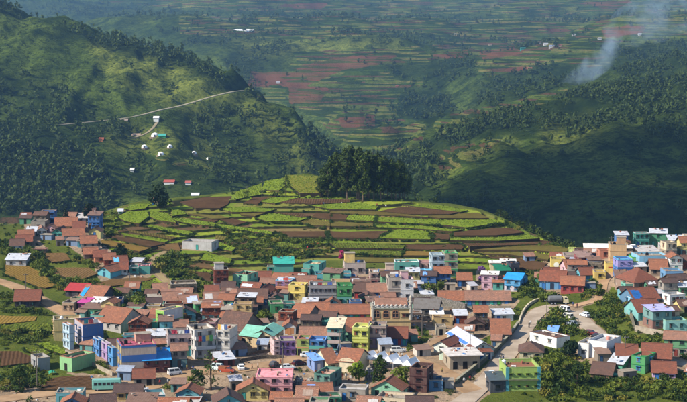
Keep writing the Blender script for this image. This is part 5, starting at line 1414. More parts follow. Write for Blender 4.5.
# ------------------------------------------------------------------ mosque, temple, walls
def base_at(px, py, name, rot, label, cat, group=None):
    g = G(px, py); k = F_PX / (g[1] * CP - (g[2] - CAM_Z) * SP)
    return empty(name, (g[0], g[1], zg(g[0], g[1])), math.radians(rot), label, cat, group), k

def mosque():
    e, k = base_at(391.5, 331, 'mosque', 2, 'ochre mosque with arched windows, white battlements and corner pillars', 'mosque')
    w, hh, d = 39 / k, 22.5 / k, 9.0; x0 = -w / 2
    oc = m_wall((0.78, 0.63, 0.34)); wh = m_wall((0.80, 0.77, 0.72))
    MB().box(x0, -x0, 0, d, -3, hh).build('wall', oc, e)
    MB().box(x0 - 0.25, -x0 + 0.25, -0.3, d + 0.3, hh + 0.003, hh + 0.35).build('cornice', m_wall((0.55, 0.56, 0.48)), e)
    MB().box(x0 - 0.12, -x0 + 0.12, -0.15, d, hh * 0.42, hh * 0.45).build('ledge', m_wall((0.60, 0.52, 0.34)), e)
    n = 9
    for i in range(n):
        x = x0 + (w - 0.9) * i / (n - 1)
        MB().box(x, x + 0.9, -0.2, 0.1, hh + 0.353, hh + 1.0).lathe([(0.42, hh + 1.0), (0.38, hh + 1.25), (0.0, hh + 1.42)], 8, (x + 0.45, -0.05)).build('merlon', wh, e)
    mb = MB(); roof_slab(mb, (x0 + 1, 0.8, hh + 0.9), (-x0 - 1, 0.8, hh + 0.9), (-x0 - 1, d / 2 + 0.5, hh + 2.6), (x0 + 1, d / 2 + 0.5, hh + 2.6)); roof_slab(mb, (-x0 - 1, d, hh + 0.9), (x0 + 1, d, hh + 0.9), (x0 + 1, d / 2 + 0.5, hh + 2.6), (-x0 - 1, d / 2 + 0.5, hh + 2.6))
    mb.build('roof', [m_tile(T4), m_plain(BROWN)], e)
    MB().box(x0 + 1.1, -x0 - 1.1, 0.9, d - 0.1, hh + 0.353, hh + 0.85).build('roof_wall', wh, e)
    for fx in (0.12, 0.36, 0.60):
        x = x0 + w * fx; r = 0.85; za = hh * 0.60
        arc = [(x + r * math.cos(a), za + 1.3 + r * 1.15 * math.sin(a)) for a in np.linspace(0, math.pi, 11)]
        out = [(x + (r + .22) * math.cos(a), za + 1.3 + (r + .22) * 1.15 * math.sin(a)) for a in np.linspace(0, math.pi, 11)]
        P = [(x + r, za)] + arc + [(x - r, za)]; Q = [(x + r + .22, za)] + out + [(x - r - .22, za)]
        fm = MB()
        for i in range(len(P) - 1):
            a, b, c, dd = Q[i], Q[i + 1], P[i + 1], P[i]
            fm.face([(a[0], -0.12, a[1]), (dd[0], -0.12, dd[1]), (c[0], -0.12, c[1]), (b[0], -0.12, b[1])]); fm.face([(a[0], 0.05, a[1]), (a[0], -0.12, a[1]), (b[0], -0.12, b[1]), (b[0], 0.05, b[1])])
        fm.box(x - r, x + r, -0.16, -0.02, za - 0.12, za + 0.12).box(x - 0.06, x + 0.06, -0.1, -0.03, za, za + 2.2).box(x - r, x + r, -0.1, -0.03, za + 1.25, za + 1.37)
        o = fm.build('window', m_plain((0.62, 0.44, 0.30)), e)
        mb = MB(); mb.face([(q[0], -0.02, q[1]) for q in reversed(P)]); mb.build('pane', m_glass(), o)
    add_window(e, x0 + w * 0.86, 0, hh * 0.62, 2.4, 1.2, 0, (0.5, 0.4, 0.28))
    for fx, top in ((0.02, 2.2), (0.99, 4.2)):
        x = x0 + w * fx
        MB().lathe([(0.5, hh * 0.5), (0.5, hh + top * 0.45), (0.62, hh + top * 0.47), (0.62, hh + top * 0.53), (0.42, hh + top * 0.55), (0.4, hh + top * 0.8), (0.5, hh + top * 0.82), (0.42, hh + top * 0.9), (0.12, hh + top), (0.04, hh + top + 0.4), (0, hh + top + 0.6)], 10, (x, 0.1)).build('pillar', m_wall((0.68, 0.64, 0.56)), e)
    FOOT.append((e.location.x, e.location.y + d / 2, 9, 1, 0, w, d))
mosque()

def temple(px, py, wpx, hpx, label, tiers=5):
    e, k = base_at(px, py, 'temple_tower', 12, label, 'temple')
    w, hh = wpx / k, hpx / k; st = m_stone((0.56, 0.54, 0.52)); th = hh * 0.8 / tiers
    MB().box(-w / 2, w / 2, -w / 2, w / 2, -1.5, th).build('base', st, e)
    for t in range(tiers - 1):
        r = w / 2 * (0.92 - 0.16 * t); z = th * (t + 1)
        o = MB().box(-r, r, -r, r, z + 0.003, z + th * 0.72).box(-r - 0.12, r + 0.12, -r - 0.12, r + 0.12, z + th * 0.72, z + th * 0.95).build('tier', st, e)
        for s in range(4):
            a = s * math.pi / 2
            for q in (-0.6, 0, 0.6):
                nb = MB().lathe([(0.26, 0), (0.28, th * 0.5), (0.18, th * 0.72), (0.05, th * 0.95), (0, th)], 7)
                nb.build('niche', m_plain((0.60, 0.58, 0.55)), o, loc=(math.cos(a) * r + math.sin(a) * q * r, math.sin(a) * r - math.cos(a) * q * r, z + th * 0.05))
    z = th * tiers
    MB().lathe([(w * 0.2, z), (w * 0.24, z + hh * 0.05), (w * 0.2, z + hh * 0.1), (w * 0.06, z + hh * 0.15), (w * 0.03, z + hh * 0.2), (0, z + hh * 0.24)], 12).build('finial', m_plain((0.55, 0.5, 0.42)), e)
temple(369.5, 378.5, 10, 14, 'grey carved stepped temple tower among the white canopies')
temple(299, 387, 11, 13, 'grey stepped temple tower beside the salmon pink roof')
temple(311, 386, 8, 10, 'small grey temple spire beside the green edged terrace', 4)

def canopy(px, py, w, d, rot):
    e, k = base_at(px, py, 'white_canopy', rot, 'white pitched canopy in the row beside the temple tower', 'canopy', 'white canopies beside the temple')
    mb = MB(); n = 6
    for i in range(n):      # cloth with a slight sag
        a, b = -w / 2 + w * i / n, -w / 2 + w * (i + 1) / n; f = lambda x: 2.5 + 1.7 * (1 - abs(x) / (w / 2)) - 0.18 * math.sin(math.pi * abs(x) / (w / 2))
        mb.face([(a, 0, f(a)), (b, 0, f(b)), (b, d, f(b)), (a, d, f(a))])
    for y, q in ((0, 1), (d, -1)): mb.face([(-w / 2, y, 2.5), (w / 2, y, 2.5), (0, y, 4.2)][::q])
    mb.build('cloth', m_plain((0.90, 0.90, 0.90)), e)
    for x in (-w / 2, w / 2):
        for y in (0.05, d - 0.05): MB().tube([(x, y, -0.5), (x, y, 2.52)], 0.05, 6).build('post', m_plain((0.6, 0.6, 0.6)), e)
for (px, py) in ((365, 368), (376, 369), (388, 371), (398, 373), (407, 375)): canopy(px, py, 3.2, 5.0, -30)

def wall_line(name, pl, hgt, th, mat, label, cat='wall', cap=None, lean=0.0):
    g = smooth_line([G(*p) for p in pl], 1.5); mb = MB(); cb = MB()
    ctr = g.mean(0)
    L, R = [], []
    for i in range(len(g)):
        d = g[min(i + 1, len(g) - 1)] - g[max(i - 1, 0)]; n = np.array([-d[1], d[0]]) / (np.hypot(d[0], d[1]) + 1e-9) * th / 2; z = zg(g[i][0], g[i][1]) - ctr[2]
        p = g[i] - ctr; L.append((p[0] + n[0], p[1] + n[1], z)); R.append((p[0] - n[0], p[1] - n[1], z))
    hh = [hgt * (1 + 0.06 * perlin(i * 0.4, 1.7)) for i in range(len(g))]
    up = lambda p, h: (p[0], p[1], p[2] + h)
    for i in range(len(g) - 1):
        j = i + 1
        for A, B in ((L, R), (R, L)): mb.face([up(A[i], -1.5), up(A[j], -1.5), up(A[j], hh[j]), up(A[i], hh[i])])
        mb.face([up(R[i], hh[i]), up(R[j], hh[j]), up(L[j], hh[j]), up(L[i], hh[i])])
    for i in (0, len(g) - 1): mb.face([up(L[i], -1.5), up(R[i], -1.5), up(R[i], hh[i]), up(L[i], hh[i])])
    e = empty(name, tuple(ctr), 0, label, cat); mb.build('wall', mat, e)
    if cap:
        for i in range(len(g) - 1):
            j = i + 1; ex = lambda p, q: tuple(np.array(p) + (np.array(p) - np.array(q)) * 0.12)
            a, b, c, d_ = ex(R[i], L[i]), ex(R[j], L[j]), ex(L[j], R[j]), ex(L[i], R[i])
            cb.face([up(a, hh[i] + 0.09), up(b, hh[j] + 0.09), up(c, hh[j] + 0.09), up(d_, hh[i] + 0.09)]); cb.face([up(a, hh[i]), up(b, hh[j]), up(b, hh[j] + 0.09), up(a, hh[i] + 0.09)]); cb.face([up(c, hh[j]), up(d_, hh[i]), up(d_, hh[i] + 0.09), up(c, hh[j] + 0.09)])
        cb.build('coping', cap, e)
    return e
MOSS = m_concrete((0.36, 0.37, 0.30))
wall_line('parapet_wall', [(456,384),(475,369.5),(492,354),(508,339.5),(518,327)], 1.35, 0.6, MOSS, 'mossy dark parapet wall along the lower stretch of the concrete road', cap=m_concrete((0.58, 0.56, 0.48)))
wall_line('parapet_wall', [(518.5,326),(523,313.5),(529,305.5),(538,301),(552,299.5)], 0.9, 0.5, m_concrete((0.74, 0.69, 0.58)), 'pale low parapet wall curving round the road bend')
wall_line('stone_wall', [(414,302),(440,306),(466,313)], 3.0, 0.8, m_stone((0.50, 0.47, 0.44)), 'high grey rubble retaining wall between the mosque and the long row')
wall_line('stone_wall', [(66,353),(90,364),(113,376)], 1.0, 0.5, m_concrete((0.60, 0.55, 0.48)), 'low concrete footing wall in front of the blue row')
wall_line('stone_wall', [(165,311.5),(195,317),(224,320)], 1.5, 0.5, m_stone((0.52, 0.46, 0.38)), 'rubble wall below the tarped tile roofs')
wall_line('stone_wall', [(240,362),(262,358.5),(284,358)], 1.0, 0.5, m_stone((0.46, 0.40, 0.34)), 'low rubble wall beside the yard of the cream gabled house')
wall_line('stone_wall', [(247,356),(262,353),(276,352)], 0.9, 0.5, m_stone((0.44, 0.38, 0.32)), 'upper low rubble wall terrace beneath the cream gabled house')
wall_line('stone_wall', [(627,298),(630,312),(634,330)], 1.5, 0.7, m_stone((0.56, 0.52, 0.44)), 'stepped stone wall climbing the green bank')
wall_line('stone_wall', [(635,331),(650,334),(674,340)], 1.7, 0.5, m_concrete((0.62, 0.57, 0.50)), 'pale retaining wall below the lilac roofed house')
wall_line('stone_wall', [(436,309),(470,309.5),(511,309)], 1.0, 0.5, m_concrete((0.50, 0.46, 0.40)), 'grey plinth wall under the long tile roofed row')
wall_line('boundary_wall', [(333,391),(350,390),(366,390)], 1.1, 0.3, m_wall((0.80, 0.76, 0.70)), 'whitewashed boundary wall of the temple yard')
wall_line('stone_wall', [(562,299.5),(545,300),(535,302)], 0.6, 0.4, m_stone((0.5, 0.45, 0.38)), 'low stone kerb wall behind the road bend')
e = wall_line('painted_wall', [(306,256),(306.5,250),(309,246),(314,244),(320,243.5)], 0.8, 0.3, m_plain((0.72, 0.18, 0.12)), 'curved red and yellow painted garden wall below the terraces')
e = wall_line('painted_wall', [(309.6,245.3),(312.5,244),(316,243.2)], 0.95, 0.38, m_plain((0.88, 0.68, 0.10)), 'short yellow section of the curved painted garden wall')

# road sign-like panel and painted marks on the two yellow walls
def on_front(key, x, z, me_name, mb, mat, off=-0.02):
    e, w, d, h_ = HOUSES[IDX[key]]; return mb.build(me_name, mat, e, loc=(x * w, off, z * h_))
disc = MB(); disc.face([(0.95 * math.cos(a), 0, 0.95 * math.sin(a)) for a in np.linspace(0, 2 * math.pi, 20, endpoint=False)]); on_front('i3', -0.12, 0.55, 'painted_emblem', disc, m_plain((0.90, 0.90, 0.80)))
for i in range(4): on_front('i3', 0.22, 0.36 + 0.1 * i, 'painted_line', MB().box(-0.7, 0.7 - 0.2 * (i % 2), -0.01, 0.01, 0, 0.16), m_plain((0.72, 0.5, 0.1)))
on_front('i13', 0.0, 0.55, 'painted_line', MB().box(-1.3, 1.1, -0.01, 0.01, 0, 0.3), m_plain((0.66, 0.12, 0.10)))
for key, xs, c in (('k10', (-0.47, 0.47), (0.12, 0.56, 0.60)),):
    e, w, d, h_ = HOUSES[IDX[key]]
    for x in xs: MB().box(x * w - 0.45, x * w + 0.45, -0.22, -0.005, -2, h_ + 0.12).build('pillar', m_wall(c, 0.3), e)
    MB().box(-w * 0.44, w * 0.44, -0.6, -0.12, h_ * 0.46, h_ * 0.52).build('sunshade', m_concrete((0.4, 0.42, 0.3)), e)
e, w, d, h_ = HOUSES[IDX['o8']]
for y in (0.03, 0.5, 0.97): MB().box(-w / 2 - 0.2, -w / 2 - 0.033, d * y - 0.22, d * y + 0.22, -1, h_).build('pillar', m_wall((0.74, 0.66, 0.38), 0.3), e)
e, w, d, h_ = HOUSES[IDX['l2']]
mb = MB(); zr = lambda x: h_ + (1 - abs(x) / (w / 2)) * (w / 2) * math.tan(math.radians(24)) + 0.13
mb.face([(-w / 2 - 0.3, d * 0.98, zr(-w / 2 - 0.3)), (-w / 2 - 0.3, d * 0.25, zr(-w / 2 - 0.3)), (-w * 0.24, d * 0.25, zr(-w * 0.24)), (-w * 0.24, d * 0.98, zr(-w * 0.24))]); mb.build('cover_sheet', m_sheet((0.28, 0.46, 0.82)), e)
mb = MB()
for s in (-1, 1):
    x1, x2 = s * (w / 2 + 0.4), 0.0; q = [(x1, -0.42, zr(x1)), (x2, -0.42, zr(x2)), (x2, d * 0.2, zr(x2)), (x1, d * 0.2, zr(x1))]; mb.face(q if s < 0 else q[::-1])
mb.build('tiled_end', m_tile(T2_), e)
e, w, d, h_ = HOUSES[IDX['n12']]; MB().box(-w * 0.36, w * 0.36, -0.05, -0.003, h_ * 0.12, h_ * 0.8).build('painted_panel', m_wall((0.80, 0.50, 0.16), 0.8), e)
e, w, d, h_ = HOUSES[IDX['q3']]
mb = MB(); n = 10
for i in range(n):
    a, b = math.pi * i / n, math.pi * (i + 1) / n
    mb.face([(math.cos(a) * w * 0.5, -0.25, h_ * 0.55 + math.sin(a) * h_ * 0.75), (math.cos(b) * w * 0.5, -0.25, h_ * 0.55 + math.sin(b) * h_ * 0.75), (math.cos(b) * w * 0.44, -0.25, h_ * 0.55 + math.sin(b) * h_ * 0.66), (math.cos(a) * w * 0.44, -0.25, h_ * 0.55 + math.sin(a) * h_ * 0.66)])
mb.face([(math.cos(a) * w * 0.44, -0.2, h_ * 0.5 + math.sin(a) * h_ * 0.68) for a in np.linspace(math.pi, 0, 12)]); mb.box(-w * 0.44, w * 0.44, -0.2, -0.01, -1, h_ * 0.5)
mb.build('arched_front', m_wall((0.82, 0.75, 0.58)), e)

for key, fx, fy, c, lab in (('f1', 0.72, 0.5, (0.10, 0.35, 0.65), 'blue water tank on the beige house under the terraces'), ('g7', 0.75, 0.6, (0.12, 0.36, 0.68), 'blue water tank on the tall beige house behind the mosque'), ('f7', 0.4, 0.6, (0.16, 0.40, 0.66), 'blue water tank on the pinkish house with crimson band'), ('i10', 0.3, 0.4, (0.05, 0.05, 0.06), 'black water tank on the ochre tower house'),
        ('n15', 0.3, 0.6, (0.06, 0.06, 0.07), 'black water tank on the balconied apartment house'), ('o8', 0.2, 0.6, (0.07, 0.07, 0.08), 'black water tank on the cream and blue striped building'), ('o6', 0.7, 0.5, (0.85, 0.85, 0.82), 'white water tank on the royal blue house'), ('g4b', 0.3, 0.6, (0.1, 0.5, 0.3), 'green water tank on the olive house'),
        ('k1', 0.6, 0.6, (0.78, 0.5, 0.44), 'small reddish tank on the whitewashed cube house'), ('n2', 0.4, 0.6, (0.06, 0.06, 0.07), 'black water tank on the mauve grey house'), ('f2', 0.3, 0.5, (0.82, 0.84, 0.86), 'white water tank on the long turquoise house'), ('i16', 0.4, 0.5, (0.07, 0.07, 0.08), 'black water tank on the long sky blue house'), ('o4', 0.3, 0.5, (0.86, 0.86, 0.84), 'white water tank on the cream yellow house'), ('k10', 0.08, 0.75, (0.88, 0.88, 0.86), 'white water tank on the lime green building'), ('d2', 0.6, 0.5, (0.06, 0.06, 0.07), 'black water tank on the mint green house'), ('f3', 0.8, 0.5, (0.1, 0.34, 0.62), 'blue water tank on the grey two storey block')):
    tank(IDX[key], fx, fy, c, lab)

# ------------------------------------------------------------------ vehicles
def wheel(parent, x, y, r=0.33, w=0.2):
    o = MB().lathe([(0, -w / 2), (r * 0.92, -w / 2), (r, -w / 3), (r, w / 3), (r * 0.92, w / 2), (0, w / 2)], 14).build('wheel', m_plain((0.06, 0.06, 0.06), 0.9), parent, loc=(x, y, r), rot=(math.pi / 2, 0, 0))
    MB().lathe([(0, -w / 2 - 0.012), (r * 0.6, -w / 2 - 0.012), (r * 0.55, w / 2 + 0.012), (0, w / 2 + 0.012)], 10).build('rim', m_plain((0.6, 0.6, 0.62), 0.4), o)
def loft(st, n=2):
    """stations (x, z_low, z_high, half width low, half width high) -> closed hull"""
    mb = MB(); R = [[(x, -wl, zl), (x, wl, zl), (x, wl, zl + (zh - zl) * 0.55), (x, wh, zh), (x, -wh, zh), (x, -wl, zl + (zh - zl) * 0.55)] for x, zl, zh, wl, wh in st]
    for a, b in zip(R[:-1], R[1:]):
        for i in range(6): mb.face([a[i], b[i], b[(i + 1) % 6], a[(i + 1) % 6]])
    mb.face(R[0]); mb.face(R[-1][::-1]); return mb
def car(px, py, yaw, c, label, kind='car', group=None, scale=1.0):
    g = G(px, py); z = zg(g[0], g[1])
    for nm, cc, w, gl in ROAD_LINES:
        D, Zr = seg_dist(np.array([g[0]]), np.array([g[1]]), gl)
        if D[0] < w / 2 + 1: z = max(z, float(Zr[0]) + 0.05)
    e = empty('parked_' + kind if kind != 'truck' else 'tanker_truck', (g[0], g[1], z), math.radians(yaw), label, kind, group)
    e.scale = (scale,) * 3
    pm = m_plain(c, 0.3); gm = m_glass()
    if kind in ('car', 'jeep', 'van', 'pickup'):
        L = {'car': 3.9, 'jeep': 4.3, 'van': 3.9, 'pickup': 4.6}[kind]; top = {'car': 1.48, 'jeep': 1.8, 'van': 1.85, 'pickup': 1.75}[kind]; belt = 0.92 if kind == 'car' else 1.05
        loft([(-L / 2, 0.38, belt - 0.14, 0.74, 0.68), (-L / 2 + 0.15, 0.26, belt - 0.02, 0.82, 0.76), (0, 0.24, belt, 0.84, 0.78), (L / 2 - 0.5, 0.26, belt - 0.06 if kind != 'van' else belt, 0.82, 0.74), (L / 2, 0.36, belt - 0.28, 0.72, 0.62)]).build('body', pm, e)
        if kind == 'pickup':
            cx0, cx1, r0, r1 = 0.1, 1.35, 0.2, 0.95; MB().box(-L / 2 + 0.05, 0.0, -0.8, 0.8, belt + 0.002, belt + 0.55).build('cargo_box', m_plain((0.55, 0.30, 0.14)), e)
        elif kind == 'van': cx0, cx1, r0, r1 = -L / 2 + 0.06, L / 2 - 0.35, -L / 2 + 0.14, L / 2 - 0.95
        elif kind == 'jeep': cx0, cx1, r0, r1 = -L / 2 + 0.08, 1.0, -L / 2 + 0.25, 0.45
        else: cx0, cx1, r0, r1 = -L / 2 + 0.2, 1.05, -L / 2 + 0.65, 0.35
        a = [(cx0, -0.75, belt - 0.03), (cx1, -0.75, belt - 0.03), (cx1, 0.75, belt - 0.03), (cx0, 0.75, belt - 0.03)]; b = [(r0, -0.6, top), (r1, -0.6, top), (r1, 0.6, top), (r0, 0.6, top)]
        mb = MB(); mb.face(b)
        for i in range(4): mb.face([a[i], a[(i + 1) % 4], b[(i + 1) % 4], b[i]])
        cab = mb.build('cabin', pm, e)
        for i in range(4):
            A, B, C, D = [Vector(q) for q in (a[i], a[(i + 1) % 4], b[(i + 1) % 4], b[i])]; n = (B - A).cross(D - A).normalized() * 0.012
            segs = ((0.06, 0.48), (0.53, 0.94)) if i in (0, 2) else ((0.06, 0.94),)
            for u0, u1 in segs:
                P = lambda u, v: A.lerp(B, u).lerp(D.lerp(C, u), v) + n
                m2 = MB(); m2.face([P(u0, 0.16), P(u1, 0.16), P(u1, 0.88), P(u0, 0.88)]); m2.build('window', gm, cab)
        wx = L / 2 - 0.75; wheels = ((-wx, -0.76), (-wx, 0.76), (wx, -0.76), (wx, 0.76)); hl = L / 2 - 0.06; hz = belt - 0.36
        for x, y in wheels: wheel(e, x, y)
        for s in (-1, 1):
            MB().box(-0.06, 0.08, -0.13, 0.13, -0.07, 0.07).build('headlight', m_plain((0.85, 0.85, 0.8), 0.2), e, loc=(hl, s * 0.5, hz)); MB().box(-0.04, 0.04, -0.1, 0.1, -0.1, 0.1).build('tail_light', m_plain((0.5, 0.05, 0.05), 0.3), e, loc=(-L / 2 + 0.0, s * 0.58, hz + 0.08))
        MB().box(-0.05, 0.1, -0.72, 0.72, 0, 0.14).build('bumper', m_plain((0.12, 0.12, 0.12)), e, loc=(L / 2 - 0.1, 0, 0.32))
    elif kind == 'bus':
        L = 7.5
        loft([(-L / 2, 0.5, 2.75, 1.1, 1.0), (-L / 2 + 0.2, 0.4, 2.9, 1.16, 1.05), (L / 2 - 0.3, 0.4, 2.9, 1.16, 1.05), (L / 2, 0.5, 2.6, 1.1, 0.95)]).build('body', pm, e)
        for s in (-1, 1):
            for i in range(6): MB().box(-0.42, 0.42, -0.02, 0.02, 0, 0.75).build('window', gm, e, loc=(-L / 2 + 0.9 + i * 1.1, s * 1.165, 1.5))
        for x in (-2.4, 2.4):
            for s in (-1, 1): wheel(e, x, s * 1.02, 0.45, 0.26)
    elif kind == 'truck':
        MB().box(-3.2, 3.2, -0.5, 0.5, 0.55, 0.85).build('chassis', m_plain((0.1, 0.1, 0.1)), e)
        loft([(1.6, 0.6, 2.5, 1.1, 1.0), (2.9, 0.6, 2.5, 1.1, 0.98), (3.3, 0.6, 1.5, 1.05, 1.0)]).build('cab', m_plain((0.84, 0.78, 0.6), 0.4), e)
        MB().box(-0.02, 0.02, -0.85, 0.85, 0, 0.7).build('windscreen', gm, e, loc=(3.08, 0, 1.62), rot=(0, -0.35, 0))
        for s in (-1, 1): MB().box(-0.4, 0.4, -0.02, 0.02, 0, 0.6).build('window', gm, e, loc=(2.3, s * 1.06, 1.75))
        MB().lathe([(0, -2.3), (0.7, -2.25), (1.0, -2.0), (1.05, 0), (1.0, 2.0), (0.7, 2.25), (0, 2.3)], 16).build('tank', m_plain((0.42, 0.42, 0.42), 0.4), e, loc=(-0.95, 0, 1.9), rot=(0, math.pi / 2, 0))
        for x in (-2.3, -1.2, 2.3):
            for s in (-1, 1): wheel(e, x, s * 0.95, 0.48, 0.28)
    return e
W_ = (0.88, 0.88, 0.87)
car(398,352,8,(0.80,0.80,0.78),'silver jeep parked on the street by the dirt lane','jeep')
car(307,357,5,W_,'white hatchback parked before the olive and blue shops','car')
car(314,353,20,W_,'white car parked behind the hatchback at the blue shop','car')
car(331,356,150,(0.85,0.86,0.88),'white car standing beside the tall turquoise house','car')
car(288,370,12,W_,'white car on the street verge below the purple house','car')
car(274,367,70,(0.22,0.24,0.27),'dark grey car standing on the sandy street','car')
car(299,366.5,30,(0.30,0.10,0.10),'dark red car on the street near the olive shop','car')
car(241,370,100,W_,'white car seen on the street beside the market stall','car')
car(227,373,-20,(0.62,0.24,0.10),'orange red pickup with wooden cargo box on the street','pickup')
car(218,370.5,-15,(0.80,0.86,0.84),'pale van on the street beside the orange pickup','van')
car(175,375,25,(0.84,0.84,0.82),'white van at the street corner below the green shopfront','van')
car(558,303.5,5,W_,'tanker truck with grey drum parked on the outside of the road bend','truck')
car(564.5,312,122,(0.90,0.90,0.90),'white van first in the line parked inside the road bend','van')
car(567.5,319,125,(0.86,0.84,0.76),'cream van second in the line parked inside the road bend','van')
car(571.5,326,128,(0.62,0.66,0.70),'grey car last in the line parked inside the road bend','car')
car(585,316,118,(0.86,0.88,0.90),'white car parked on the outer side of the road below the path','car')
car(598,339,-28,(0.14,0.13,0.15),'black car parked on the road above the whitewashed cube house','car')
car(606,342,-26,(0.80,0.84,0.88),'pale blue white car parked on the road above the cube house','car')
car(591,335.5,-30,(0.45,0.12,0.10),'red car on the road above the whitewashed cube house','car')
car(491,377,58,(0.88,0.90,0.90),'white van on the road beside the dark tin shed','van')
car(107,389,6,(0.42,0.68,0.62),'teal and pale bus parked on the lower street','bus')
car(126,389.5,4,(0.12,0.12,0.13),'black jeep parked behind the teal bus','jeep')
car(141,392,8,W_,'white car at the lower street beside the rusty shed','car')
car(96,229,20,(0.16,0.42,0.66),'blue van at the edge of the upper hamlet','van')

# ------------------------------------------------------------------ people
def person_mesh(pose, cols):
    if pose == 'walk': leg = [((0.09, -0.02, 0.90), (0.10, -0.16, 0.50), (0.10, -0.24, 0.08), (0.10, -0.38, 0.03)), ((-0.09, 0.0, 0.90), (-0.10, 0.06, 0.48), (-0.10, 0.26, 0.10), (-0.10, 0.16, 0.03))]
    else: leg = [((0.09, 0, 0.90), (0.10, -0.02, 0.48), (0.10, 0.02, 0.08), (0.11, -0.13, 0.03)), ((-0.09, 0, 0.90), (-0.11, -0.02, 0.48), (-0.12, 0.02, 0.08), (-0.13, -0.12, 0.03))]
    if pose == 'bend': tors = [(0, 0, 0.95), (0, -0.14, 1.16), (0, -0.38, 1.30), (0, -0.46, 1.33), (0, -0.60, 1.34), (0, -0.68, 1.32)]; arms = [((0.19, -0.38, 1.28), (0.22, -0.46, 1.0), (0.2, -0.52, 0.76), (0.2, -0.55, 0.66)), ((-0.19, -0.38, 1.28), (-0.22, -0.46, 1.0), (-0.2, -0.52, 0.76), (-0.2, -0.55, 0.66))]
    else: tors = [(0, 0, 0.95), (0, 0, 1.18), (0, 0.01, 1.42), (0, 0, 1.50), (0, -0.01, 1.58), (0, -0.01, 1.68)]; arms = [((0.19, 0, 1.40), (0.25, 0.05, 1.13), (0.25, -0.06, 0.90), (0.25, -0.1, 0.80)), ((-0.19, 0, 1.40), (-0.25, 0.03, 1.13), (-0.26, -0.08, 0.90), (-0.26, -0.12, 0.80))]
    V = []; E = []; R = []
    def add(p, r, prev=None):
        V.append(p); R.append(r)
        if prev is not None: E.append((prev, len(V) - 1))
        return len(V) - 1
    pel = add(tors[0], 0.15); a = add(tors[1], 0.135, pel); ch = add(tors[2], 0.16, a); n = add(tors[3], 0.065, ch); hd = add(tors[4], 0.095, n); add(tors[5], 0.085, hd)
    for L in leg:
        q = add(L[0], 0.10, pel); q = add(L[1], 0.075, q); q = add(L[2], 0.05, q); add(L[3], 0.04, q)
    for A in arms:
        q = add(A[0], 0.07, ch); q = add(A[1], 0.052, q); q = add(A[2], 0.04, q); add(A[3], 0.036, q)
    me = bpy.data.meshes.new('person'); me.from_pydata(V, E, [])
    o = bpy.data.objects.new('person_rig', me); COL.objects.link(o)
    md = o.modifiers.new('skin', 'SKIN')
    for i, r in enumerate(R): me.skin_vertices[0].data[i].radius = (r, r)
    me.skin_vertices[0].data[0].use_root = True
    o.modifiers.new('sub', 'SUBSURF').levels = 1
    dg = bpy.context.evaluated_depsgraph_get(); out = bpy.data.meshes.new_from_object(o.evaluated_get(dg))
    bpy.data.objects.remove(o); out.name = 'person'
    out.materials.clear()
    for c in cols: out.materials.append(m_plain(c))
    H0, H1 = Vector(tors[4]), Vector(tors[5])
    for p in out.polygons:
        c = p.center
        dh = min((c - H0).length, (c - H1).length)
        if dh < 0.16: p.material_index = 3 if (c.z > tors[5][2] - 0.02 or c.y > H0.y + 0.03) else 2
        elif min((c - Vector(A[3])).length for A in arms) < 0.13: p.material_index = 2
        elif c.z < 0.92: p.material_index = 0
        else: p.material_index = 1
        p.use_smooth = True
    return out
SKIN, HAIR = (0.42, 0.28, 0.20), (0.05, 0.04, 0.04)
PM = {}
def person(px, py, pose, low, up, yaw, label, group=None, on_road=True):
    k = (pose, low, up)
    if k not in PM: PM[k] = person_mesh(pose, (low, up, SKIN, HAIR))
    g = G(px, py); z = zg(g[0], g[1])
    for nm, cc, w, gl in ROAD_LINES:
        D, Zr = seg_dist(np.array([g[0]]), np.array([g[1]]), gl)
        if D[0] < w / 2: z = max(z, float(Zr[0]) + 0.07)
    for kind, poly, p_, hdg in PLANES:
        if in_poly(g[0:1], g[1:2], poly)[0]: z = plane_z(p_, g[0], g[1])
    tag(obj('person', PM[k], None, (g[0], g[1], z), (0, 0, math.radians(yaw))), label, 'person', group)
DK, LT, WH, RD, SA, BL, YL = (0.14, 0.14, 0.18), (0.5, 0.45, 0.4), (0.82, 0.82, 0.8), (0.6, 0.14, 0.16), (0.72, 0.42, 0.16), (0.2, 0.3, 0.5), (0.75, 0.66, 0.2)
person(529,328,'walk',DK,LT,20,'person in dark trousers and tan shirt walking up the road bend')
person(530.5,326,'walk',DK,WH,10,'person in white shirt walking beside the tan shirt on the road bend')
person(536,334,'walk',DK,BL,190,'person in blue shirt walking down the concrete road')
person(573,307,'stand',DK,BL,0,'person in blue standing where the dirt path meets the road')
person(577,308,'stand',DK,RD,40,'person in red standing where the dirt path meets the road')
person(69,309,'walk',DK,BL,130,'person in blue walking on the sandy track')
person(72,309.5,'walk',DK,RD,130,'person in red walking on the sandy track')
person(321,207,'bend',SA,RD,60,'person in red bending over the green field below the tall trees')
person(324,206.5,'stand',DK,BL,0,'person in blue standing in the green field below the tall trees')
person(341,206,'bend',DK,WH,90,'person in white bending over the green field below the tall trees')
person(346,206,'bend',SA,YL,-30,'person in yellow bending over the green field below the tall trees')
person(377,208,'stand',DK,RD,0,'person in red standing at the field edge below the tall trees')
person(386,206.5,'stand',DK,WH,0,'person in white standing at the field edge below the tall trees')
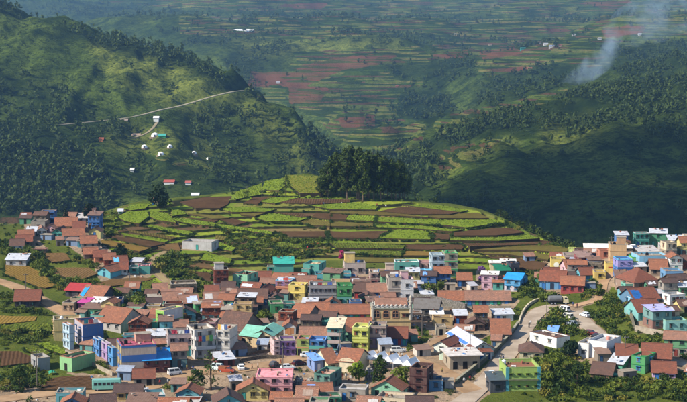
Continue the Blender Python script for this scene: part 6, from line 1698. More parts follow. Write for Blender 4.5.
for px, py, po, lo, up, yw, lab in ((391,357,'stand',DK,DK,0,'person in dark clothes standing before the silver jeep'),(402,358,'walk',DK,WH,80,'person in white shirt passing the silver jeep'),(393,360,'stand',DK,BL,30,'person in blue standing in the street before the silver jeep'),(182,368,'walk',DK,WH,60,'person in white walking past the green shopfront'),(187,369,'walk',SA,YL,60,'person in yellow walking past the green shopfront'),(193,371,'stand',DK,BL,0,'person in blue waiting on the street below the apartment house'),
        (252,370,'walk',DK,RD,90,'person in red walking along the street beside the white car'),(258,369.5,'walk',DK,WH,-90,'person in white walking along the street below the rubble wall'),(281,366,'walk',SA,RD,80,'person in red on the street below the narrow lane'),(418,368,'walk',DK,BL,40,'person in blue crossing the street below the red gables'),(442,373,'walk',DK,YL,60,'person in yellow on the street before the open shop'),(464,383,'stand',DK,WH,0,'person in white standing near the road junction'),(470,381,'stand',DK,RD,0,'person in red standing near the road junction'),(500,363,'walk',DK,WH,20,'person in white walking on the road beside the parapet'),(503,361.5,'walk',DK,BL,20,'person in blue walking on the road beside the parapet'),(160,386,'stand',DK,RD,10,'person in red standing on the lower street'),(168,385,'walk',DK,WH,60,'person in white on the lower street'),(211,375,'stand',DK,DK,0,'person in dark clothes beside the pale van'),(235,379,'walk',DK,BL,70,'person in blue walking past the orange pickup'),(342,379,'stand',SA,RD,0,'person in red standing in the temple yard'),(346,379,'stand',DK,WH,0,'person in white standing in the temple yard'),(336,380,'stand',DK,YL,0,'person in yellow standing in the temple yard')):
    person(px, py, po, lo, up, yw, lab)

# ------------------------------------------------------------------ poles
def pole(px, py, top, label, arm=True, r=0.14):
    g = G(px, py); k = F_PX / (g[1] * CP - (g[2] - CAM_Z) * SP); hh = (py - top) / k
    e = empty('utility_pole', (g[0], g[1], zg(g[0], g[1])), 0.3, label, 'pole')
    MB().tube([(0, 0, -0.8), (0, 0, hh)], [r, r * 0.7], 8).build('shaft', m_concrete((0.42, 0.38, 0.34)), e)
    if arm:
        c = MB().box(-0.9, 0.9, -0.06, 0.06, hh - 0.7, hh - 0.56).build('crossarm', m_plain((0.3, 0.28, 0.26)), e)
        for x in (-0.8, -0.3, 0.3, 0.8): MB().lathe([(0.05, hh - 0.56), (0.06, hh - 0.45), (0.02, hh - 0.4), (0, hh - 0.38)], 6, (x, 0)).build('insulator', m_plain((0.75, 0.75, 0.72)), c)
for a in ((421,224,200,'tall pole standing in the upper green terraces'),(262,197,179,'pole on the hill crest beside the meadow'),(37,386,349,'pole beside the grey annex among the vegetable plots'),(470,363,327,'tall pole beside the hall with the blue strip'),(501,380,352,'pole beside the concrete road near the lime building'),(546.5,322,298,'pole inside the road bend'),(415,336,314,'pole in the yard beside the mosque'),(422,336,314,'second pole in the yard on the side of the grey shed'),
          (26,294,272,'pole beside the sandy track'),(611,262,236,'antenna pole beside the ochre tower house'),(247,196,186,'short pole on the western hill crest'),(283,372,345,'street pole below the purple house'),(195,352,322,'pole behind the apartment house'),(340,360,330,'pole beside the tall turquoise house'),(545,300,280,'pole beside the blue house above the bend'),(130,292,272,'pole at the green field corner'),(625,360,335,'pole beside the lower road'),(390,300,276,'thin pole beside the beige house behind the mosque')):
    pole(*a)

# ------------------------------------------------------------------ single trees
def tree_at(px, py, top, wpx, kind, leaf, label, name='tree', base=0.3, n=80, size=0.42, bark=BARKD):
    g = G(px, py); k = F_PX / (g[1] * CP - (g[2] - CAM_Z) * SP); hh = (py - top) / k; w = wpx / k
    f = {'round': roundtree, 'euc': eucalypt, 'con': conifer}[kind]
    cl, v = f(rg, hh, w, n=n, size=size) if kind == 'con' else f(rg, hh, w, n=n, size=size, base=base)
    plant_tree(name, (trunk_mesh('trunk', hh * 0.9, max(0.1, hh * 0.022), [c[:3] for c in cl[::2]] if kind != 'con' else [], bark), cloud_mesh('crown', v, leaf)), g[0], g[1], zg(g[0], g[1]), 1.0, 0, label, None)
tree_at(359,381,361,15,'round',LIME,'lime green rounded tree beside the stepped temple tower')
tree_at(352,383,367,9,'round',SHRUB,'small green tree beside the lime green tree in the temple yard')
tree_at(381,386,355,14,'euc',DARKSHRUB,'dark bushy tree between the white canopies',base=0.2)
tree_at(401,388,367,19,'round',SHRUB,'broad green tree beside the maroon tower house',base=0.2)
tree_at(211,390,350,17,'euc',DARKSHRUB,'tall ragged tree with many stems beside the lower street',base=0.2,n=26,size=0.4)
tree_at(197,390,368,12,'round',DARKSHRUB,'dark small tree next to the ragged tree by the lower street',base=0.2,n=40)
tree_at(121,262,243,13,'euc',PINE,'single dark round tree behind the stepped tile row',base=0.1,n=90,size=0.5)
tree_at(481.5,282,265,9,'round',PURPLE,'purple flowering tree beside the pink house','flowering_tree',base=0.1)
tree_at(341.5,257,249,6,'round',m_leaf((0.62,0.14,0.34),(0.80,0.30,0.48)),'pink flowering shrub at the painted garden wall','flowering_shrub',base=0.05,n=50,size=0.3)
tree_at(286,195,174,12,'round',SHRUB,'thin pale green tree on the crest beside the meadow',base=0.2,n=22,size=0.4)
tree_at(246,200,189,7,'round',SHRUB,'small tree on the western crest of the hill',base=0.2,n=30)
tree_at(569,358,341,15,'round',PINE,'dark spreading palm like tree in front of the brown roofed shed',base=0.4,n=50,size=0.7)
tree_at(160,207,182,23,'round',PINE,'large dark tree rising behind the hill crest near the tiny house',base=0.1,n=110,size=0.75)
tree_at(88,222,203,12,'round',PINE,'dark tree behind the upper hamlet beside the orange house',base=0.1,size=0.6)
tree_at(66,224,206,9,'con',PINE,'pointed conifer behind the upper hamlet')
tree_at(634,272,262,8,'round',SHRUB,'small green tree beside the leaf green house',base=0.2)
tree_at(557,372,352,16,'round',SHRUB,'leafy green tree on the slope below the brown roofed shed',base=0.15)
tree_at(577,386,364,18,'round',DARKSHRUB,'dark leafy tree on the slope beside the mud hut',base=0.15)
tree_at(548,392,372,14,'round',SHRUB,'green tree beside the lime green building',base=0.15)
tree_at(262,322,311,12,'round',SHRUB,'green tree behind the cream gabled house',base=0.1)
tree_at(310,328,318,12,'round',DARKSHRUB,'dark green tree behind the olive shop',base=0.1)
tree_at(428,299,283,16,'round',SHRUB,'green thicket tree beside the blue tarpaulin',base=0.1)
tree_at(441,296,282,12,'round',SHRUB,'second green thicket tree above the long row',base=0.1)
tree_at(137,312,297,15,'round',SHRUB,'green tree above the blank turquoise house',base=0.1)
tree_at(115,300,290,12,'round',SHRUB,'green tree beside the small blue cube house',base=0.1)
tree_at(185,324,314,10,'round',m_leaf((0.42,0.32,0.16),(0.55,0.42,0.22)),'dry brown tree below the tarped tile roofs',base=0.1)
tree_at(600,296,284,10,'round',SHRUB,'green tree beside the dirt path above the bend',base=0.1)
tree_at(542,286,272,11,'round',SHRUB,'green tree beside the blue house above the bend',base=0.1)
tree_at(450,262,254,9,'round',SHRUB,'small green tree beside the olive house under the terraces',base=0.1)
tree_at(20,392,366,18,'round',DARKSHRUB,'dark tree at the vegetable plots beside the pole',base=0.1)

# ------------------------------------------------------------------ tarpaulins, laundry, inflated clutter
def tarp(px, py, w, d, c, label):
    g = G(px, py); n = 9; V = []; F_ = []
    for j in range(n):
        for i in range(n):
            u, v = i / (n - 1) - 0.5, j / (n - 1) - 0.5
            V.append((u * w * (1 + 0.15 * perlin(v * 4, 3.1 + w)), v * d, 0.9 * math.exp(-3 * (u * u + v * v)) + 0.28 * float(perlin(u * 6 + w, v * 6 + d))))
    me = mesh_np('tarpaulin', V, grid_faces(n, n), [m_plain(c, 0.4)], smooth=False)
    tag(obj('tarpaulin', me, None, (g[0], g[1], zg(g[0], g[1]) + 0.35), (0, 0, 0.3)), label, 'tarpaulin')
tarp(427,299.5,4.6,5.5,(0.20,0.36,0.78),'crumpled blue tarpaulin above the grey rubble wall')
tarp(126,325,3.6,4.0,(0.22,0.40,0.82),'blue tarpaulin spread beside the large orange tile roof')
tarp(52,374.5,1.8,2.2,(0.10,0.56,0.42),'small green tarpaulin beside the light green house')
tarp(612,377,4.0,3.0,(0.10,0.55,0.42),'long green tarpaulin among the bushes below the green shed')
def laundry(key, z, y, cols, label):
    e, w, d, h_ = HOUSES[IDX[key]]; p = e.matrix_basis @ Vector((0, y, 0))
    o = empty('laundry_line', (p.x, p.y, e.location.z + z), e.rotation_euler.z, label, 'laundry')
    MB().tube([(-w * 0.42, 0, 0.85), (0, 0, 0.78), (w * 0.42, 0, 0.85)], 0.02, 4).build('line', m_plain((0.3, 0.3, 0.3)), o)
    for i, c in enumerate(cols):
        x = -w * 0.36 + w * 0.72 * i / len(cols); ww = w * 0.72 / len(cols) * 0.85; mb = MB()
        for k in range(3): mb.face([(x + ww * k / 3, 0.05 * (-1) ** k, -0.75 - 0.2 * (i % 2)), (x + ww * (k + 1) / 3, 0.05 * (-1) ** (k + 1), -0.75 - 0.2 * (i % 2)), (x + ww * (k + 1) / 3, 0.01, 0.8), (x + ww * k / 3, 0.01, 0.8)])
        mb.build('cloth', m_plain(c), o)
laundry('n15', 6.1, -1.2, [(0.75, 0.15, 0.15), (0.2, 0.4, 0.6), (0.85, 0.72, 0.15), (0.3, 0.6, 0.3)], 'bright laundry hanging from the balcony of the apartment house')
laundry('n15b', 8.6, 0.3, [(0.85, 0.65, 0.2), (0.8, 0.8, 0.8), (0.3, 0.4, 0.6)], 'laundry on the roof of the cream wing')
laundry('f3', 6.6, 1.5, [(0.8, 0.8, 0.8), (0.6, 0.2, 0.2), (0.7, 0.7, 0.4), (0.3, 0.4, 0.7)], 'laundry drying on the roof of the grey two storey block')
laundry('o6', 7.4, 2.0, [(0.2, 0.6, 0.6), (0.8, 0.3, 0.3), (0.85, 0.85, 0.8)], 'laundry drying on the roof of the royal blue house')
laundry('n16', 6.6, 1.5, [(0.75, 0.2, 0.3), (0.85, 0.85, 0.8), (0.2, 0.3, 0.6)], 'laundry on the roof above the green shopfront')
laundry('e6', 5.0, 1.0, [(0.8, 0.8, 0.85), (0.7, 0.25, 0.2)], 'laundry on the roof of the orange and purple house')
laundry('f7', 4.6, 1.2, [(0.85, 0.85, 0.85), (0.7, 0.6, 0.3), (0.3, 0.5, 0.7)], 'laundry on the roof of the pinkish house with crimson band')

# ------------------------------------------------------------------ further small houses that fill the gaps of the village
MARK = {'a1': 'grey block building', 'a3': 'teal gable fronted house', 'a6': 'turquoise porch building', 'b5': 'turquoise gabled house', 'd1': 'narrow brick house', 'd2': 'mint green house', 'd3': 'rough stone house', 'd6': 'tarped tile roofs', 'e3': 'long teal shed', 'e5': 'tall teal cube', 'e7': 'bright yellow house', 'e9': 'blue end wall',
        'f1': 'beige house with yellow roof block', 'f3': 'grey two storey block', 'f4': 'vivid green house with turquoise base', 'f7': 'crimson banded house', 'g2': 'white roof sheets', 'g4': 'glazed pale blue house', 'g7': 'tall beige house', 'h2': 'pink house', 'h4': 'sky blue house', 'h10b': 'long tile roofed row', 'i1': 'blue house above the bend', 'i3': 'yellow wall house', 'i10': 'ochre tower house', 'i16': 'long sky blue house',
        'j1': 'pyramid tile roof', 'j5': 'turquoise house above the bank', 'j7': 'lilac roofed house', 'k1': 'whitewashed cube house', 'k6': 'vivid green two storey house', 'k10': 'lime green building', 'l2': 'grey roofed hall', 'l3': 'open fronted shop', 'n1': 'acid yellow house', 'n5': 'tall turquoise house', 'n11': 'purple house', 'n13': 'cream gabled house', 'n14': 'barn like house', 'n15': 'apartment house', 'n16': 'green shopfront', 'o1': 'large orange roof', 'o2': 'blank turquoise house', 'o3': 'lime balconies', 'o6': 'royal blue house', 'o8': 'blue striped building', 'o9': 'shining blue roof', 'p2': 'dark walled house', 'p3': 'white sheet roof', 'q1': 'salmon pink roof', 'q3': 'cream temple hall', 'q5': 'maroon tower house', 'n3': 'blue and red shop row', 'm2': 'dark grey shed', 'l4': 'parapet wall'}
WALLS = [('teal', TEAL), ('cream', CREAM), ('white', WHITE), ('brick', BRICK), ('blue', BLUE), ('stone', STONE), ('aqua', (0.26, 0.62, 0.66)), ('ochre', OCH), ('mint', MINT), ('grey', GREY), ('turquoise', AQUA), ('emerald', (0.14, 0.52, 0.36)), ('brown', BROWN), ('yellow', (0.80, 0.72, 0.34)), ('green', (0.30, 0.58, 0.36)), ('navy', (0.16, 0.28, 0.46))]
ROOFS = [('orange tiles', 'G', T1), ('rusty tiles', 'G', T2_), ('brown tiles', 'G', T3), ('pale tiles', 'G', T4), ('a tiled gable', 'E', T1), ('a flat roof', 'F', CONC), ('a grey flat roof', 'F', LGREY), ('a tin roof', 'S', TIN), ('a rusty tin roof', 'S', (0.46, 0.36, 0.30)), ('a sandy flat roof', 'F', (0.66, 0.56, 0.46)), ('dark tiles', 'G', (0.40, 0.30, 0.26)), ('a brown gable', 'E', T3)]
KEEP = [[(432,282),(518,282),(518,322),(432,322)], [(300,312),(376,312),(376,330),(300,330)], [(368,326),(414,326),(414,345),(368,345)], [(235,352),(330,350),(420,352),(470,366),(480,392),(440,402),(330,378),(170,402),(150,392),(190,366)], [(405,322),(434,326),(432,352),(404,354)], [(256,306),(300,306),(298,318),(270,326),(262,350),(244,350),(250,330)]]
used = set(); made = 0
rr = random.Random(23)
zone = [([(150,292),(200,298),(260,284),(330,282),(420,280),(470,286),(520,298),(500,330),(470,342),(420,320),(330,345),(240,352),(175,352),(150,338),(90,334),(60,312),(95,300)], 1500, 95, 0.8), ([(150,330),(180,334),(180,372),(160,378),(120,372),(112,350)], 300, 10, 0.8), ([(25,216),(100,216),(108,250),(128,272),(90,262),(60,240),(20,250)], 500, 9, 0.75),
        ([(545,262),(640,246),(690,246),(690,330),(640,332),(628,300),(606,266),(560,292),(540,288)], 700, 30, 0.8), ([(668,352),(700,362),(700,384),(676,382)], 200, 4, 1.0), ([(60,393),(440,390),(440,418),(60,418)], 400, 22, 1.0), ([(60,335),(110,345),(112,362),(90,352)], 100, 3, 0.9), ([(430,340),(470,345),(505,335),(500,352),(470,368),(440,345)], 100, 3, 0.9)]
for poly, tries, want, sc in zone:
    xs = [q[0] for q in poly]; ys = [q[1] for q in poly]; got = 0
    for _ in range(tries):
        if got >= want: break
        px, py = rr.uniform(min(xs), max(xs)), rr.uniform(min(ys), max(ys))
        if not in_poly(np.array([px]), np.array([py]), poly)[0] or any(in_poly(np.array([px]), np.array([py]), k)[0] for k in KEEP): continue
        g = G(px, py); w, d = rr.uniform(4.6, 8.2) * sc, rr.uniform(4.6, 6.6) * sc
        cx, cy = g[0], g[1] + d / 2
        if not road_clear(np.array([cx]), np.array([cy]), max(w, d) / 2 - 0.6)[0] or not field_clear(np.array([cx]), np.array([cy]))[0]: continue
        if not all(free(cx + u * w / 2, cy + v * d / 2, 0.15) for u in (-1, 0, 1) for v in (-1, 0, 1)): continue
        near = min((k for k in MARK), key=lambda k: (HOUSES[IDX[k]][0].location.x - cx) ** 2 + (HOUSES[IDX[k]][0].location.y - cy) ** 2)
        for _t in range(40):
            wn_, wc = rr.choice(WALLS); rn, rt, rc = rr.choice(ROOFS); lab = 'small %s house with %s near the %s' % (wn_, rn, MARK[near])
            if lab not in used: break
        else: continue
        used.add(lab); got += 1; made += 1
        k = F_PX / (g[1] * CP - (g[2] - CAM_Z) * SP); ref = HOUSES[IDX[near]][0].rotation_euler.z
        two = rr.random() < (0.22 if py < 388 else 0.0)
        house(px, py, w * k * math.cos(math.radians(12)), d, (5.4 if two else rr.uniform(2.5, 3.1)) * k, math.degrees(ref) * 0.6 + rr.uniform(-10, 10), rt, wc, rc, lab, win=rr.choice([1, 2, 2, 3]), sw=rr.choice([0, 1]), door=rr.choice([BLUE, BROWN, TEAL, (0.12, 0.1, 0.09), (0.5, 0.2, 0.16)]), pitch=rr.uniform(18, 25), low=rr.choice([None, None, (0.55, 0.5, 0.45), (0.3, 0.5, 0.5)]) if two else None,
              sheet=rr.choice([None] * 7 + [(0.1, 0.42, TARP), (0.5, 0.97, LGREY), (0.3, 0.8, (0.60, 0.52, 0.46)), (0.02, 0.6, (0.74, 0.74, 0.76))]) if rt == 'G' else None)
print('extra houses', made)

# small sheds squeezed between the houses
def shed(px, py, w, d, hh, rot, kind):
    g = G(px, py); lab = {'tin': 'little tin roofed lean-to squeezed between village houses', 'tile': 'little tile roofed outhouse squeezed between village houses', 'flat': 'little flat concrete outhouse squeezed between village houses'}[kind]
    x, y = g[0], g[1]
    if not free(x, y + d / 2, 0.2): return
    e = empty('outhouse', (x, y, zg(x, y)), math.radians(rot), lab, 'shed', lab.split(' squeezed')[0].replace('little ', '') + 's between the houses')
    wc = random.choice([(0.62, 0.56, 0.48), (0.50, 0.44, 0.38), (0.25, 0.55, 0.52), (0.40, 0.52, 0.66), (0.74, 0.70, 0.64)])
    MB().box(-w / 2, w / 2, 0, d, -1.5, hh).build('wall', m_wall(wc, 0.9), e)
    mb = MB()
    if kind == 'flat': MB().box(-w / 2 - 0.2, w / 2 + 0.2, -0.25, d + 0.2, hh + 0.003, hh + 0.16).build('roof', m_concrete((0.56, 0.52, 0.46)), e)
    else:
        roof_slab(mb, (-w / 2 - 0.3, -0.4, hh - 0.05), (w / 2 + 0.3, -0.4, hh - 0.05), (w / 2 + 0.3, d + 0.3, hh + d * 0.3), (-w / 2 - 0.3, d + 0.3, hh + d * 0.3), 0.08)
        mb.build('roof', [m_tile(T4) if kind == 'tile' else m_sheet(random.choice([(0.66, 0.66, 0.68), (0.50, 0.40, 0.34), (0.56, 0.60, 0.66)])), m_plain(BROWN)], e)
    add_door(e, -w * 0.2, 0, 0, 0.85, 1.75, 0, random.choice([(0.1, 0.09, 0.08), (0.2, 0.35, 0.5), (0.3, 0.22, 0.16)]))
    FOOT.append((x, y + d / 2, max(w, d) * 0.7, 1, 0, w, d))
for i, (px, py) in enumerate([(262,330),(234,300),(245,314),(268,305),(284,300),(300,300),(316,294),(338,325),(370,310),(405,285),(418,290),(450,290),(474,292),(530,262),(545,276),(590,290),(626,290),(643,297),(660,300),(640,322),(574,268),(140,322),(128,332),(112,320),(80,318),(60,246),(72,246),(46,240),(136,268),(168,300),(206,318),(236,336),(262,352),(240,356),(324,358),(346,352),(386,352),(412,342),(424,356),(456,340),(470,346),(496,346),(604,362),(630,380),(648,376),(160,352),(164,362),(172,340),(124,380),(86,352),(430,384),(446,388),(290,388),(306,394),(236,390),(252,392),(178,392),(386,394),(380,340),(392,318),(280,290),(228,322),(216,342)]):
    shed(px, py, random.uniform(2.6, 4.6), random.uniform(2.4, 4), random.uniform(2.0, 2.6), random.uniform(-25, 25), ('tin', 'tile', 'tin', 'flat')[i % 4])

# rubble, firewood and litter on the bare ground
mbv = []; bx = np.array([(x, y, z) for z in (0, 1) for y in (-.5, .5) for x in (-.5, .5)], float); bf = np.array([(0, 1, 5, 4), (1, 3, 7, 5), (3, 2, 6, 7), (2, 0, 4, 6), (4, 5, 7, 6)])
Vd, Fd, Td = [], [], []; off = 0
for poly in DIRT:
    g = np.array([G(*p) for p in poly])[:, :2]; lo, hi = g.min(0), g.max(0); n = int((hi - lo).prod() * 0.075)
    X = rg.uniform(lo[0], hi[0], n); Y = rg.uniform(lo[1], hi[1], n); m = in_poly(X, Y, g) & road_clear(X, Y, 0.2) & (fbm(X / 9, Y / 9, 2) > -0.05)
    for x, y in zip(X[m], Y[m]):
        if not free(x, y, 0.1): continue
        s = np.array([rg.uniform(0.2, 0.9), rg.uniform(0.2, 0.7), rg.uniform(0.1, 0.55)]); a = rg.random() * 6.28; W = bx * s
        Vd.append(np.c_[W[:, 0] * math.cos(a) - W[:, 1] * math.sin(a) + x, W[:, 0] * math.sin(a) + W[:, 1] * math.cos(a) + y, W[:, 2] + zg(x, y) - 0.05]); Fd.append(bf + off); off += 8; Td.append(np.full(5, rg.random()))
t = NT('rubble'); t.color(t.ramp(t.attr('tint'), [(0.0, lin((0.45, 0.36, 0.28))), (0.3, lin((0.62, 0.56, 0.50))), (0.55, lin((0.30, 0.24, 0.20))), (0.75, lin((0.55, 0.34, 0.26))), (0.88, lin((0.80, 0.79, 0.77))), (0.95, lin((0.25, 0.42, 0.60)))], 'CONSTANT'))
tag(obj('rubble', mesh_np('rubble', np.concatenate(Vd), np.concatenate(Fd), [t.m], {'tint': ('FACE', np.concatenate(Td))})), 'rubble, firewood and litter strewn over the bare village ground', None, None, 'stuff')

# odds and ends lying on the flat roofs
Vd, Fd, Td = [], [], []; off = 0
for e, w, d, h_ in HOUSES:
    rf = [c for c in e.children if c.name.split('.')[0] == 'roof']
    if not rf or len(rf[0].data.polygons) != 6: continue
    zt = max(v.co.z for v in rf[0].data.vertices); c_, s_ = math.cos(e.rotation_euler.z), math.sin(e.rotation_euler.z)
    for _ in range(int(min(16, w * d * 0.11))):
        lx, ly = rg.uniform(-w / 2 + 0.6, w / 2 - 0.6), rg.uniform(0.6, d - 0.6)
        x, y = e.location.x + lx * c_ - ly * s_, e.location.y + lx * s_ + ly * c_
        s = np.array([rg.uniform(0.2, 1.3), rg.uniform(0.15, 0.6), rg.uniform(0.08, 0.6)]); a = rg.random() * 6.28; W = bx * s
        Vd.append(np.c_[W[:, 0] * math.cos(a) - W[:, 1] * math.sin(a) + x, W[:, 0] * math.sin(a) + W[:, 1] * math.cos(a) + y, W[:, 2] + e.location.z + zt]); Fd.append(bf + off); off += 8; Td.append(np.full(5, rg.random()))
tag(obj('roof_litter', mesh_np('roof_litter', np.concatenate(Vd), np.concatenate(Fd), [t.m], {'tint': ('FACE', np.concatenate(Td))})), 'odds and ends lying on the flat roofs of the village', None, None, 'stuff')

# ------------------------------------------------------------------ on the far hills
def far_base(px, py, name, label, cat, group=None, rot=0.0):
    g = far_ground(px, py); k = F_PX / (g[1] * CP - (g[2] - CAM_Z) * SP)
    return empty(name, tuple(g), rot, label, cat, group), k
for (px, py, r, lab) in ((155,137,4.2,'large white dome tent beside the mountain track'),(144.5,149,3.2,'white dome tent lowest in the loop of the mountain track'),(161,155.5,3.4,'white dome tent on the open slope below the others'),(170,148,2.8,'white dome tent halfway along the line of tents'),(194,154.5,2.9,'white dome tent on the grassy terrace of the mountain'),(209,160,3.0,'white dome tent farthest from the mountain track')):
    e, k = far_base(px, py, 'dome_tent', lab, 'tent'); r *= 0.88
    MB().lathe([(r, -1.5), (r, 0.4)] + [(r * math.cos(a), 0.4 + r * 0.9 * math.sin(a)) for a in np.linspace(0.15, math.pi / 2 - 0.001, 7)] , 16).build('shell', m_plain((0.90, 0.90, 0.90)), e)
    MB().lathe([(r * 1.5, -2.5), (r * 1.5, -0.2), (0, -0.15)], 14).build('deck', m_plain((0.5, 0.42, 0.32)), e)
    MB().box(-0.7, 0.7, -r - 0.25, -r * 0.8, 0, 2.0).build('door', m_plain((0.3, 0.3, 0.3)), e)
def far_house(px, py, wpx, hpx, wall, roof, label, pitch=0.5, d=7.0, group=None):
    e, k = far_base(px, py, 'farmhouse', label, 'house', group); w = wpx / k; hh = hpx / k
    MB().box(-w / 2, w / 2, 0, d, -4, hh).build('wall', m_plain(wall), e)
    mb = MB(); roof_slab(mb, (-w / 2 - 0.5, -0.5, hh - 0.1), (w / 2 + 0.5, -0.5, hh - 0.1), (w / 2 + 0.5, d / 2, hh + d / 2 * pitch), (-w / 2 - 0.5, d / 2, hh + d / 2 * pitch), 0.2); roof_slab(mb, (w / 2 + 0.5, d + 0.5, hh - 0.1), (-w / 2 - 0.5, d + 0.5, hh - 0.1), (-w / 2 - 0.5, d / 2, hh + d / 2 * pitch), (w / 2 + 0.5, d / 2, hh + d / 2 * pitch), 0.2)
    mb.build('roof', [m_plain(roof), m_plain(BROWN)], e)
far_house(169,185,10,2.4,WHITE,(0.66,0.28,0.22),'long red roofed lodge at the foot of the western mountain')
far_house(188,185.5,5,2.4,WHITE,(0.64,0.32,0.28),'short red roofed lodge at the foot of the western mountain')
far_house(101,142.5,4,2,ORG,(0.72,0.36,0.20),'orange farmhouse among the trees of the western mountain')
far_house(156,121,5,2,WHITE,WHITE,'white hut above the dome tents on the mountain')
far_house(162,137.5,7,1.4,GREEN,TEAL,'green and red roofed shelter beside the large dome tent')
far_house(136,137.5,8,1.2,CREAM,(0.6,0.5,0.4),'low pale house on the mountain track')
far_house(124,123,7,1.4,CREAM,(0.55,0.48,0.42),'low brown roofed house on the mountain road')
far_house(195,197,7,1.4,WHITE,(0.80,0.82,0.86),'pale roofed shed in the valley behind the hill')
far_house(132,173,3,2,WHITE,WHITE,'tiny white hut in the mountain wood')
FARH = 'small pale farmhouse on the far field plateau'
for (px, py, w, wall, roof) in ((278,84,4,WHITE,TIN),(397,88,3,ORG,T2_),(546,46,5,WHITE,TIN),(552,48,6,WHITE,(0.6,0.65,0.8)),(560,47,4,CREAM,T2_),(540,44,3,WHITE,T2_),(523,50,6,TEAL,TEAL),(530,70,5,ORG,T1),(490,46,4,CREAM,T2_),(600,40,4,WHITE,TIN),(455,36,4,CREAM,TIN),(574,36,4,WHITE,TIN),(640,36,4,WHITE,TIN),):
    far_house(px, py, w * 0.85, 1.3, mul(wall, 0.85), mul(roof, 0.8), FARH, group='farmhouses on the far plateau')
e, k = far_base(240, 30.5, 'greenhouse', 'long white greenhouse on the far plateau', 'greenhouse')
for i in range(2):
    mb = MB(); L = 58
    for a in range(6): 
        t0, t1 = math.pi * a / 6, math.pi * (a + 1) / 6
        mb.face([(-L / 2, i * 9 + 4.5 * math.cos(t0), 3 * math.sin(t0)), (L / 2, i * 9 + 4.5 * math.cos(t0), 3 * math.sin(t0)), (L / 2, i * 9 + 4.5 * math.cos(t1), 3 * math.sin(t1)), (-L / 2, i * 9 + 4.5 * math.cos(t1), 3 * math.sin(t1))])
    for x in (-L / 2, L / 2): mb.face([(x, i * 9 + 4.5 * math.cos(t), 3 * math.sin(t)) for t in np.linspace(0, math.pi, 7)])
    mb.box(-L / 2, L / 2, i * 9 - 4.4, i * 9 + 4.4, -3, 0.0).build('tunnel', m_plain((0.92, 0.92, 0.92)), e)
ribbon('mountain_road', FAR_ROADS[0][2], 4.4, m_road((0.54, 0.51, 0.43)), 0.35, 'pale road cut across the western mountainside', 0.8)
ribbon('mountain_track', FAR_ROADS[1][2], 2.8, m_road((0.52, 0.48, 0.38)), 0.35, 'pale track winding to the dome tents', 0.8)

# ------------------------------------------------------------------ shrubs, hedges, crops (after the buildings, whose footprints stay clear)
BANKS = [
 ([(578,322),(592,306),(606,288),(622,296),(632,322),(640,334),(700,344),(700,362),(640,349),(610,338)], 0.34, 0.6, 1.5),
 ([(522,280),(545,292),(562,297),(545,302),(520,298)], 0.3, 0.9, 1.8), ([(604,268),(606,285),(594,298),(580,300),(590,285)], 0.2, 0.7, 1.4),
 ([(547,318),(556,309),(566,313),(575,326),(592,336),(575,337),(556,332),(540,342),(528,348)], 0.3, 0.9, 1.8),
 ([(526,350),(556,350),(580,360),(600,372),(620,380),(700,382),(700,402),(545,402),(528,372)], 0.26, 0.6, 1.6),
 ([(0,238),(40,250),(55,268),(62,280),(100,284),(110,290),(95,293),(60,290),(45,281),(0,258)], 0.3, 0.8, 1.7), ([(66,254),(98,262),(98,270),(72,264)], 0.25, 0.7, 1.4),
 ([(110,254),(135,251),(150,260),(168,262),(162,277),(150,270),(130,262)], 0.3, 0.8, 1.7), ([(150,255),(175,252),(200,268),(195,282),(160,280)], 0.3, 0.8, 1.7),
 ([(218,234),(260,232),(330,240),(330,252),(260,264),(232,252)], 0.22, 0.8, 1.5), ([(190,282),(215,285),(213,296),(200,293)], 0.3, 0.8, 1.7), ([(245,285),(262,282),(258,292),(240,292)], 0.3, 0.7, 1.4),
 ([(300,318),(328,318),(325,328),(300,328)], 0.25, 0.7, 1.3), ([(413,280),(442,282),(440,299),(412,299)], 0.28, 0.7, 1.5), ([(236,316),(274,311),(272,324),(250,322)], 0.2, 0.8, 1.5),
 ([(0,331),(52,333),(40,342),(0,346)], 0.3, 0.8, 1.7), ([(0,365),(45,368),(48,386),(0,392)], 0.25, 0.7, 1.6), ([(60,352),(100,366),(112,376),(80,372)], 0.2, 0.6, 1.2), ([(0,293),(40,311),(46,316),(0,313)], 0.25, 0.7, 1.5),
 ([(165,374),(195,377),(192,390),(165,390)], 0.25, 0.7, 1.5), ([(500,218),(540,233),(578,246),(556,250),(520,240)], 0.12, 0.6, 1.3), ([(100,296),(150,292),(162,312),(130,318)], 0.22, 0.7, 1.5),
 ([(405,324),(432,330),(428,352),(405,352)], 0.1, 0.5, 1.0), ([(498,308),(520,310),(512,336),(496,336)], 0.15, 0.6, 1.2), ([(165,308),(200,312),(195,323),(165,318)], 0.25, 0.7, 1.4), ([(100,214),(118,212),(124,232),(104,236)], 0.15, 0.6, 1.2),
 ([(262,368),(300,364),(304,374),(262,380)], 0.12, 0.5, 1.0), ([(524,268),(548,264),(552,272),(530,284)], 0.22, 0.7, 1.4), ([(88,262),(100,262),(102,270),(92,270)], 0.2, 0.6, 1.2), ([(246,188),(320,180),(318,196),(250,198)], 0.05, 0.6, 1.4), ([(320,194),(404,196),(404,202),(322,201)], 0.10, 0.4, 0.9),
]
pls = []
for poly, dens, a, b in BANKS: pls += scatter(poly, dens, a, b)
split = [[], [], []]
for q in pls:
    v = float(perlin(q[1] / 7.0, q[2] / 7.0)) + rg.normal() * 0.12
    split[0 if v > 0.02 else (1 if v > -0.28 else 2)].append(q)
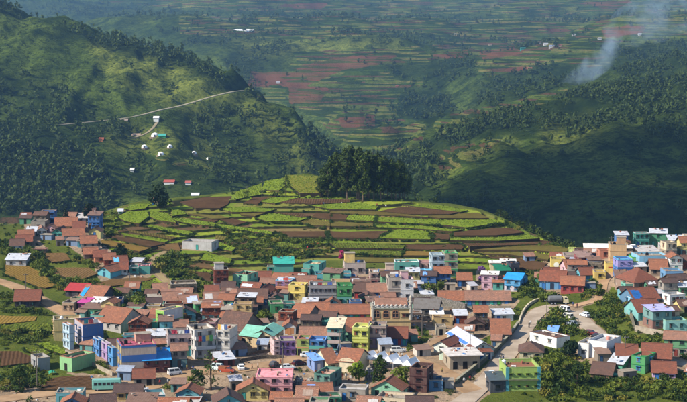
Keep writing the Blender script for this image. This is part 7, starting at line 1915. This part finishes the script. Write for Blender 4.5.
for nm, ql, mt, lab in (('undergrowth', split[0], SHRUB, 'leafy bright green scrub covering the banks between houses and road'), ('thicket', split[1], DARKSHRUB, 'darker thicket growing among the bright scrub on the banks'), ('weeds', split[2], m_leaf((0.40, 0.40, 0.14), (0.56, 0.52, 0.22)), 'yellowish weeds growing among the scrub on the banks')):
    tag(obj(nm, cloud_mesh(nm, merge_cloud(SH, ql), mt)), lab, None, None, 'stuff')
print('shrubs', len(pls))
# thin scrub over the grassy ground between the terraces
pls = scatter([(100,214),(128,203),(205,196),(290,176),(330,192),(440,205),(505,220),(570,247),(540,262),(470,268),(330,264),(200,292),(150,262),(105,250)], 0.012, 0.3, 0.8)
pls += scatter([(0,226),(100,218),(110,250),(150,290),(60,330),(50,402),(0,402)], 0.035, 0.4, 1.0) + scatter([(90,300),(470,270),(690,300),(690,402),(60,402)], 0.03, 0.3, 0.85)
V, F_, T = merge_cloud(SH, pls)
tag(obj('scrub', cloud_mesh('scrub', (V, F_, T), DARKSHRUB)), 'scattered low dark scrub between fields and houses', None, None, 'stuff')
fields = [o for o in COL.objects if o.name.split('.')[0] == 'field']
TUFT = [leaf_cloud(rg, [(0, 0, 0.15, 0.22)], 4, 0.26, 0.6, 0.4) for _ in range(4)]
for o, (kind, poly, p_, hedge) in zip(fields, PLANES):
    hs = []
    if hedge:
        ctr = poly[:, :2].mean(0)
        for i in range(len(poly)):
            a, b = poly[i], poly[(i + 1) % len(poly)]
            mid = (a[:2] + b[:2]) / 2 - ctr; d = b[:2] - a[:2]; L = np.hypot(*d); nrm = np.array([d[1], -d[0]]) / (L + 1e-9)
            if nrm @ mid < 0: nrm = -nrm
            if nrm[1] > 0.1: continue
            for k in range(int(L * (1.3 if hedge == 1 else 1.4))):
                t = rg.random(); q = a + (b - a) * t
                if perlin(q[0] / 9, q[1] / 9 + hedge) < (-0.25 if hedge == 1 else -0.4): continue
                off = rg.uniform(0.2, 1.0); s = rg.uniform(0.3, 0.6) if hedge == 1 else rg.uniform(0.5, 1.0)
                x, y = q[0] + nrm[0] * off, q[1] + nrm[1] * off
                if free(x, y): hs.append((int(rg.integers(6)), x, y, min(zg(x, y), q[2] - 0.4) + 0.05, s, rg.random() * 6.28, 1.0))
    if hs: obj('hedge', cloud_mesh('hedge', merge_cloud(SH, hs), DARKSHRUB), o)['kind'] = 'stuff'
    if kind in 'GgL':
        lo, hi = poly[:, :2].min(0), poly[:, :2].max(0); n = int((hi - lo).prod() * 0.8)
        X = rg.uniform(lo[0], hi[0], n); Y = rg.uniform(lo[1], hi[1], n); m = in_poly(X, Y, poly)
        ts = [(int(rg.integers(4)), x, y, plane_z(p_, x, y), rg.uniform(0.6, 1.2), rg.random() * 6.28, 1.0) for x, y in zip(X[m], Y[m])]
        if ts: obj('crop', cloud_mesh('crop', merge_cloud(TUFT, ts), CROP), o)['kind'] = 'stuff'

# ------------------------------------------------------------------ clouds, haze, smoke
def cloud_body(name, c, size, seed, label):
    rr = np.random.default_rng(seed); bm = bmesh.new()
    for k in range(16):
        u = rr.normal(size=3) * np.array([0.42, 0.42, 0.12]); s = rr.uniform(0.3, 0.62) * (1 - 0.45 * min(1, np.hypot(u[0], u[1])))
        r = bmesh.ops.create_icosphere(bm, subdivisions=3, radius=1.0)
        for v in r['verts']:
            p = np.array(v.co); n = 1 + 0.22 * float(perlin(p[0] * 2.3 + k, p[1] * 2.3 + p[2] * 1.9)) + 0.1 * float(perlin(p[0] * 6 + k, p[1] * 6 - p[2] * 5))
            z = p[2] * (0.55 if p[2] > 0 else 0.18)
            v.co = ((u[0] + p[0] * s * n) * size[0], (u[1] + p[1] * s * n) * size[1], (u[2] + z * s * n) * size[2])
    me = bpy.data.meshes.new(name); bm.to_mesh(me); bm.free()
    me.polygons.foreach_set('use_smooth', np.full(len(me.polygons), True))
    t = _cache.get('cloud')
    if t is None:
        t = NT('cloud vapour'); t.b.inputs['Base Color'].default_value = (0.9, 0.9, 0.92, 1); t.b.inputs['Roughness'].default_value = 1.0; _cache['cloud'] = t
        tr = t.new('ShaderNodeBsdfTransparent'); mx = t.new('ShaderNodeMixShader', Fac=0.7); t.link(t.b.outputs[0], mx.inputs[1]); t.link(tr.outputs[0], mx.inputs[2]); t.link(mx.outputs[0], t.out.inputs[0])
    me.materials.append(t.m)
    o = obj(name, me, None, c); return tag(o, label, None, None, 'stuff')

def shade_from(px, py, Y, height):
    """centre of a cloud at the given height whose shadow falls on that spot of the far hills"""
    g = at_depth(px, py, Y); k = (height - g[2]) / SUN_DIR[2]
    return (g[0] + SUN_DIR[0] * k, g[1] + SUN_DIR[1] * k, height)
for i, (px, py, Y, hgt, sx, sy) in enumerate([(600,195,1080,900,170,130),(665,165,1180,1000,150,150),(640,220,1000,950,170,120),(550,215,1020,900,120,90)]):
    cloud_body('cloud', shade_from(px, py, Y, hgt), (sx, sy, 130), 40 + i, 'white cumulus cloud drifting over the mountains')

hz = bpy.data.materials.new('haze air'); hz.use_nodes = True
hn = hz.node_tree.nodes; hn.remove(hn['Principled BSDF'])
pv = hn.new('ShaderNodeVolumePrincipled'); pv.inputs['Color'].default_value = (0.30, 0.58, 1.0, 1); pv.inputs['Density'].default_value = 0.000062
pv.inputs['Anisotropy'].default_value = 0.2
hz.node_tree.links.new(pv.outputs[0], hn['Material Output'].inputs['Volume'])
hb = MB().box(-3700, 3700, -60, 8400, -330, 620).build('haze', hz); tag(hb, 'thin blue haze hanging in the valley air', None, None, 'stuff')

# smoke plume of the field fire on the wooded slope
sm = bpy.data.materials.new('smoke'); sm.use_nodes = True
t = sm.node_tree; nn = t.nodes; nn.remove(nn['Principled BSDF'])
sv = nn.new('ShaderNodeVolumePrincipled'); sv.inputs['Color'].default_value = (0.58, 0.78, 1.0, 1)
tc = nn.new('ShaderNodeTexCoord')
noi = nn.new('ShaderNodeTexNoise'); noi.inputs['Scale'].default_value = 0.030; noi.inputs['Detail'].default_value = 5.0; noi.inputs['Roughness'].default_value = 0.62
rmp = nn.new('ShaderNodeMapRange'); rmp.inputs[1].default_value = 0.46; rmp.inputs[2].default_value = 0.72; rmp.inputs[3].default_value = 0.0; rmp.inputs[4].default_value = 0.05
t.links.new(tc.outputs['Object'], noi.inputs['Vector']); t.links.new(noi.outputs['Fac'], rmp.inputs[0])
t.links.new(rmp.outputs[0], sv.inputs['Density']); t.links.new(sv.outputs[0], nn['Material Output'].inputs['Volume'])
base = far_ground(561, 83)
YS = base[1]
def plume(pts, dens):
    m = sm.copy(); m.node_tree.nodes['Map Range'].inputs[4].default_value = dens
    mb = MB(); P = []
    for (px, py, dy, r) in pts: P.append((at_depth(px, py, YS + dy), r))
    mb.tube([tuple(p[0] - base) for p in P], [p[1] for p in P], 14)
    o = mb.build('smoke', m, None, loc=tuple(base)); tag(o, 'pale blue smoke rising from a fire on the wooded slope', None, None, 'stuff')
    o.data.polygons.foreach_set('use_smooth', np.full(len(o.data.polygons), True))
plume([(559,85,5,2),(563,83,0,6),(571,80,-5,10),(580,76,-10,14),(589,70,-20,17),(598,62,-30,19),(607,53,-40,19),(616,45,-40,15),(624,38,-40,8)], 0.022)
plume([(608,52,-40,10),(616,36,-45,24),(628,28,-50,30),(642,22,-55,34),(656,17,-60,36),(668,13,-60,34),(690,6,-60,36)], 0.012)
